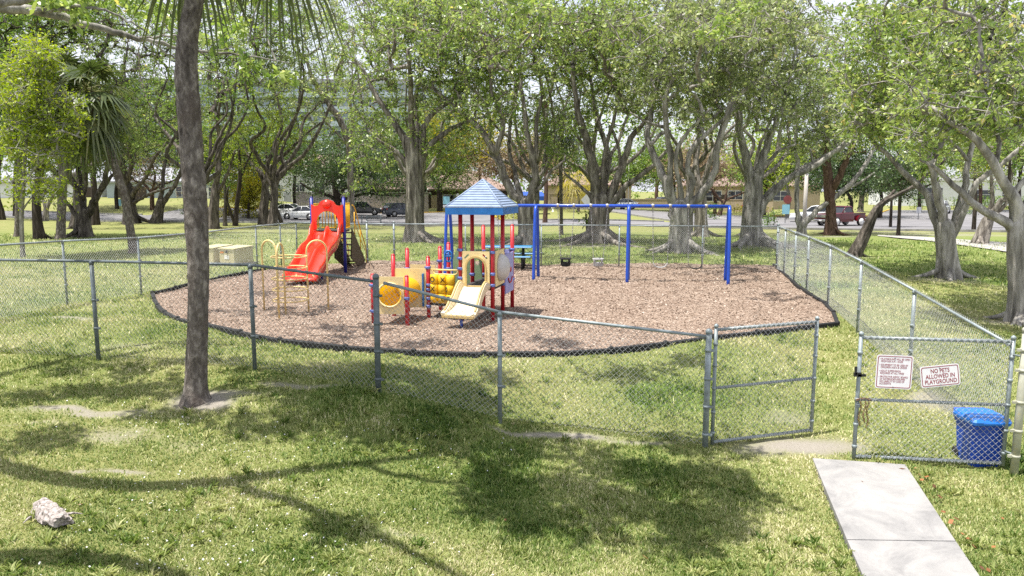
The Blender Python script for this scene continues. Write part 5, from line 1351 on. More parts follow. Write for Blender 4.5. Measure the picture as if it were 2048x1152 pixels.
# --- second row, standing close behind the first
G6 = 'second row of figs behind the first'
for lab, bx_, cs, lf_, sd_k in (('fig tree rising directly behind the thick straight fig trunk', (838,470), (720,830,930), leaf_fig2, 71), ('fig tree half hidden behind the arching fig beside the tower roof', (1068,471), (960,1060,1140), leaf_fig, 72),
                         ('fig tree half hidden behind the buttressed fig', (1186,471), (1130,1210,1290), leaf_fig2, 73), ('fig tree hidden behind the foot of the many-limbed fig', (1376,471), (1310,1400,1480), leaf_fig, 74),
                         ('fig tree hidden behind the stout fig by the fence corner', (1493,471), (1480,1570,1650), leaf_fig, 75),
                         ('fig tree standing behind the big palm trunk', (398,466), (330,420,500), leaf_mid, 76), ('fig tree rising between the forked fig and the oak', (545,452), (540,610,680), leaf_fig2, 77), ('fig tree deep in the left bank behind the fluted fig', (150,458), (40,140,260), leaf_mid, 78)):
    px, py = bx_; r_ = np.random.default_rng(sd_k); lim = [[(px, py, 22), (px + 2, 430, 18), (px + 4, 390, 16), (px + 2, 350, 14)]]
    for c_ in cs:
        for _ in range(2):
            x1, y1 = c_ + r_.normal(0, 30), r_.uniform(150, 230); lim.append([(px + 3, 385 - r_.uniform(0, 30), 10), (px + (x1 - px) * .22 + r_.normal(0, 8), 340 + r_.normal(0, 8), 9), (px + (x1 - px) * .5 + r_.normal(0, 14), 300 + r_.normal(0, 12), 8), (px + (x1 - px) * .75 + r_.normal(0, 12), (300 + y1) / 2, 6), (x1, y1, 5), (x1 + r_.normal(0, 15), y1 - 70, 3)])
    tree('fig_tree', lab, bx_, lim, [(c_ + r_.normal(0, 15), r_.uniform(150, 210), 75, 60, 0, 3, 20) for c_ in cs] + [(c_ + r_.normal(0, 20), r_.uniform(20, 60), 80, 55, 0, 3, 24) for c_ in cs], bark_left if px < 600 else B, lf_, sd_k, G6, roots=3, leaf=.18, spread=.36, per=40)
# --- right of the fence
G2 = 'trees on the grass right of the playground'
tree('young_fig', 'slender fig forking low in a V beside the pale pole', (1602,470), [
  [(1602,470,22),(1603,458,20),(1604,445,18)], [(1600,450,13),(1595,430,11),(1594,380,10),(1596,330,9),(1590,290,8),(1595,240,6),(1590,190,4)], [(1607,450,15),(1618,437,14),(1640,417,12),(1680,387,11),(1715,353,10),(1737,318,9),(1748,293,7),(1765,250,5),(1790,210,4)], [(1690,380,7),(1720,365,5),(1750,345,4)]],
  [(1600,190,80,70,0,2.4,90),(1680,150,80,80,0,2.6,100),(1760,210,70,50,0,2.2,60),(1640,290,40,25,0,1.2,14)], bark_grey, leaf_fig, 21, G2)
tree('pine_tree', 'dark shaggy red brown trunk in front of the red pickup truck', (1662,470), [
  [(1662,470,30),(1661,440,22),(1661,415,20),(1658,390,20),(1656,350,19),(1652,300,16),(1655,240,12),(1650,180,9)], [(1663,385,14),(1680,350,14),(1695,320,12),(1702,290,10),(1720,240,7)], [(1654,340,10),(1630,310,8),(1610,285,6)], [(1654,300,9),(1640,260,7),(1625,210,5)]],
  [(1640,250,70,60,0,2.4,60),(1710,260,60,60,0,2.4,60),(1670,170,80,60,0,2.6,70),(1690,320,45,30,0,1.4,22)], bark_red, leaf_dark, 22, G2, roots=6, tint0=.55)
tree('leaning_fig', 'twisted grey fig leaning right over the right fence', (1706,512), [
  [(1706,512,25),(1722,482,24),(1736,452,21),(1745,432,18),(1754,417,15),(1770,403,11),(1800,387,8),(1825,374,7),(1850,352,6),(1880,330,5),(1905,300,3)], [(1750,425,12),(1760,408,10),(1775,395,8),(1790,380,6)], [(1822,376,6),(1850,372,4),(1880,362,3)]],
  [(1890,300,40,30,0,1.6,20),(1850,330,30,20,0,1.0,14)], bark_left, leaf_fig, 23, G2, roots=3, fl=.25, flare=.2)
tree('fig_tree', 'big pale grey fig on the right lawn splitting into four bare limbs', (1895,556), [
  [(1896,556,46),(1895,530,42),(1893,500,40),(1891,470,40),(1890,452,38)], [(1884,462,22),(1873,440,20),(1860,401,17),(1843,374,16),(1817,355,14),(1790,325,12),(1767,302,10),(1751,289,9),(1730,265,6),(1700,250,4)],
  [(1887,455,24),(1886,430,21),(1879,401,19),(1870,361,16),(1863,322,14),(1843,275,11),(1810,239,9),(1784,216,8),(1754,209,6),(1715,215,4)], [(1898,468,22),(1906,455,20),(1919,414,17),(1929,381,15),(1932,335,13),(1945,289,11),(1952,250,9),(1960,200,6)],
  [(1902,472,16),(1918,440,15),(1935,407,14),(1955,364,13),(1985,341,11),(2015,318,10),(2048,289,9),(2080,260,7)], [(1868,318,10),(1878,295,12),(1889,275,13),(1902,252,12),(1915,235,8)], [(1843,275,8),(1850,230,7),(1845,180,6),(1860,120,4)], [(1935,320,8),(1910,290,6),(1890,270,4)]],
  [(1760,170,90,70,0,2.6,115),(1850,140,100,80,0,3,105),(1950,170,90,70,0,2.8,95),(1740,250,60,30,-.5,1.5,26),(1830,230,60,30,0,1.5,22),(1800,50,110,50,0,3,100),(1920,250,50,30,.5,1.4,14),(1850,-70,130,50,0,3.2,90)], bark_grey, leaf_fig, 24, G2, roots=8, tint0=.56, fl=.2)
tree('fig_tree', 'large pale fig at the right edge with limbs sweeping left', (2040,646), [
  [(2040,646,52),(2040,600,44),(2037,550,41),(2036,500,40),(2037,450,39)], [(2035,470,28),(2025,455,24),(2008,444,23),(1975,427,19),(1942,404,16),(1929,388,15),(1909,374,13),(1886,348,11),(1869,335,9),(1840,320,6)],
  [(2036,450,30),(2034,420,28),(2021,391,24),(1995,351,20),(1975,305,18),(1949,275,16),(1925,258,13),(1909,249,11),(1880,235,7),(1850,225,5)], [(2024,395,14),(2036,375,13),(2052,358,12),(2090,330,9)], [(2041,440,26),(2060,400,22),(2080,350,18),(2090,290,14)], [(1990,345,10),(2000,300,9),(1990,250,7),(2000,190,5)], [(1912,250,7),(1890,262,5),(1870,255,4)]],
  [(1880,200,70,50,0,1.8,80),(1980,180,90,70,0,2.2,90),(2070,180,90,90,0,2.2,80),(1960,50,110,50,0,2.4,60),(1840,280,40,20,0,1,8),(2010,-80,130,50,0,3.2,90)], bark_grey, leaf_fig, 25, G2, roots=10, tint0=.58, leaf=.12, fl=.2)
tree('leaning_fig', 'fluted leaning fig standing between the pale path and the parking area', (1962,488), [
  [(1961,488,30),(1968,460,27),(1975,440,23)], [(1974,445,16),(1994,412,13),(2011,394,11),(2020,360,9),(2030,310,6)], [(1978,444,13),(1990,425,11),(2005,415,9),(2018,395,6)], [(1973,440,12),(1985,400,9),(1982,360,7),(1990,310,5)]],
  [(2010,280,60,50,0,2,50),(1960,300,50,40,0,1.6,26)], B, leaf_fig2, 26, G2, roots=4, fl=.22)
tree('slim_tree', 'dark slim trunk at the far right edge beside the leaning fig', (2027,496), [
  [(2027,496,10),(2025,460,9),(2022,420,8),(2018,370,7),(2020,320,5)]], [(2020,300,45,40,0,1.6,26)], bark_dark, leaf_mid, 27, G2)
for lab, bx_, lim, bl in (('straight thin tree with a dark feathery crown beside the leaning fig', (1796,472), [[(1796,472,8),(1798,440,7),(1800,400,7),(1804,350,5)]], [(1810,365,32,26,0,1.2,46),(1800,340,40,18,0,1.2,24)]),
                          ('small thin dark tree by the road kerb, left of the feathery one', (1781,455), [[(1781,455,6),(1782,430,6),(1783,400,5),(1783,370,4)]], [(1780,372,28,22,0,1.2,34)]),
                          ('slim trunk by the road just right of the big pale fig', (1947,463), [[(1947,463,9),(1949,430,8),(1951,390,7),(1950,350,6)]], [(1950,330,45,35,0,1.8,34)])):
    tree('slim_tree', lab, bx_, lim, bl, bark_dark, leaf_dark if 'dark' in lab else leaf_mid, len(lab), G2, tint0=.6, leaf=.15, spread=.38)
# --- left of the playground
G3 = 'trees on the shaded bank left of the playground'
tree('lime_green_tree', 'young bright lime green tree with a thin pale trunk at the left edge', (45,516), [
  [(46,516,10),(44,480,9),(43,430,9),(47,370,8),(50,320,7),(55,260,6),(62,190,4),(70,130,3)], [(45,440,5),(36,400,4),(28,370,3),(10,340,2)], [(47,370,5),(75,330,4),(110,300,3)], [(50,320,4),(30,270,3),(15,220,2)], [(54,270,4),(90,220,3),(120,170,2)], [(43,425,4),(60,400,3),(75,380,2)]],
  [(70,130,34,36,0,.9,110),(38,200,42,40,-.3,1.0,90),(105,235,38,38,.3,1.0,90),(25,285,40,28,0,1,28),(100,300,40,22,0,.9,24),(50,370,40,30,0,1,24),(105,370,30,20,0,1,14),(150,250,16,20,0,.6,12)], bark_grey, leaf_lime, 31, G3, tint0=.5, leaf=.12, flare=.2)
tree('fig_tree', 'dark thick trunk with a broken pale stub, beside the thin lime tree', (80,478), [
  [(80,478,24),(76,450,20),(74,425,18),(73,400,17),(76,360,16)], [(74,405,9),(85,385,8),(100,380,5)], [(76,365,12),(72,320,10),(60,270,8),(50,220,6)], [(77,365,11),(90,320,9),(100,270,7),(120,220,5)]],
  [(60,250,80,70,0,2.4,60),(20,150,70,80,0,2.6,70),(60,20,130,55,0,3.2,130)], bark_dark, leaf_mid, 32, G3, roots=4, nclus=1.9)
tree('small_tree', 'small forked grey tree behind the broken stub trunk', (93,442), [
  [(92,442,12),(92,425,11),(93,410,9)], [(91,415,6),(84,390,5),(80,360,4)], [(95,415,7),(104,395,6),(110,370,4),(106,340,3)]], [(95,345,40,25,0,1.8,30)], B, leaf_mid, 33, G3, nclus=1.9)
tree('fig_tree', 'dark fluted fig splitting into curved limbs, second thick trunk from the vertical palm', (167,474), [
  [(167,474,36),(166,450,31),(166,425,29)], [(158,440,10),(150,428,10),(140,412,9),(132,404,8),(120,380,6),(115,340,4)], [(164,430,18),(160,400,16),(152,375,13),(140,350,12),(133,315,10),(128,270,7)], [(167,428,16),(165,390,12),(160,350,11),(150,320,9),(152,270,6)],
  [(172,430,18),(183,409,15),(196,392,14),(206,372,12),(214,340,10),(220,300,8),(235,260,6)], [(190,400,9),(208,375,8),(225,350,6),(240,340,4)], [(166,400,8),(172,360,7),(170,310,6)]],
  [(140,260,60,60,0,2.2,60),(230,250,60,60,0,2.2,60),(180,190,90,70,0,2.4,60),(150,60,110,80,0,3,90),(150,-90,130,50,0,3.2,130)], bark_left, leaf_fig, 34, G3, roots=3, fl=.24, nclus=1.9)
tree('fig_tree', 'dark straight trunk standing just behind the fluted fig', (191,450), [[(191,450,17),(190,420,14),(188,380,13),(186,340,11),(184,290,8)], [(187,345,8),(175,310,6),(165,270,4)], [(186,330,8),(200,290,6),(215,250,4)]], [(190,240,70,50,0,2.4,50)], bark_dark, leaf_mid, 35, G3, nclus=1.9)
palm('palm_tree', 'tall vertical cabbage palm on the left bank beside the lime green tree', [(121,478,18),(122,440,16),(124,400,16),(126,350,16),(128,300,16),(130,240,16),(134,170,16)], (0, 0, .3), 36, 1.4, 1.5, 6, bark_palm, frond_m, segs=18, elev=(-1.0, 1.2), hang=.32, wsc=1.8, lumpy=.02, group='palms on the left bank')
palm('palm_tree', 'dark cabbage palm behind the top of the lime green tree', [(36,474,14),(38,400,13),(42,300,13),(46,200,13),(50,130,14)], (0, 0, .3), 34, 1.3, 1.5, 8, bark_palm, frond_m, segs=16, elev=(-1.2, 1.2), hang=.35, wsc=2.0, group='palms on the left bank', tint0=.25)
palm('palm_tree', 'cabbage palm leaning left with a shaggy skirt of dead fronds', [(268,506,17),(262,470,16),(250,400,15),(234,346,15),(217,292,15),(203,255,15),(192,222,16),(183,190,17)], (-.2, 0, .3), 40, 1.1, 1.3, 7, bark_palm, frond_m, segs=18, elev=(-1.3, 1.2), hang=.38, wsc=1.8, lumpy=.02, group='palms on the left bank', tint0=.42, boots=16)
tree('fig_tree', 'dark double-trunked fig right behind the leaning palm', (262,447), [
  [(262,447,34),(260,425,28),(258,400,24),(254,370,20)], [(254,375,16),(248,345,14),(237,317,12),(228,280,10),(225,240,7)], [(262,400,12),(272,378,10),(292,354,8),(308,317,6),(330,290,4)], [(262,410,9),(285,395,7),(310,384,6),(340,375,4)], [(255,370,11),(262,330,9),(258,290,7),(275,240,5)]],
  [(240,200,70,70,0,2.4,60),(310,230,70,60,0,2.4,60),(280,150,90,70,0,2.6,60),(250,50,120,70,0,3,90),(380,60,90,70,0,2.6,60),(280,-100,130,50,0,3.2,130)], bark_left, leaf_fig, 36, G3, roots=3, nclus=1.9)
tree('fig_tree', 'fig with two upcurved horn-like limbs left of the big palm trunk', (312,446), [
  [(311,446,25),(317,425,20),(321,405,17)], [(319,408,11),(325,380,9),(327,345,8),(332,318,7),(340,280,5)], [(324,408,12),(337,390,10),(352,366,9),(365,335,9),(365,310,8),(355,285,6),(358,240,4)], [(325,385,5),(312,365,4),(290,355,3)]],
  [(330,230,70,60,0,2.4,70),(300,290,40,30,0,1.6,20),(340,130,100,80,0,2.8,80),(350,-80,130,50,0,3.2,130)], bark_left, leaf_fig, 37, G3, nclus=1.9)
tree('bare_tree', 'sprawling tan tree with bare pale branches on the lawn behind the horned fig', (305,420), [
  [(305,420,10),(304,400,9),(305,380,8)], [(304,388,6),(290,370,5),(270,362,4),(255,345,3)], [(306,385,6),(320,370,5),(340,364,4),(365,350,3)], [(305,382,5),(310,350,4),(300,320,3)], [(303,392,5),(285,392,4),(268,400,3)]],
  [(310,320,65,45,0,4,70),(280,350,40,25,0,3,30)], bark_red, leaf_brown, 38, G3, leaf=.2, spread=.8, per=40)
tree('fig_tree', 'dark multi-stem fig immediately right of the big palm trunk', (424,458), [
  [(424,458,30),(426,430,24),(430,400,20),(433,370,17)], [(416,450,11),(412,420,9),(410,390,8),(405,350,6)], [(433,375,13),(437,335,11),(440,290,9),(435,240,7),(445,180,5)], [(434,390,8),(447,365,7),(458,340,6),(470,300,4)]],
  [(430,220,70,80,0,2.4,80),(450,120,90,80,0,2.8,90),(500,170,70,70,0,2.4,60),(560,110,90,80,0,2.6,110),(490,90,90,80,0,2.6,60),(540,20,110,60,0,3,80),(480,-70,130,50,0,3.2,130)], bark_left, leaf_fig, 39, G3, roots=3, nclus=1.9)
tree('slim_tree', 'slim curved dark trunk second to the right of the big palm', (471,452), [
  [(471,452,11),(473,425,10),(475,400,9),(479,370,9),(480,340,7),(478,300,5)], [(468,445,7),(460,420,6),(453,398,5),(456,375,4)], [(479,360,5),(492,330,4),(505,300,3)]],
  [(470,290,60,35,0,2,60),(440,320,50,30,0,1.6,36),(500,250,60,35,0,1.8,36)], bark_dark, leaf_lime, 40, G3, tint0=.42)
tree('slim_tree', 'short pale trunk between the two dark trunks right of the big palm', (451,452), [[(451,452,9),(450,430,8),(451,405,7),(449,370,5)]], [(450,360,30,20,0,1.4,20)], bark_left, leaf_mid, 41, G3, nclus=1.9)
tree('fig_tree', 'dark trunk cut by the left edge of the view', (3,440), [[(4,440,13),(2,420,11),(-4,395,9),(-4,350,8),(5,300,6)]], [(0,300,50,40,0,2,40),(10,60,70,80,0,2.6,70),(0,0,130,55,0,3.2,130)], bark_dark, leaf_mid, 42, G3, nclus=1.9)
# --- oak and others over the parking lot
G4 = 'trees along the road and parking lot'
tree('oak_tree', 'dark spreading oak over the parked cars behind the red slide', (676,436), [
  [(676,436,15),(675,415,14),(674,400,13),(670,375,12),(667,350,9)], [(672,402,8),(660,393,8),(643,385,7),(617,376,6),(600,365,4)], [(677,405,8),(690,398,7),(729,388,6),(765,390,5),(801,391,4)], [(676,395,8),(690,375,7),(715,350,6),(740,330,4)], [(669,370,7),(650,345,6),(630,325,4)]],
  [(640,345,70,30,0,5,90),(720,355,80,28,0,5,90),(780,372,50,16,0,4,40),(690,310,90,40,0,5,90),(790,330,50,35,0,4,40)], bark_dark, leaf_dark, 51, G4, leaf=.22, spread=.9, per=60, tint0=.6)
tree('weeping_tree', 'fluffy yellow green weeping tree at the left end of the parking lot', (497,438), [[(497,438,5),(497,420,5),(498,400,4),(500,375,3)]], [(497,385,42,42,0,2.6,150)], bark_dark, leaf_gold, 52, G4, leaf=.20, spread=.6, per=70, tint0=.35)
tree('bare_tree', 'small dark bare tree on the island between the two figs at centre right', (1440,432), [
  [(1438,432,11),(1443,415,8),(1449,402,7)], [(1446,408,5),(1435,392,4),(1421,374,3)], [(1450,402,5),(1470,392,4),(1495,382,3),(1510,365,2)], [(1450,402,5),(1453,385,4),(1455,365,3)]], [(1450,345,55,22,0,3,50)], bark_red, leaf_brown, 53, G4, leaf=.16, spread=.7, per=40, roots=3)
tree('slim_tree', 'dark tree trunk between the parked cars and the tan villa', (1315,410), [[(1315,410,9),(1313,390,8),(1314,370,7),(1310,345,6)], [(1314,372,5),(1325,350,4)]], [(1320,320,60,40,0,4,60)], bark_red, leaf_mid, 54, G4, leaf=.22, spread=.8, per=50)
tree('oak_tree', 'round crowned tree left of the tower roof in front of the dark villa', (880,424), [[(880,424,12),(879,400,11),(879,370,9)], [(879,380,6),(860,350,5)], [(880,375,6),(900,345,4)]], [(880,345,50,30,0,4,90),(850,320,50,30,0,4,50),(920,330,40,25,0,3,40)], bark_dark, leaf_mid, 55, G4, leaf=.22, spread=.85, per=60)
palm('palm_tree', 'palm with a brown skirt of dead fronds behind the red pickup', [(1721,424,11),(1723,400,10),(1726,375,10),(1729,350,10)], (0, 0, .4), 26, 1.4, 1.5, 61, bark_palm, frond_m, segs=12, elev=(-1.3, 1.2), hang=.6, group='palms by the road')
palm('palm_tree', 'yellowing palm seen left of the buttressed fig', [(1157,424,6),(1157,405,6),(1156,385,6),(1156,365,6)], (0, 0, .3), 26, 1.8, 2.2, 62, bark_palm, frond_gold, segs=12, elev=(-.7, 1.2), hang=.6, group='palms by the road')
palm('palm_tree', 'dark drooping palm half hidden beside the arching fig, high above the swings', [(1123,470,7),(1122,400,7),(1121,300,8),(1120,230,8)], (0, 0, .2), 24, 1.2, 1.3, 63, bark_palm, frond_m, segs=14, elev=(-1.3, .9), hang=.7, group='palms by the road', tint0=.25)
palm('palm_tree', 'small yellow topped palm in the gap between the pale figs at right', [(1868,440,7),(1868,400,7),(1866,350,7),(1864,310,7)], (0, 0, .2), 20, 1.0, 1.2, 64, bark_palm, frond_gold, segs=12, elev=(-1.1, 1.0), hang=.6, group='palms by the road')
# --- tree off to the left whose boughs reach over the lawn; its shadow falls across the front
SHX, SHY = .27, .115                         # shadow displacement per metre of height
def above(px, py, h):
    p = gp(px, py); return np.array([p[0] - SHX * h, p[1] - SHY * h, p[2] + h])
rng = np.random.default_rng(77)
tb = np.array([-9.6, 8.2, g(-9.6, 8.2)])
ot = thing('overhanging_tree', 'pale barked tree just out of view at left with long boughs reaching over the lawn', 'tree', tb)
m = MB(); fork = tb + [.4, -.1, 4.4]
m.tube(spline([tb - UP * .3, tb + UP * .3, tb + [.15, 0, 2.2], fork], 16), np.interp(np.linspace(0, 1, 16), [0, .1, 1], [.42, .30, .23]), 18, lobes=flute(.15, 5, 8, 2, 1, .6))
bough = [[fork, PD(-60, 8, 11.3), PD(0, 15, 11.6), PD(50, 19, 11.8), PD(100, 28, 12.0), PD(160, 47, 12.2), PD(220, 62, 12.4), PD(277, 76, 12.6), PD(340, 92, 12.9), PD(420, 104, 13.2), PD(500, 112, 13.6), PD(580, 128, 14)]]
br = [[.12, .085, .075, .07, .065, .055, .048, .04, .03, .024, .016, .008]]
bough += [[PD(60, 20, 11.8), PD(110, 20, 11.7), PD(160, 14, 11.6), PD(200, 18, 11.6), PD(240, 33, 11.7), PD(270, 48, 11.8), PD(300, 70, 12)], [PD(280, 76, 12.6), PD(330, 72, 12.4), PD(380, 74, 12.4), PD(440, 78, 12.4)], [PD(300, 82, 12.7), PD(340, 110, 12.9), PD(380, 130, 13), PD(450, 150, 13.2)], [PD(85, 22, 12), PD(84, 5, 12), PD(90, -20, 12)], [PD(110, 30, 12), PD(130, 12, 11.9), PD(138, -10, 11.8)],
          [PD(420, 104, 13.2), PD(470, 92, 13), PD(500, 70, 13)], [PD(-80, -8, 10.6), PD(0, 3, 11), PD(40, 1, 11.2), PD(90, -14, 11.4)]]
br += [[.03, .028, .024, .02, .016, .012, .007], [.02, .016, .011, .006], [.02, .014, .01, .005], [.016, .013, .01], [.014, .011, .008], [.012, .008, .004], [.09, .07, .06, .05]]
H6 = 6.6
def bl(pts_, h0=H6, dh=0): return [above(a, b_, h0 + dh * i) for i, (a, b_) in enumerate(pts_)]
b1 = bl([(-150, 880), (0, 932), (130, 962), (250, 977), (360, 975), (450, 965), (600, 940), (720, 926), (830, 913), (960, 905), (1080, 900)])
bough.append([fork] + b1); br.append([.16, .115, .105, .10, .095, .09, .08, .06, .045, .034, .024, .012])
bough.append([b1[5]] + bl([(520, 985), (600, 1010), (700, 1058), (800, 1100), (900, 1150), (1000, 1190)])); br.append([.06, .055, .05, .045, .036, .028, .014])
bough.append([b1[7]] + bl([(800, 950), (900, 965), (1000, 975), (1120, 1000)])); br.append([.04, .034, .026, .018, .008])
bough.append([b1[8]] + bl([(930, 880), (1030, 855), (1100, 845)])); br.append([.035, .026, .018, .008])
bough.append([b1[9]] + bl([(1080, 935), (1200, 950), (1330, 960), (1430, 985)])); br.append([.03, .026, .02, .016, .008])
b2 = bl([(-120, 1140), (0, 1118), (90, 1112), (170, 1114), (260, 1128), (340, 1150), (420, 1190)], 6.2)
bough.append([fork - UP * .4] + b2); br.append([.13, .10, .09, .085, .075, .06, .05, .03])
for q, r_ in zip(bough, br):
    n_ = max(10, len(q) * 4); P4 = spline([np.append(a, b_) for a, b_ in zip(q, r_)], n_); m.tube(P4[:, :3] + rng.normal(0, .012, (n_, 3)), np.maximum(P4[:, 3], .004) * (1.35 if q[-1][1] < 10.4 else 1), 8)
cls = []
def patch(px, py, rx, ry, n_, h=H6, dh=.5):
    for _ in range(n_):
        a = rng.uniform(0, 2 * PI); r_ = math.sqrt(rng.random()); cls.append(above(px + rx * r_ * math.cos(a), py + ry * r_ * math.sin(a), h + rng.normal(0, dh * .6)))
for a in [(1330, 955, 55, 22, 7), (1420, 960, 60, 26, 8), (1480, 985, 40, 18, 6), (1400, 1030, 60, 28, 6), (1310, 1010, 50, 20, 6), (1380, 1080, 40, 16, 5), (1440, 1045, 40, 18, 5), (1240, 935, 50, 16, 6), (1230, 1010, 45, 18, 5), (1140, 980, 50, 18, 5), (1060, 1000, 60, 22, 7), (1010, 955, 45, 18, 6), (1090, 1040, 50, 18, 5), (980, 1010, 45, 18, 4), (1170, 1060, 45, 14, 3),
          (820, 835, 130, 24, 20), (900, 800, 100, 18, 10), (1130, 900, 70, 14, 4), (1340, 895, 80, 12, 5), (1470, 900, 40, 10, 3), (640, 790, 110, 20, 10), (330, 780, 170, 16, 10), (120, 790, 150, 18, 9), (180, 735, 190, 14, 10), (560, 850, 100, 16, 6), (380, 840, 120, 14, 5), (700, 1065, 60, 14, 3), (90, 880, 90, 16, 4), (1260, 745, 120, 10, 7), (1350, 720, 70, 9, 4), (1000, 760, 80, 10, 4), (450, 730, 60, 8, 3), (960, 862, 130, 16, 14), (1000, 905, 60, 18, 6), (870, 880, 60, 12, 4), (740, 870, 60, 10, 3), (930, 770, 70, 10, 4), (620, 625, 120, 12, 7), (700, 660, 90, 8, 6), (450, 625, 70, 10, 4), (1095, 688, 50, 8, 4), (860, 690, 90, 7, 4), (1560, 595, 60, 8, 5), (560, 590, 60, 8, 3)]: patch(*a)
cls = np.array(cls)
P_all = np.concatenate([spline(np.array(q), 30) for q in bough]); order = np.argsort([np.min(((P_all - c) ** 2).sum(1)) for c in cls]); ND = list(P_all); A_ = []
for ci in order:
    c = cls[ci]; arr = np.array(ND); j = np.argmin(((arr - c) ** 2).sum(1)); p = arr[j]; L = np.linalg.norm(c - p); t_ = np.linspace(0, 1, 5)[:, None]
    q = p * (1 - t_) + c * t_ + np.sin(t_ * PI) * rng.normal(0, .1 * L, 3); A_.append(q); ND += list(q[1:])
A_ = np.array(A_); m.tubes(A_, np.tile(np.array([.016, .013, .010, .008, .005]), (len(A_), 1)), 5)
e = np.repeat(cls, 4, 0); dv = rng.normal(0, .28, e.shape); m.tubes(np.stack([e, e + dv * .5, e + dv], 1), np.tile(np.array([.006, .005, .003]), (len(e), 1)), 3)
vis = np.array([PD(a, b_, Y_) for a, b_, Y_ in [(120, 8, 11.8), (150, 5, 11.7), (140, 20, 11.8), (430, 80, 12.4), (470, 60, 13), (260, 20, 12), (560, 150, 13.6), (500, 130, 13.4)]])
V, tn = crown_leaves(np.concatenate([cls, vis]), 96, .125, .17, rng, .5, .16, zf=.35, up=1.6, K=9)
m.build('trunk', bark_grey, ot); quadmesh('crown', V, leaf_fig, ot, tn)

# --- back rows of trees behind the figs: filling the gaps with crowns further off
G5 = 'mixed trees behind the fig row'
rr = np.random.default_rng(99)
kinds = [(leaf_mid, bark_dark, 'mid green'), (leaf_gold, bark_red, 'golden green'), (leaf_brown, bark_red, 'thin brownish'), (leaf_dark, bark_dark, 'dark green'), (leaf_lime, bark_grey, 'lime green')]
spots = [(30, 428, 84, 0, 160, 'at the far left lawn edge'), (150, 424, 92, 2, 230, 'on the far lawn behind the vertical palm'), (235, 422, 96, 3, 250, 'in front of the pale bungalow'), (370, 425, 92, 0, 260, 'behind the big palm trunk'), (455, 428, 86, 3, 280, 'left of the weeping tree'),
         (590, 420, 100, 0, 270, 'behind the white parked cars'), (745, 415, 104, 3, 290, 'behind the wooden fence'), (850, 415, 106, 0, 240, 'above the dark villa roof'), (960, 418, 100, 1, 250, 'right behind the tower roof'), (1035, 420, 98, 2, 300, 'beside the blue canopy'),
         (1120, 416, 104, 0, 300, 'between the arching and the buttressed fig'), (1245, 414, 106, 0, 320, 'behind the parked saloon'), (1345, 414, 104, 0, 300, 'in line with the middle of the right swing bay'), (1430, 420, 98, 2, 310, 'in front of the tan villa roof'), (1530, 425, 92, 0, 320, 'behind the stout fig'),
         (1575, 425, 90, 4, 300, 'behind the pale pole'), (1700, 428, 86, 3, 330, 'dark behind the red pickup'), (1760, 425, 88, 3, 330, 'dark right of the skirted palm'), (1840, 415, 104, 0, 270, 'beyond the white building hedge'), (1960, 412, 108, 1, 260, 'orange tinged above the white building'), (2040, 412, 106, 0, 250, 'far right above the hedge')]
for i, (px, py, Y, kd, ty, where) in enumerate(spots):
    lf_, bk_, nm = kinds[kd]; w_ = rr.uniform(55, 80); hgt = py - ty
    lim = [[(px, py, rr.uniform(6, 10)), (px + rr.normal(0, 3), py - hgt * .25, 7), (px + rr.normal(0, 6), py - hgt * .5, 6)]]
    for _ in range(4):
        a_ = lim[0][-1]; dx_ = rr.normal(0, 28); lim.append([(a_[0], a_[1], 5), (a_[0] + dx_ * .5, a_[1] - hgt * .15, 4), (a_[0] + dx_, a_[1] - hgt * .35, 2.5)])
    tree('background_tree', f'{nm} tree {where}', (px, py), lim, [(px + rr.normal(0, 12), ty + hgt * .22, w_, hgt * .24, 0, 4.5, 70), (px + rr.normal(0, 30), ty + hgt * .30, w_ * .8, hgt * .16, 0, 4, 34), (px + rr.normal(0, 25), ty + hgt * .05, w_ * .8, hgt * .25, 0, 4, 36)],
         bk_, lf_, 200 + i, G5, Y=Y, leaf=.30, spread=1.0, per=46, twig=1.6, flare=.2, tint0=.45 + rr.normal(0, .05))
# far treeline: reads as one mass
n = 1500; cl_ = np.stack([rr.uniform(-150, 150, n), rr.uniform(165, 190, n), np.zeros(n)], -1); cl_[:, 2] = 1 + rr.random(n) ** .8 * (17 + 6 * vnoise(cl_[:, 0], cl_[:, 1], .06, 21))
V, tn = crown_leaves(cl_, 26, .75, 1.9, rr, .45, .2); tag(quadmesh('treeline', V, leaf_mid, None, tn), 'far band of trees closing the view behind the buildings', 'trees', kind='stuff')
# ------------------------------------------------------------------ buildings
stucco_t = paint('tan stucco wall', (.42, .34, .25), .9, .07, .8); stucco_w = paint('white stucco', (.66, .67, .70), .9, .05, .5); stucco_b = paint('pale blue wall', (.36, .42, .47), .85, .05, .5)
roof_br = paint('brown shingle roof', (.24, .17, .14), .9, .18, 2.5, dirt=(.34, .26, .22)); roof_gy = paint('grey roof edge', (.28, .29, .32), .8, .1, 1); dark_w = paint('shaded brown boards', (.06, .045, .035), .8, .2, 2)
wood_f = paint('weathered fence boards', (.42, .37, .32), .9, .15, 1.2, dirt=(.30, .26, .22)); trim_w = paint('white trim', (.70, .70, .70), .7, .05, 2); door_m = paint('grey door', (.25, .26, .28), .6, .1, 2)
def bfrm(pxa, pxb, Y, rot=0):
    a, b_ = PD(pxa, 400, Y), PD(pxb, 400, Y); c_ = (a + b_) / 2; return c_[0], Y, abs(b_[0] - a[0])
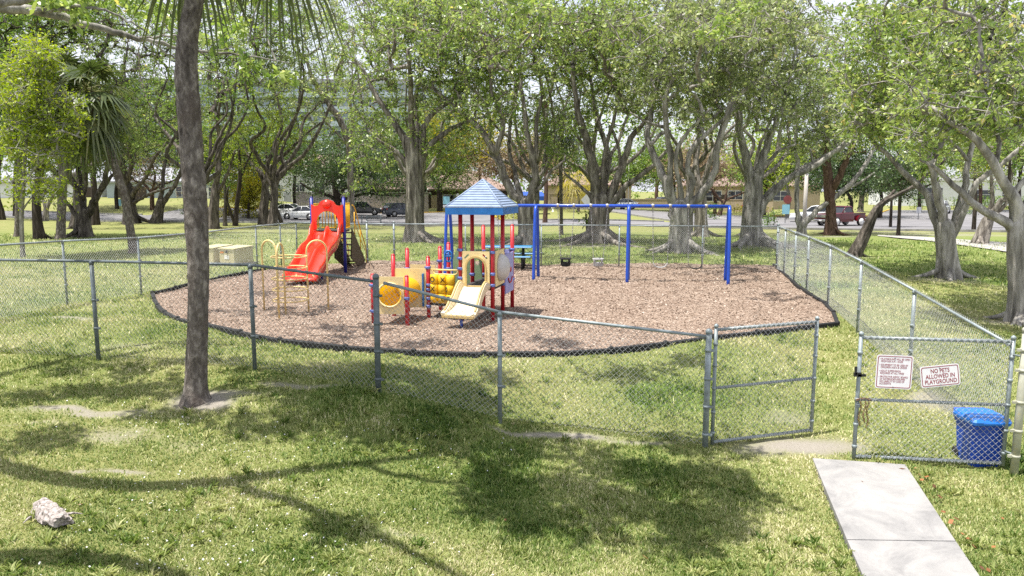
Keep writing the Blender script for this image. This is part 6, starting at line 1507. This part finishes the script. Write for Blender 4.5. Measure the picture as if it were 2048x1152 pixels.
def building(name, label, pxa, pxb, Y, z0, eave, depth, wall, roof, rh, wins=(), doors=(), kind='hip', over=.5, cat='building'):
    cx, Y, w = bfrm(pxa, pxb, Y); b = thing(name, label, cat, (cx, Y, z0))
    m = MB(); m.box((cx, Y + depth / 2, (z0 - 1.5 + eave) / 2), (w, depth, eave - z0 + 1.5)); wl = m.build('wall', wall, b)
    m = MB(); o = over; x0, x1, y0, y1 = cx - w / 2 - o, cx + w / 2 + o, Y - o, Y + depth + o
    if kind == 'flat':
        m.box((cx, Y + depth / 2, eave + rh / 2), (w + .8, depth + .8, rh))
    else:
        i = min(depth / 2 + o, w / 2) if kind == 'hip' else 0; yr = (y0 + y1) / 2
        v = [(x0, y0, eave), (x1, y0, eave), (x1, y1, eave), (x0, y1, eave), (x0, y0, eave + .22), (x1, y0, eave + .22), (x1, y1, eave + .22), (x0, y1, eave + .22), (x0 + i, yr, eave + rh), (x1 - i, yr, eave + rh)]
        m.add(v, [[3, 2, 1, 0], [0, 1, 5, 4], [1, 2, 6, 5], [2, 3, 7, 6], [3, 0, 4, 7], [4, 5, 9, 8], [6, 7, 8, 9], [5, 6, 9], [7, 4, 8]])
    m.build('roof', roof, b)
    for px, z, ww, hh in wins:
        c_ = PD(px, 400, Y); c_[2] = z; f = MB(); f.box(c_ + [0, -.02, 0], (ww + .2, .10, hh + .2)); fo = f.build('window', trim_w, b)
        p = MB(); p.box(c_ + [0, -.075, 0], (ww, .03, hh)); p.build('pane', glass_m, fo)
        p = MB(); p.box(c_ + [0, -.10, 0], (.06, .03, hh)); p.box(c_ + [0, -.10, 0], (ww, .028, .05)); p.build('muntin', trim_w, fo)
    for px, z, ww, hh, mt in doors:
        c_ = PD(px, 400, Y); c_[2] = z + hh / 2; f = MB(); f.box(c_ + [0, -.03, 0], (ww, .1, hh)); f.build('door', mt, b)
    return b
zl = g(-35, 118)
building('bungalow', 'long white and pale blue bungalow behind the left lawn', -60, 205, 118, zl, zl + 3.0, 9, stucco_w, roof_gy, 2.2, [(40, zl + 1.7, 1.6, 1.2), (110, zl + 1.7, 1.6, 1.2)], [(170, zl, 2.6, 2.3, dark_w)])  # wide dark_w doors, here and next, carry the porch's shade as colour
building('bungalow', 'pale blue gabled house with white trim seen through the horned fig', 215, 470, 116, zl + .1, zl + 3.0, 9, stucco_b, roof_gy, 2.4, [(365, zl + 1.6, 1.7, 1.5), (395, zl + 1.6, 1.2, 1.5), (432, zl + 1.6, 2.0, 1.4)], [(265, zl, 4.5, 2.4, dark_w), (412, zl, 1.0, 2.2, trim_w)], 'gable')
building('villa', 'white house with dark windows behind the weeping tree and oak', 530, 735, 118, g(-25, 118), g(-25, 118) + 5.6, 8, stucco_w, roof_br, 2.5, [(552, 3.0, 1.6, 2.0), (600, 3.0, 1.6, 2.0), (682, 3.3, 1.8, 2.2), (640, 3.3, 1.6, 2)], [(575, .6, 1.1, 2.2, door_m)])
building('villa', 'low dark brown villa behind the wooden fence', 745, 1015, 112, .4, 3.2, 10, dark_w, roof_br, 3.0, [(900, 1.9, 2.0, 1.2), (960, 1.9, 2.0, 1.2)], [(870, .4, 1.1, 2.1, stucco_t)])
building('villa', 'low tan villa with a brown hip roof behind the left swing bay', 1095, 1262, 124, .6, 3.9, 10, stucco_t, roof_br, 3.6, [(1205, 2.4, 1.8, 1.1), (1240, 2.4, 1.6, 1.1)], [(1225, .6, 1.0, 2.1, dark_w)])
building('villa', 'long tan villa with a brown hip roof right of the many-limbed fig', 1385, 1640, 118, .3, 3.7, 12, stucco_t, roof_br, 4.0, [(1425, 2.3, 2.6, 1.5), (1470, 2.3, 2.2, 1.5), (1500, 2.3, 1.6, 1.5), (1560, 2.3, 2.4, 1.4)], [(1448, .4, 1.1, 2.1, dark_w)])
building('office_building', 'white two storey building beyond the hedge at right', 1800, 2140, 135, .4, 4.9, 12, stucco_w, stucco_w, .7, [(1862, 2.6, 3.8, 2.0), (1960, 2.4, 4.6, 1.6), (2020, 2.4, 3.0, 1.6)], [], 'flat')
# tall block of flats in the distance
bx0, bx1, BY = 250, 930, 175
cx, _, w = bfrm(bx0, bx1, BY); tz = PD(600, 168, BY)[2]
ab = thing('apartment_building', 'tall pale block of flats glimpsed through the canopy at left', 'building', (cx, BY, 1.5))
m = MB(); m.box((cx, BY + 8, tz / 2), (w, 16, tz)); m.build('wall', stucco_b, ab)
m = MB(); m.box((cx, BY + 8, tz + .5), (w + 1.2, 17.2, 1.0)); m.box((cx - 14, BY + 8, tz + 2.2), (7, 6, 2.6)); m.build('roof', roof_gy, ab)
for fl_ in range(2, 8):
    z = 1.8 + fl_ * (tz - 1.5) / 8
    m = MB(); m.box((cx, BY - .55, z - .1), (w - 3, 1.1, .22)); m.build('balcony_slab', stucco_b, ab)
    m = MB(); m.box((cx, BY - 1.05, z + .5), (w - 3.1, .06, 1.0)); m.build('balcony_rail', stucco_b, ab)
    for k in range(12):
        xx = cx - w / 2 + (k + .5) * w / 12; m = MB(); m.box((xx, BY - .04, z + 1.25), (2.8, .1, 1.9)); wn = m.build('window', trim_w, ab); m = MB(); m.box((xx, BY - .1, z + 1.25), (2.5, .04, 1.65)); m.build('pane', glass_m, wn)
# walls, fences, hedges
def wallrun(name, label, pts_, h, mat, th=.18, cat='wall', boards=False, cap=True):
    p0 = onw(*pts_[0]); t = thing(name, label, cat, p0); m = MB()
    for a, c_ in zip(pts_[:-1], pts_[1:]):
        a = np.array(a, float); c_ = np.array(c_, float); L = np.linalg.norm(c_ - a); d = (c_ - a) / L
        if boards:
            n_ = int(L / .22)
            for i in range(n_): q = a + d * (i + .5) * .22; hh = h + random.uniform(-.02, .02); m.box((q[0], q[1], g(*q) + hh / 2), (.205, .03, hh), rotz(math.atan2(d[1], d[0])))
        else:
            mm_ = (a + c_) / 2; z0 = min(g(*a), g(*c_)) - .4; m.box((*mm_, z0 + (h + .4) / 2), (L + th, th, h + .4), rotz(math.atan2(d[1], d[0])))
    m.build('boards' if boards else 'wall', mat, t)
    m = MB()
    for a, c_ in zip(pts_[:-1], pts_[1:]):
        a = np.array(a, float); c_ = np.array(c_, float); mm_ = (a + c_) / 2; d = c_ - a; z0 = min(g(*a), g(*c_)) if not boards else (g(*a) + g(*c_)) / 2
        m.box((*mm_, z0 + h + (.05 if not boards else .0)), (np.linalg.norm(d) + th + .06, th + .08, .1), rotz(math.atan2(d[1], d[0])))
    m.build('coping', mat, t); return t
f0, f1 = PD(592, 400, 99)[:2], PD(860, 400, 103)[:2]
wallrun('wooden_fence', 'tall weathered board fence behind the dark parked cars', [f0, f1], 2.5, wood_f, .06, 'fence', True)
wallrun('garden_wall', 'tan rendered wall in front of the tan villa, left swing bay', [PD(1100, 400, 112)[:2], PD(1172, 400, 112)[:2]], 1.9, stucco_t)
wallrun('garden_wall', 'tan rendered wall behind the saloon cars, right of the flagpole', [PD(1235, 400, 115)[:2], PD(1392, 400, 115)[:2]], 1.5, stucco_t)
wallrun('garden_wall', 'tan rendered wall behind the yellow hedge, left of the stout fig', [PD(1440, 400, 108)[:2], PD(1545, 400, 106)[:2]], 1.7, stucco_t)
def hedge(name, label, px0, px1, Y, h, d, lf, per=150, leaf=.16, tint0=.45, Y1=None):
    a, c_ = PD(px0, 400, Y), PD(px1, 400, Y1 or Y); L = np.linalg.norm((c_ - a)[:2]); n_ = max(6, int(L * h * d * 5)); r = np.random.default_rng(int(px0)); t_ = r.random(n_)
    cl_ = a + (c_ - a) * t_[:, None]; cl_[:, 1] += r.uniform(-d / 2, d / 2, n_); cl_[:, 2] = G(cl_[:, 0], cl_[:, 1]) + r.random(n_) ** .7 * h
    mid_ = (a + c_) / 2; o = thing(name, label, 'hedge' if 'hedge' in name else 'shrub', (mid_[0], mid_[1], g(mid_[0], mid_[1])))
    V, tn = crown_leaves(cl_, 30, leaf, .22, r, tint0, .16); quadmesh('foliage', V, lf, o, tn)
    m = MB(); k = max(2, int(L / 1.2))
    for i in range(k):
        p = a + (c_ - a) * (i + .5) / k; z = g(p[0], p[1]); m.tube([(p[0], p[1], z - .05), (p[0] + .05, p[1], z + h * .4), (p[0], p[1], z + h * .85)], .04, 5)
    m.build('stems', bark_dark, o); return o
hedge('clipped_hedge', 'long tall green hedge in front of the white building', 1822, 2120, 118, 1.9, 1.2, leaf_mid, tint0=.42)
hedge('clipped_hedge', 'yellow flowering hedge between the small bare tree and the stout fig', 1458, 1545, 103, .95, 1.2, leaf_gold, tint0=.4)
hedge('clipped_hedge', 'dark clipped hedge just left of the small bare tree', 1398, 1441, 82, 1.7, 1.6, leaf_mid, tint0=.3)
hedge('clipped_hedge', 'dark hedge between the stout fig and the blue road sign', 1531, 1556, 70, 1.5, 1.8, leaf_mid, tint0=.25)
hedge('clipped_hedge', 'dark squared hedge behind the white parked cars', 549, 578, 97, 1.1, 1.2, leaf_dark, tint0=.6)
hedge('shrub', 'dark rounded shrub on the lawn left of the big palm trunk', 364, 376, 88, 1.2, 1.2, leaf_dark, tint0=.6)
hedge('shrub', 'red and yellow leaved shrubs under the tower roof edge', 990, 1050, 80, 1.1, 1.5, leaf_gold, tint0=.25)
hedge('shrub', 'low yellow flowering border in front of the tan wall', 1125, 1185, 104, .6, .9, leaf_gold, tint0=.7)
hedge('shrub', 'low green shrubs left of the yellow flowering border', 930, 985, 95, .9, 1.2, leaf_mid)
hedge('shrub', 'climbing leafy plant at the left foot of the buttressed fig', 1168, 1184, 38.6, 1.7, .5, leaf_mid, tint0=.5)
hedge('shrub', 'dark shrub island by the right parking area', 1925, 1955, 95, 1.2, 1.5, leaf_mid, tint0=.3)

# ------------------------------------------------------------------ vehicles
car_paint = {}
def cpaint(nm, c, rough=.25):
    if nm not in car_paint: car_paint[nm] = paint('car paint ' + nm, c, rough, .04, 1.2, coat=.6)
    return car_paint[nm]
def wheel(t, x, y, r, rim=rim_m, wd=.2, rf=.62):
    m = MB(); s_ = 1 if y > 0 else -1; Rw = np.column_stack([(1, 0, 0), (0, 0, 1), (0, -s_ if False else 1, 0)])
    Rw = np.array([[1, 0, 0], [0, 0, 1.], [0, 1, 0]]).T
    m.lathe([(r * .6, -wd / 2), (r * .95, -wd / 2), (r, -wd * .3), (r, wd * .3), (r * .95, wd / 2), (r * .6, wd / 2)], (x, y, r), 22, Rw); w = m.build('wheel', tyre_m, t, local=True)
    m = MB(); m.lathe([(r * rf, -wd * .53), (r * rf, wd * .53)], (x, y, r), 18, Rw)
    for k in range(5): a = k * 2 * PI / 5; m.box((x + math.cos(a) * r * .33, y + s_ * wd * .53, r + math.sin(a) * r * .33), (r * .5, .02, r * .12), rotaxis((0, 1, 0), -a))
    m.build('rim', rim, w, local=True)
def car(label, px, py, rz, paint_m, kind='sedan', cat='car', name='parked_car', group='cars parked along the road', L=4.6, rim=rim_m, seen=None):
    c_ = gp(px, py); c_[2] = g(c_[0], c_[1]) + .055
    t = thing(name, label, cat, c_, group, rz); ORG[t.name] = np.zeros(3)
    if kind == 'suv': Wd, prof, gh = 1.86, [(.5, .50), (.49, .72), (.44, .88), (.24, 1.02), (.20, 1.05), (-.44, 1.08), (-.49, 1.0), (-.5, .62)], [(.22, 1.04), (.08, 1.60), (-.02, 1.68), (-.38, 1.64), (-.47, 1.07)]
    else: Wd, prof, gh = 1.80, [(.5, .48), (.49, .60), (.44, .72), (.24, .88), (.18, .91), (-.34, .97), (-.46, .95), (-.495, .86), (-.5, .58)], [(.21, .90), (.05, 1.36), (-.04, 1.44), (-.20, 1.43), (-.39, .96)]
    # body: loft along the length
    rings = []
    xs = [p[0] * L for p in prof]; zt = [p[1] for p in prof]
    for x, z in zip(xs, zt):
        e = max(0, abs(x) / L - .40) / .10; hw_ = Wd / 2 * (1 - .10 * e * e); zb = .22 + .10 * e
        rings.append([np.array([x, s_ * hw_ * k, zz]) for s_, k, zz in ((-1, .94, zb), (-1, 1.0, zb + (z - zb) * .35), (-1, .985, zb + (z - zb) * .8), (-1, .90, z), (1, .90, z), (1, .985, zb + (z - zb) * .8), (1, 1.0, zb + (z - zb) * .35), (1, .94, zb))])
    m = MB(); loft(m, rings); body = m.build('body', paint_m, t, local=True)
    # glasshouse and roof
    def gring(k): return None
    m = MB(); n_ = len(gh); v = []
    hz = gh[0][1]; top_ = max(p[1] for p in gh)
    for s_ in (-1, 1):
        for x, z in gh: k = (z - hz) / (top_ - hz); v.append((x * L, s_ * Wd / 2 * (.90 - .20 * k), z))
    f = [[i, i + 1, n_ + i + 1, n_ + i] for i in range(n_ - 1)] + [list(range(n_ - 1, -1, -1)), list(range(n_, 2 * n_))]
    m.add(v, f); m.build('windows', glass_m, t, local=True)
    m = MB(); r1, r2 = gh[1][0] * L - .05, gh[3][0] * L + .02
    rr_ = [[np.array([x, y, z]) for y, z in ((-.63, zt_ - .03), (-.55, zt_ + .02), (0, zt_ + .045), (.55, zt_ + .02), (.63, zt_ - .03))] for x, zt_ in ((r1, gh[1][1] + .015), ((r1 * .6 + r2 * .4), top_), (r2, gh[3][1]))]
    m.grid(np.array(rr_)); m.grid(np.array([[q - [0, 0, .04] for q in r_][::-1] for r_ in rr_])); m.build('roof', paint_m, t, local=True)
    m = MB()
    for s_ in (-1, 1):
        def e(i): x, z = gh[i]; k = (z - hz) / (top_ - hz); return np.array([x * L, s_ * (Wd / 2 * (.90 - .20 * k) + .006), z])
        m.tube([e(0), e(1), e(2), e(3), e(4)], .035, 5)
        for fx in (.02, .22) if kind == 'suv' else (.06,):
            xb = -L * fx; m.tube([(xb, s_ * (Wd / 2 * .90 + .004), hz), (xb - .03, s_ * (Wd / 2 * .71 + .008), top_ - .02)], .035, 5)
    m.build('pillars', paint_m, t, local=True)
    for x in (L * .31, -L * .29):
        for s_ in (-1, 1):
            m = MB(); m.lathe([(.39, -.02), (.39, .02)], (x, s_ * Wd / 2 * .985, .35), 18, np.array([[1, 0, 0], [0, 0, 1.], [0, 1, 0]]).T); m.build('wheel_arch', asphalt_seal, t, local=True)
            wheel(t, x, s_ * (Wd / 2 - .09), .33 if kind != 'suv' else .36, rim)
    for s_ in (-1, 1):
        m = MB(); m.box((L * .468, s_ * Wd * .36, .66 if kind != 'suv' else .80), (.16, .38, .13), rotz(-s_ * .25), bev=.02); m.build('headlight', lamp_w, t, local=True)
        m = MB(); m.box((-L * .485, s_ * Wd * .38, .82 if kind != 'suv' else .95), (.10, .32, .16), rotz(s_ * .2), bev=.02); m.build('tail_light', lamp_r, t, local=True)
        m = MB(); m.box((L * .17, s_ * (Wd / 2 + .07), hz + .05), (.12, .18, .12), bev=.03); m.build('mirror', paint_m, t, local=True)
        for x in (.12 * L, -.08 * L): m = MB(); m.box((x - .35, s_ * (Wd / 2 + .002), hz - .13), (.16, .02, .03)); m.build('door_handle', chrome_m, t, local=True)
    m = MB(); m.box((L * .492, 0, .42), (.06, 1.0, .16), bev=.015); m.build('grille', black_m, t, local=True)
    m = MB(); m.box((-L * .502, 0, .62), (.02, .5, .12)); m.box((L * .503, 0, .36), (.02, .5, .11)); m.build('number_plate', white_p, t, local=True)
    return t
WHT, SLV, DGR, DBL, RED = cpaint('white', (.74, .75, .76)), cpaint('silver', (.52, .54, .57)), cpaint('charcoal', (.035, .035, .038)), cpaint('slate blue', (.05, .06, .085)), cpaint('dark red', (.095, .004, .009))
car('white saloon nearest the road behind the left end of the red slide', 606, 440, PI - .28, WHT)
car('white saloon parked behind and left of the nearer white one', 572, 434, PI - .30, WHT, L=4.7)
car('dark charcoal hatchback in front of the wooden fence, right of the slide', 727, 431, .12, DGR, 'suv', L=4.7)
car('slate blue car beside the thick straight fig trunk, tail towards the road', 803, 434, .55, DBL, 'suv', L=4.5)
car('silver saloon half hidden by the swing beam right of the buttressed fig', 1245, 419, 2.9, SLV)
car('dark blue estate car behind the swing beam near the many-limbed fig', 1338, 416, .3, DBL, 'suv')
car('dark red car just left of the dark blue estate', 1306, 416, .25, RED)
car('white van-like car parked left of the red pickup', 1630, 445, 2.75, WHT, 'suv', L=5.0)
car('silver car parked behind the big pale fig', 1880, 428, .9, SLV, 'suv')
car('dark red car partly hidden by the stout fig trunk', 1515, 424, .5, RED)
# red pickup
pc_ = gp(1681, 452); pc_[2] = g(pc_[0], pc_[1]) + .055
pk = thing('pickup_truck', 'old dark red stepside pickup truck with white wheels parked by the kerb', 'pickup truck', pc_, None, PI + .42); ORG[pk.name] = np.zeros(3)
def pbuild(nm, mat, fn, par=None): m = MB(); fn(m); return m.build(nm, mat, par or pk, local=True)
def lp(rows): return [[np.array([x, s_ * w, z]) for s_, w, z in ((-1, hw_ * .96, zb), (-1, hw_, zb + .25), (-1, hw_ * .98, zt_ - .06), (-1, hw_ * .90, zt_), (1, hw_ * .90, zt_), (1, hw_ * .98, zt_ - .06), (1, hw_, zb + .25), (1, hw_ * .96, zb))] for x, hw_, zb, zt_ in rows]
pbuild('body', RED, lambda m: (loft(m, lp([(2.42, .90, .48, 1.06), (2.3, .93, .42, 1.12), (1.0, .96, .40, 1.20), (.75, .96, .38, 1.22), (-.55, .96, .38, 1.22), (-.62, .95, .40, 1.20)])), loft(m, lp([(-.66, .70, .50, 1.14), (-2.35, .70, .50, 1.10)]))))
pbuild('cab_windows', glass_m, lambda m: m.add([(x, s_ * w, z) for s_ in (-1, 1) for x, w, z in ((.80, .86, 1.21), (.32, .74, 1.74), (-.42, .74, 1.75), (-.60, .86, 1.21))], [[0, 1, 5, 4], [1, 2, 6, 5], [2, 3, 7, 6], [3, 2, 1, 0], [4, 5, 6, 7]]))
pbuild('cab_roof', RED, lambda m: (m.box((-.05, 0, 1.775), (.92, 1.52, .10), taper=.92, bev=.03), [m.tube([(.80, s_ * .86, 1.21), (.32, s_ * .745, 1.74), (-.42, s_ * .745, 1.75), (-.60, s_ * .86, 1.21)], .05, 6) for s_ in (-1, 1)], m.box((-.52, 0, 1.46), (.06, 1.55, .5))))
pbuild('bed', RED, lambda m: [m.box((-1.5, s_ * .70, 1.12), (1.68, .08, .1)) for s_ in (-1, 1)])
for s_ in (-1, 1):
    def fend(m, s_=s_):
        A_ = []
        for y in (.68, .98):
            A_.append([(-1.55 + .52 * math.cos(a), s_ * y, .48 + .50 * math.sin(a)) for a in np.linspace(-.1, PI + .1, 12)])
        m.grid(np.array(A_)); m.add(A_[1], [list(range(12))] if s_ < 0 else [list(range(11, -1, -1))])
    pbuild('rear_fender', RED, fend)
    pbuild('headlight', lamp_w, lambda m, s_=s_: m.lathe([(.11, 0), (.11, .03), (.06, .06), (.005, .07)], (2.42, s_ * .66, .90), 14, np.array([[0, 0, 1.], [0, 1, 0], [1, 0, 0]]).T))
    pbuild('mirror', chrome_m, lambda m, s_=s_: m.box((.78, s_ * 1.08, 1.30), (.06, .16, .2), bev=.02))
    pbuild('tail_light', lamp_r, lambda m, s_=s_: m.box((-2.36, s_ * .66, .82), (.04, .08, .2), bev=.01))
    for x in (1.52, -1.55):
        wheel(pk, x, s_ * .86, .38, white_rim, .24, .80)
        if x > 0: pbuild('wheel_arch', asphalt_seal, lambda m, s_=s_, x=x: m.lathe([(.43, -.02), (.43, .02)], (x, s_ * .945, .40), 18, np.array([[1, 0, 0], [0, 0, 1.], [0, 1, 0]]).T))
pbuild('grille', chrome_m, lambda m: (m.box((2.43, 0, .90), (.05, 1.5, .26), bev=.01), [m.box((2.46, 0, .82 + i * .055), (.03, 1.1, .02)) for i in range(4)]))
pbuild('bumper', chrome_m, lambda m: (m.box((2.52, 0, .52), (.10, 1.86, .17), bev=.03), m.box((-2.45, 0, .52), (.1, 1.7, .15), bev=.03)))
pbuild('number_plate', white_p, lambda m: m.box((2.58, 0, .52), (.02, .32, .12)))

# ------------------------------------------------------------------ street furniture
def lamp(label, px, py, top):
    b_ = gp(px, py); h = PD(px, top, b_[1])[2] - b_[2]; t = thing('street_lamp', label, 'street lamp', b_, 'globe lamps by the parking lot')
    m = MB(); m.tube([b_ - UP * .1, b_ + UP * h * .5, b_ + UP * h], .05, 8); m.lathe([(.12, 0), (.12, .12), (.06, .2)], b_, 10); m.build('pole', black_m, t)
    m = MB(); m.lathe([(.24 * math.sin(a) + .002, -.24 * math.cos(a)) for a in np.linspace(.15, PI, 10)], b_ + UP * (h + .22), 14); m.build('globe', white_p, t)
lamp('white globe lamp left of the oak, behind the white saloons', 556, 421, 387); lamp('white globe lamp seen between the red slide and the oak', 626, 428, 388); lamp('white globe lamp just left of the tower roof', 916, 424, 394); lamp('white globe lamp right beside the slim pale fig trunk', 693, 428, 388)
def road_sign(name, label, px, py, top, w, h, mat, rz=0, diamond=False, group=None, post=galv_dark, extra=None):
    b_ = gp(px, py); k = b_[1]; H_ = PD(px, top, k)[2] - b_[2]; t = thing(name, label, 'sign', b_)
    m = MB(); m.tube([b_ - UP * .1, b_ + UP * H_ * .5, b_ + UP * H_], .035, 8); m.build('pole', post, t)
    R_ = rotz(rz); X_ = R_ @ np.array([1., 0, 0]); N_ = R_ @ np.array([0, -1., 0])
    if diamond == 8: o_ = [(w / 2 * math.cos(a) / math.cos(PI / 8), w / 2 * math.sin(a) / math.cos(PI / 8)) for a in np.arange(8) * PI / 4 + PI / 8]
    elif diamond: o_ = [(0, -h / 2), (w / 2, 0), (0, h / 2), (-w / 2, 0)]
    else: o_ = rrect(w, h, min(w, h) * .1)
    m = MB(); m.plate(o_, .012, (X_, UP, N_, b_ + UP * (H_ - h / 2) + N_ * .045)); m.build('panel', mat, t)
    if extra: m = MB(); m.plate(rrect(w, extra, .03), .012, (X_, UP, N_, b_ + UP * (H_ - h - extra / 2 - .08) + N_ * .045)); m.build('panel', white_p, t)
road_sign('road_sign', 'pale blue rectangular sign on a post left of the tower roof', 893, 427, 393, .85, 1.0, sign_bl, extra=.35)
road_sign('road_sign', 'large pale blue grey diamond sign against the buttressed fig', 1178, 430, 382, 1.9, 2.0, sign_gy, diamond=True)
road_sign('road_sign', 'pale blue sign on a post right of the stout fig', 1570, 447, 409, .75, .95, sign_bl)
road_sign('stop_sign', 'shade-darkened red octagonal sign behind the pale blue one', 1573, 440, 391, .9, .9, sign_rd, diamond=8)
road_sign('road_sign', 'small grey sign on the grass island right of the pickup', 1836, 440, 414, .55, .7, sign_gy)
road_sign('road_sign', 'little pale sign on the lawn left of the double-trunked fig', 240, 414, 398, .5, .9, sign_bl)
b_ = gp(1608, 452); t = thing('utility_pole', 'pale concrete pole standing left of the white parked car', 'pole', b_)
m = MB(); m.tube([b_ - UP * .2, b_ + UP * 2.4, b_ + UP * 4.9], [.19, .18, .16], 10); m.build('shaft', pole_gr, t); m = MB(); m.box(b_ + UP * 4.94, (.36, .36, .08)); m.build('cap', pole_gr, t)
# flag on its pole
b_ = gp(1256, 420); Yf = b_[1]; t = thing('flagpole', 'flagpole with a striped red and white flag seen through the buttressed fig', 'flagpole', b_)
tpz = PD(1256, 298, Yf)[2]; m = MB(); m.tube([b_, [b_[0], Yf, (b_[2] + tpz) / 2], [b_[0], Yf, tpz]], [.06, .05, .035], 8); m.lathe([(.08 * math.sin(a) + .001, -.08 * math.cos(a)) for a in np.linspace(.1, PI, 7)], (b_[0], Yf, tpz + .08), 8); m.build('pole', white_p, t)
flag_r = paint('flag red', (.50, .03, .05), .8, .05, 3); flag_b = paint('flag blue', (.02, .03, .16), .8, .05, 3)
for i in range(13):
    if i >= 13: break
    m = MB(); A_ = []
    for s_ in np.linspace(0, 1, 9): A_.append([(b_[0] - s_ * 1.1 - .03, Yf + .10 * math.sin(s_ * 9 + i * .1), tpz - .15 - (i + e) * .145 - s_ * s_ * 1.5 - s_ * .3) for e in (0, 1)])
    m.grid(np.array(A_)); m.build('flag_stripe', flag_r if i % 2 == 0 else white_p, t)
m = MB(); A_ = []
for s_ in np.linspace(0, .42, 5): A_.append([(b_[0] - s_ * 1.1 - .03, Yf + .10 * math.sin(s_ * 9) - .012, tpz - .15 - e * .145 * 7 - s_ * s_ * 1.5 - s_ * .3) for e in (0, 1)])
m.grid(np.array(A_)); m.build('flag_canton', flag_b, t)
# blue canopy behind the arching fig
cb = onw(*PD(1062, 400, 88)[:2]); t = thing('canopy', 'bright blue fabric canopy behind the arching fig trunk', 'canopy', cb)
blue_cl = paint('blue canvas', (.008, .06, .30), .7, .1, 2)
m = MB(); 
for x in (-1.6, 1.6):
    for y in (-1, 1): m.tube([cb + [x, y, -.1], cb + [x, y, 2.2]], .04, 6)
m.build('frame', black_m, t)
m = MB(); v = [cb + np.array(q) for q in ((-1.7, -1.2, 2.1), (1.7, -1.2, 2.1), (1.7, 1.2, 2.1), (-1.7, 1.2, 2.1), (-1.3, 0, 2.6), (1.3, 0, 2.6), (-1.7, -1.2, 1.6), (1.7, -1.2, 1.6), (1.7, 1.2, 1.6), (-1.7, 1.2, 1.6))]
m.add(v, [[0, 1, 5, 4], [2, 3, 4, 5], [1, 2, 5], [3, 0, 4], [6, 7, 1, 0], [7, 8, 2, 1], [8, 9, 3, 2], [9, 6, 0, 3]]); m.build('cover', blue_cl, t)
# hydrant
hb = onw(*PD(1106, 400, 92)[:2]); t = thing('hydrant', 'small white hydrant standing in front of the tan wall', 'hydrant', hb)
m = MB(); m.lathe([(.16, -.05), (.16, .06), (.11, .08), (.11, .62), (.17, .64), (.17, .70), (.13, .82), (.05, .88), (.05, .94), (.01, .95)], hb, 14); m.build('barrel', white_p, t)
for s_ in (-1, 1): m = MB(); m.tube([hb + [s_ * .08, 0, .48], hb + [s_ * .21, 0, .48]], .055, 10); m.build('nozzle', white_p, t)
# low metal hurdle by the verge behind the back fence
rb = gp(737, 448); t = thing('barrier_rail', 'low grey metal barrier by the road just behind the back left corner', 'barrier', rb)
m = MB()
for px in (724, 734, 762): q = gp(px, 450); m.tube([q - UP * .1, q + UP * .95], .05, 8)
m.build('post', galv_dark, t)
m = MB(); q0, q1 = gp(734, 450), gp(762, 450); m.tube([q0 + UP * .85, q1 + UP * .85], .04, 8); m.tube([q0 + UP * .45, q1 + UP * .45], .03, 8); m.build('rail', galv_dark, t)
# ------------------------------------------------------------------ camera, light, sky
cam = bpy.data.cameras.new('camera'); co = bpy.data.objects.new('camera', cam); COL.objects.link(co); sc.camera = co
cam.sensor_width = 36; cam.lens = F / 2048 * 36; cam.clip_start = .1; cam.clip_end = 2000
co.location = (0, 0, CAMZ); co.rotation_euler = (PI / 2 - PITCH, 0, 0)
sd = np.array([-SHX, -SHY, 1.0]); sd /= np.linalg.norm(sd)
el = math.asin(sd[2]); az = math.atan2(sd[0], sd[1])
sun = bpy.data.lights.new('sun', 'SUN'); sun.energy = 5.0; sun.angle = math.radians(.53); sun.color = (1, .955, .88)
so_ = bpy.data.objects.new('sun', sun); COL.objects.link(so_); so_.rotation_euler = Vector(sd).to_track_quat('Z', 'Y').to_euler(); so_.location = (-10, -5, 40)
w = bpy.data.worlds.new('World'); sc.world = w; w.use_nodes = True; nt = w.node_tree
sky = nd(nt, 'ShaderNodeTexSky', sky_type='NISHITA', sun_disc=False); sky.sun_elevation = el; sky.sun_rotation = az; sky.air_density = 1.2; sky.dust_density = 2.5; sky.ozone_density = 1.0; sky.altitude = 0
bg = nt.nodes['Background']; bg.inputs[1].default_value = .15
# thin bright cloud veil in front of the blue
tc = nd(nt, 'ShaderNodeTexCoord').outputs['Generated']; nv = noise(nt, 2.2, 6, .6, tc)
veil = ramp(nt, nv, [(.30, (.55,) * 3), (.62, (.95,) * 3)])
col = mix(nt, veil, sky.outputs[0], (4.3, 4.35, 4.9))
nt.links.new(col, bg.inputs[0])
vs_ = sc.view_settings; vs_.view_transform = 'Standard'; vs_.look = 'None'; vs_.exposure = 0.8; vs_.gamma = 1; vs_.use_curve_mapping = False
cy = sc.cycles; cy.max_bounces = 6; cy.diffuse_bounces = 3; cy.glossy_bounces = 2; cy.transmission_bounces = 3; cy.transparent_max_bounces = 4; cy.use_denoising = False; cy.caustics_reflective = False; cy.caustics_refractive = False
sc.render.film_transparent = False
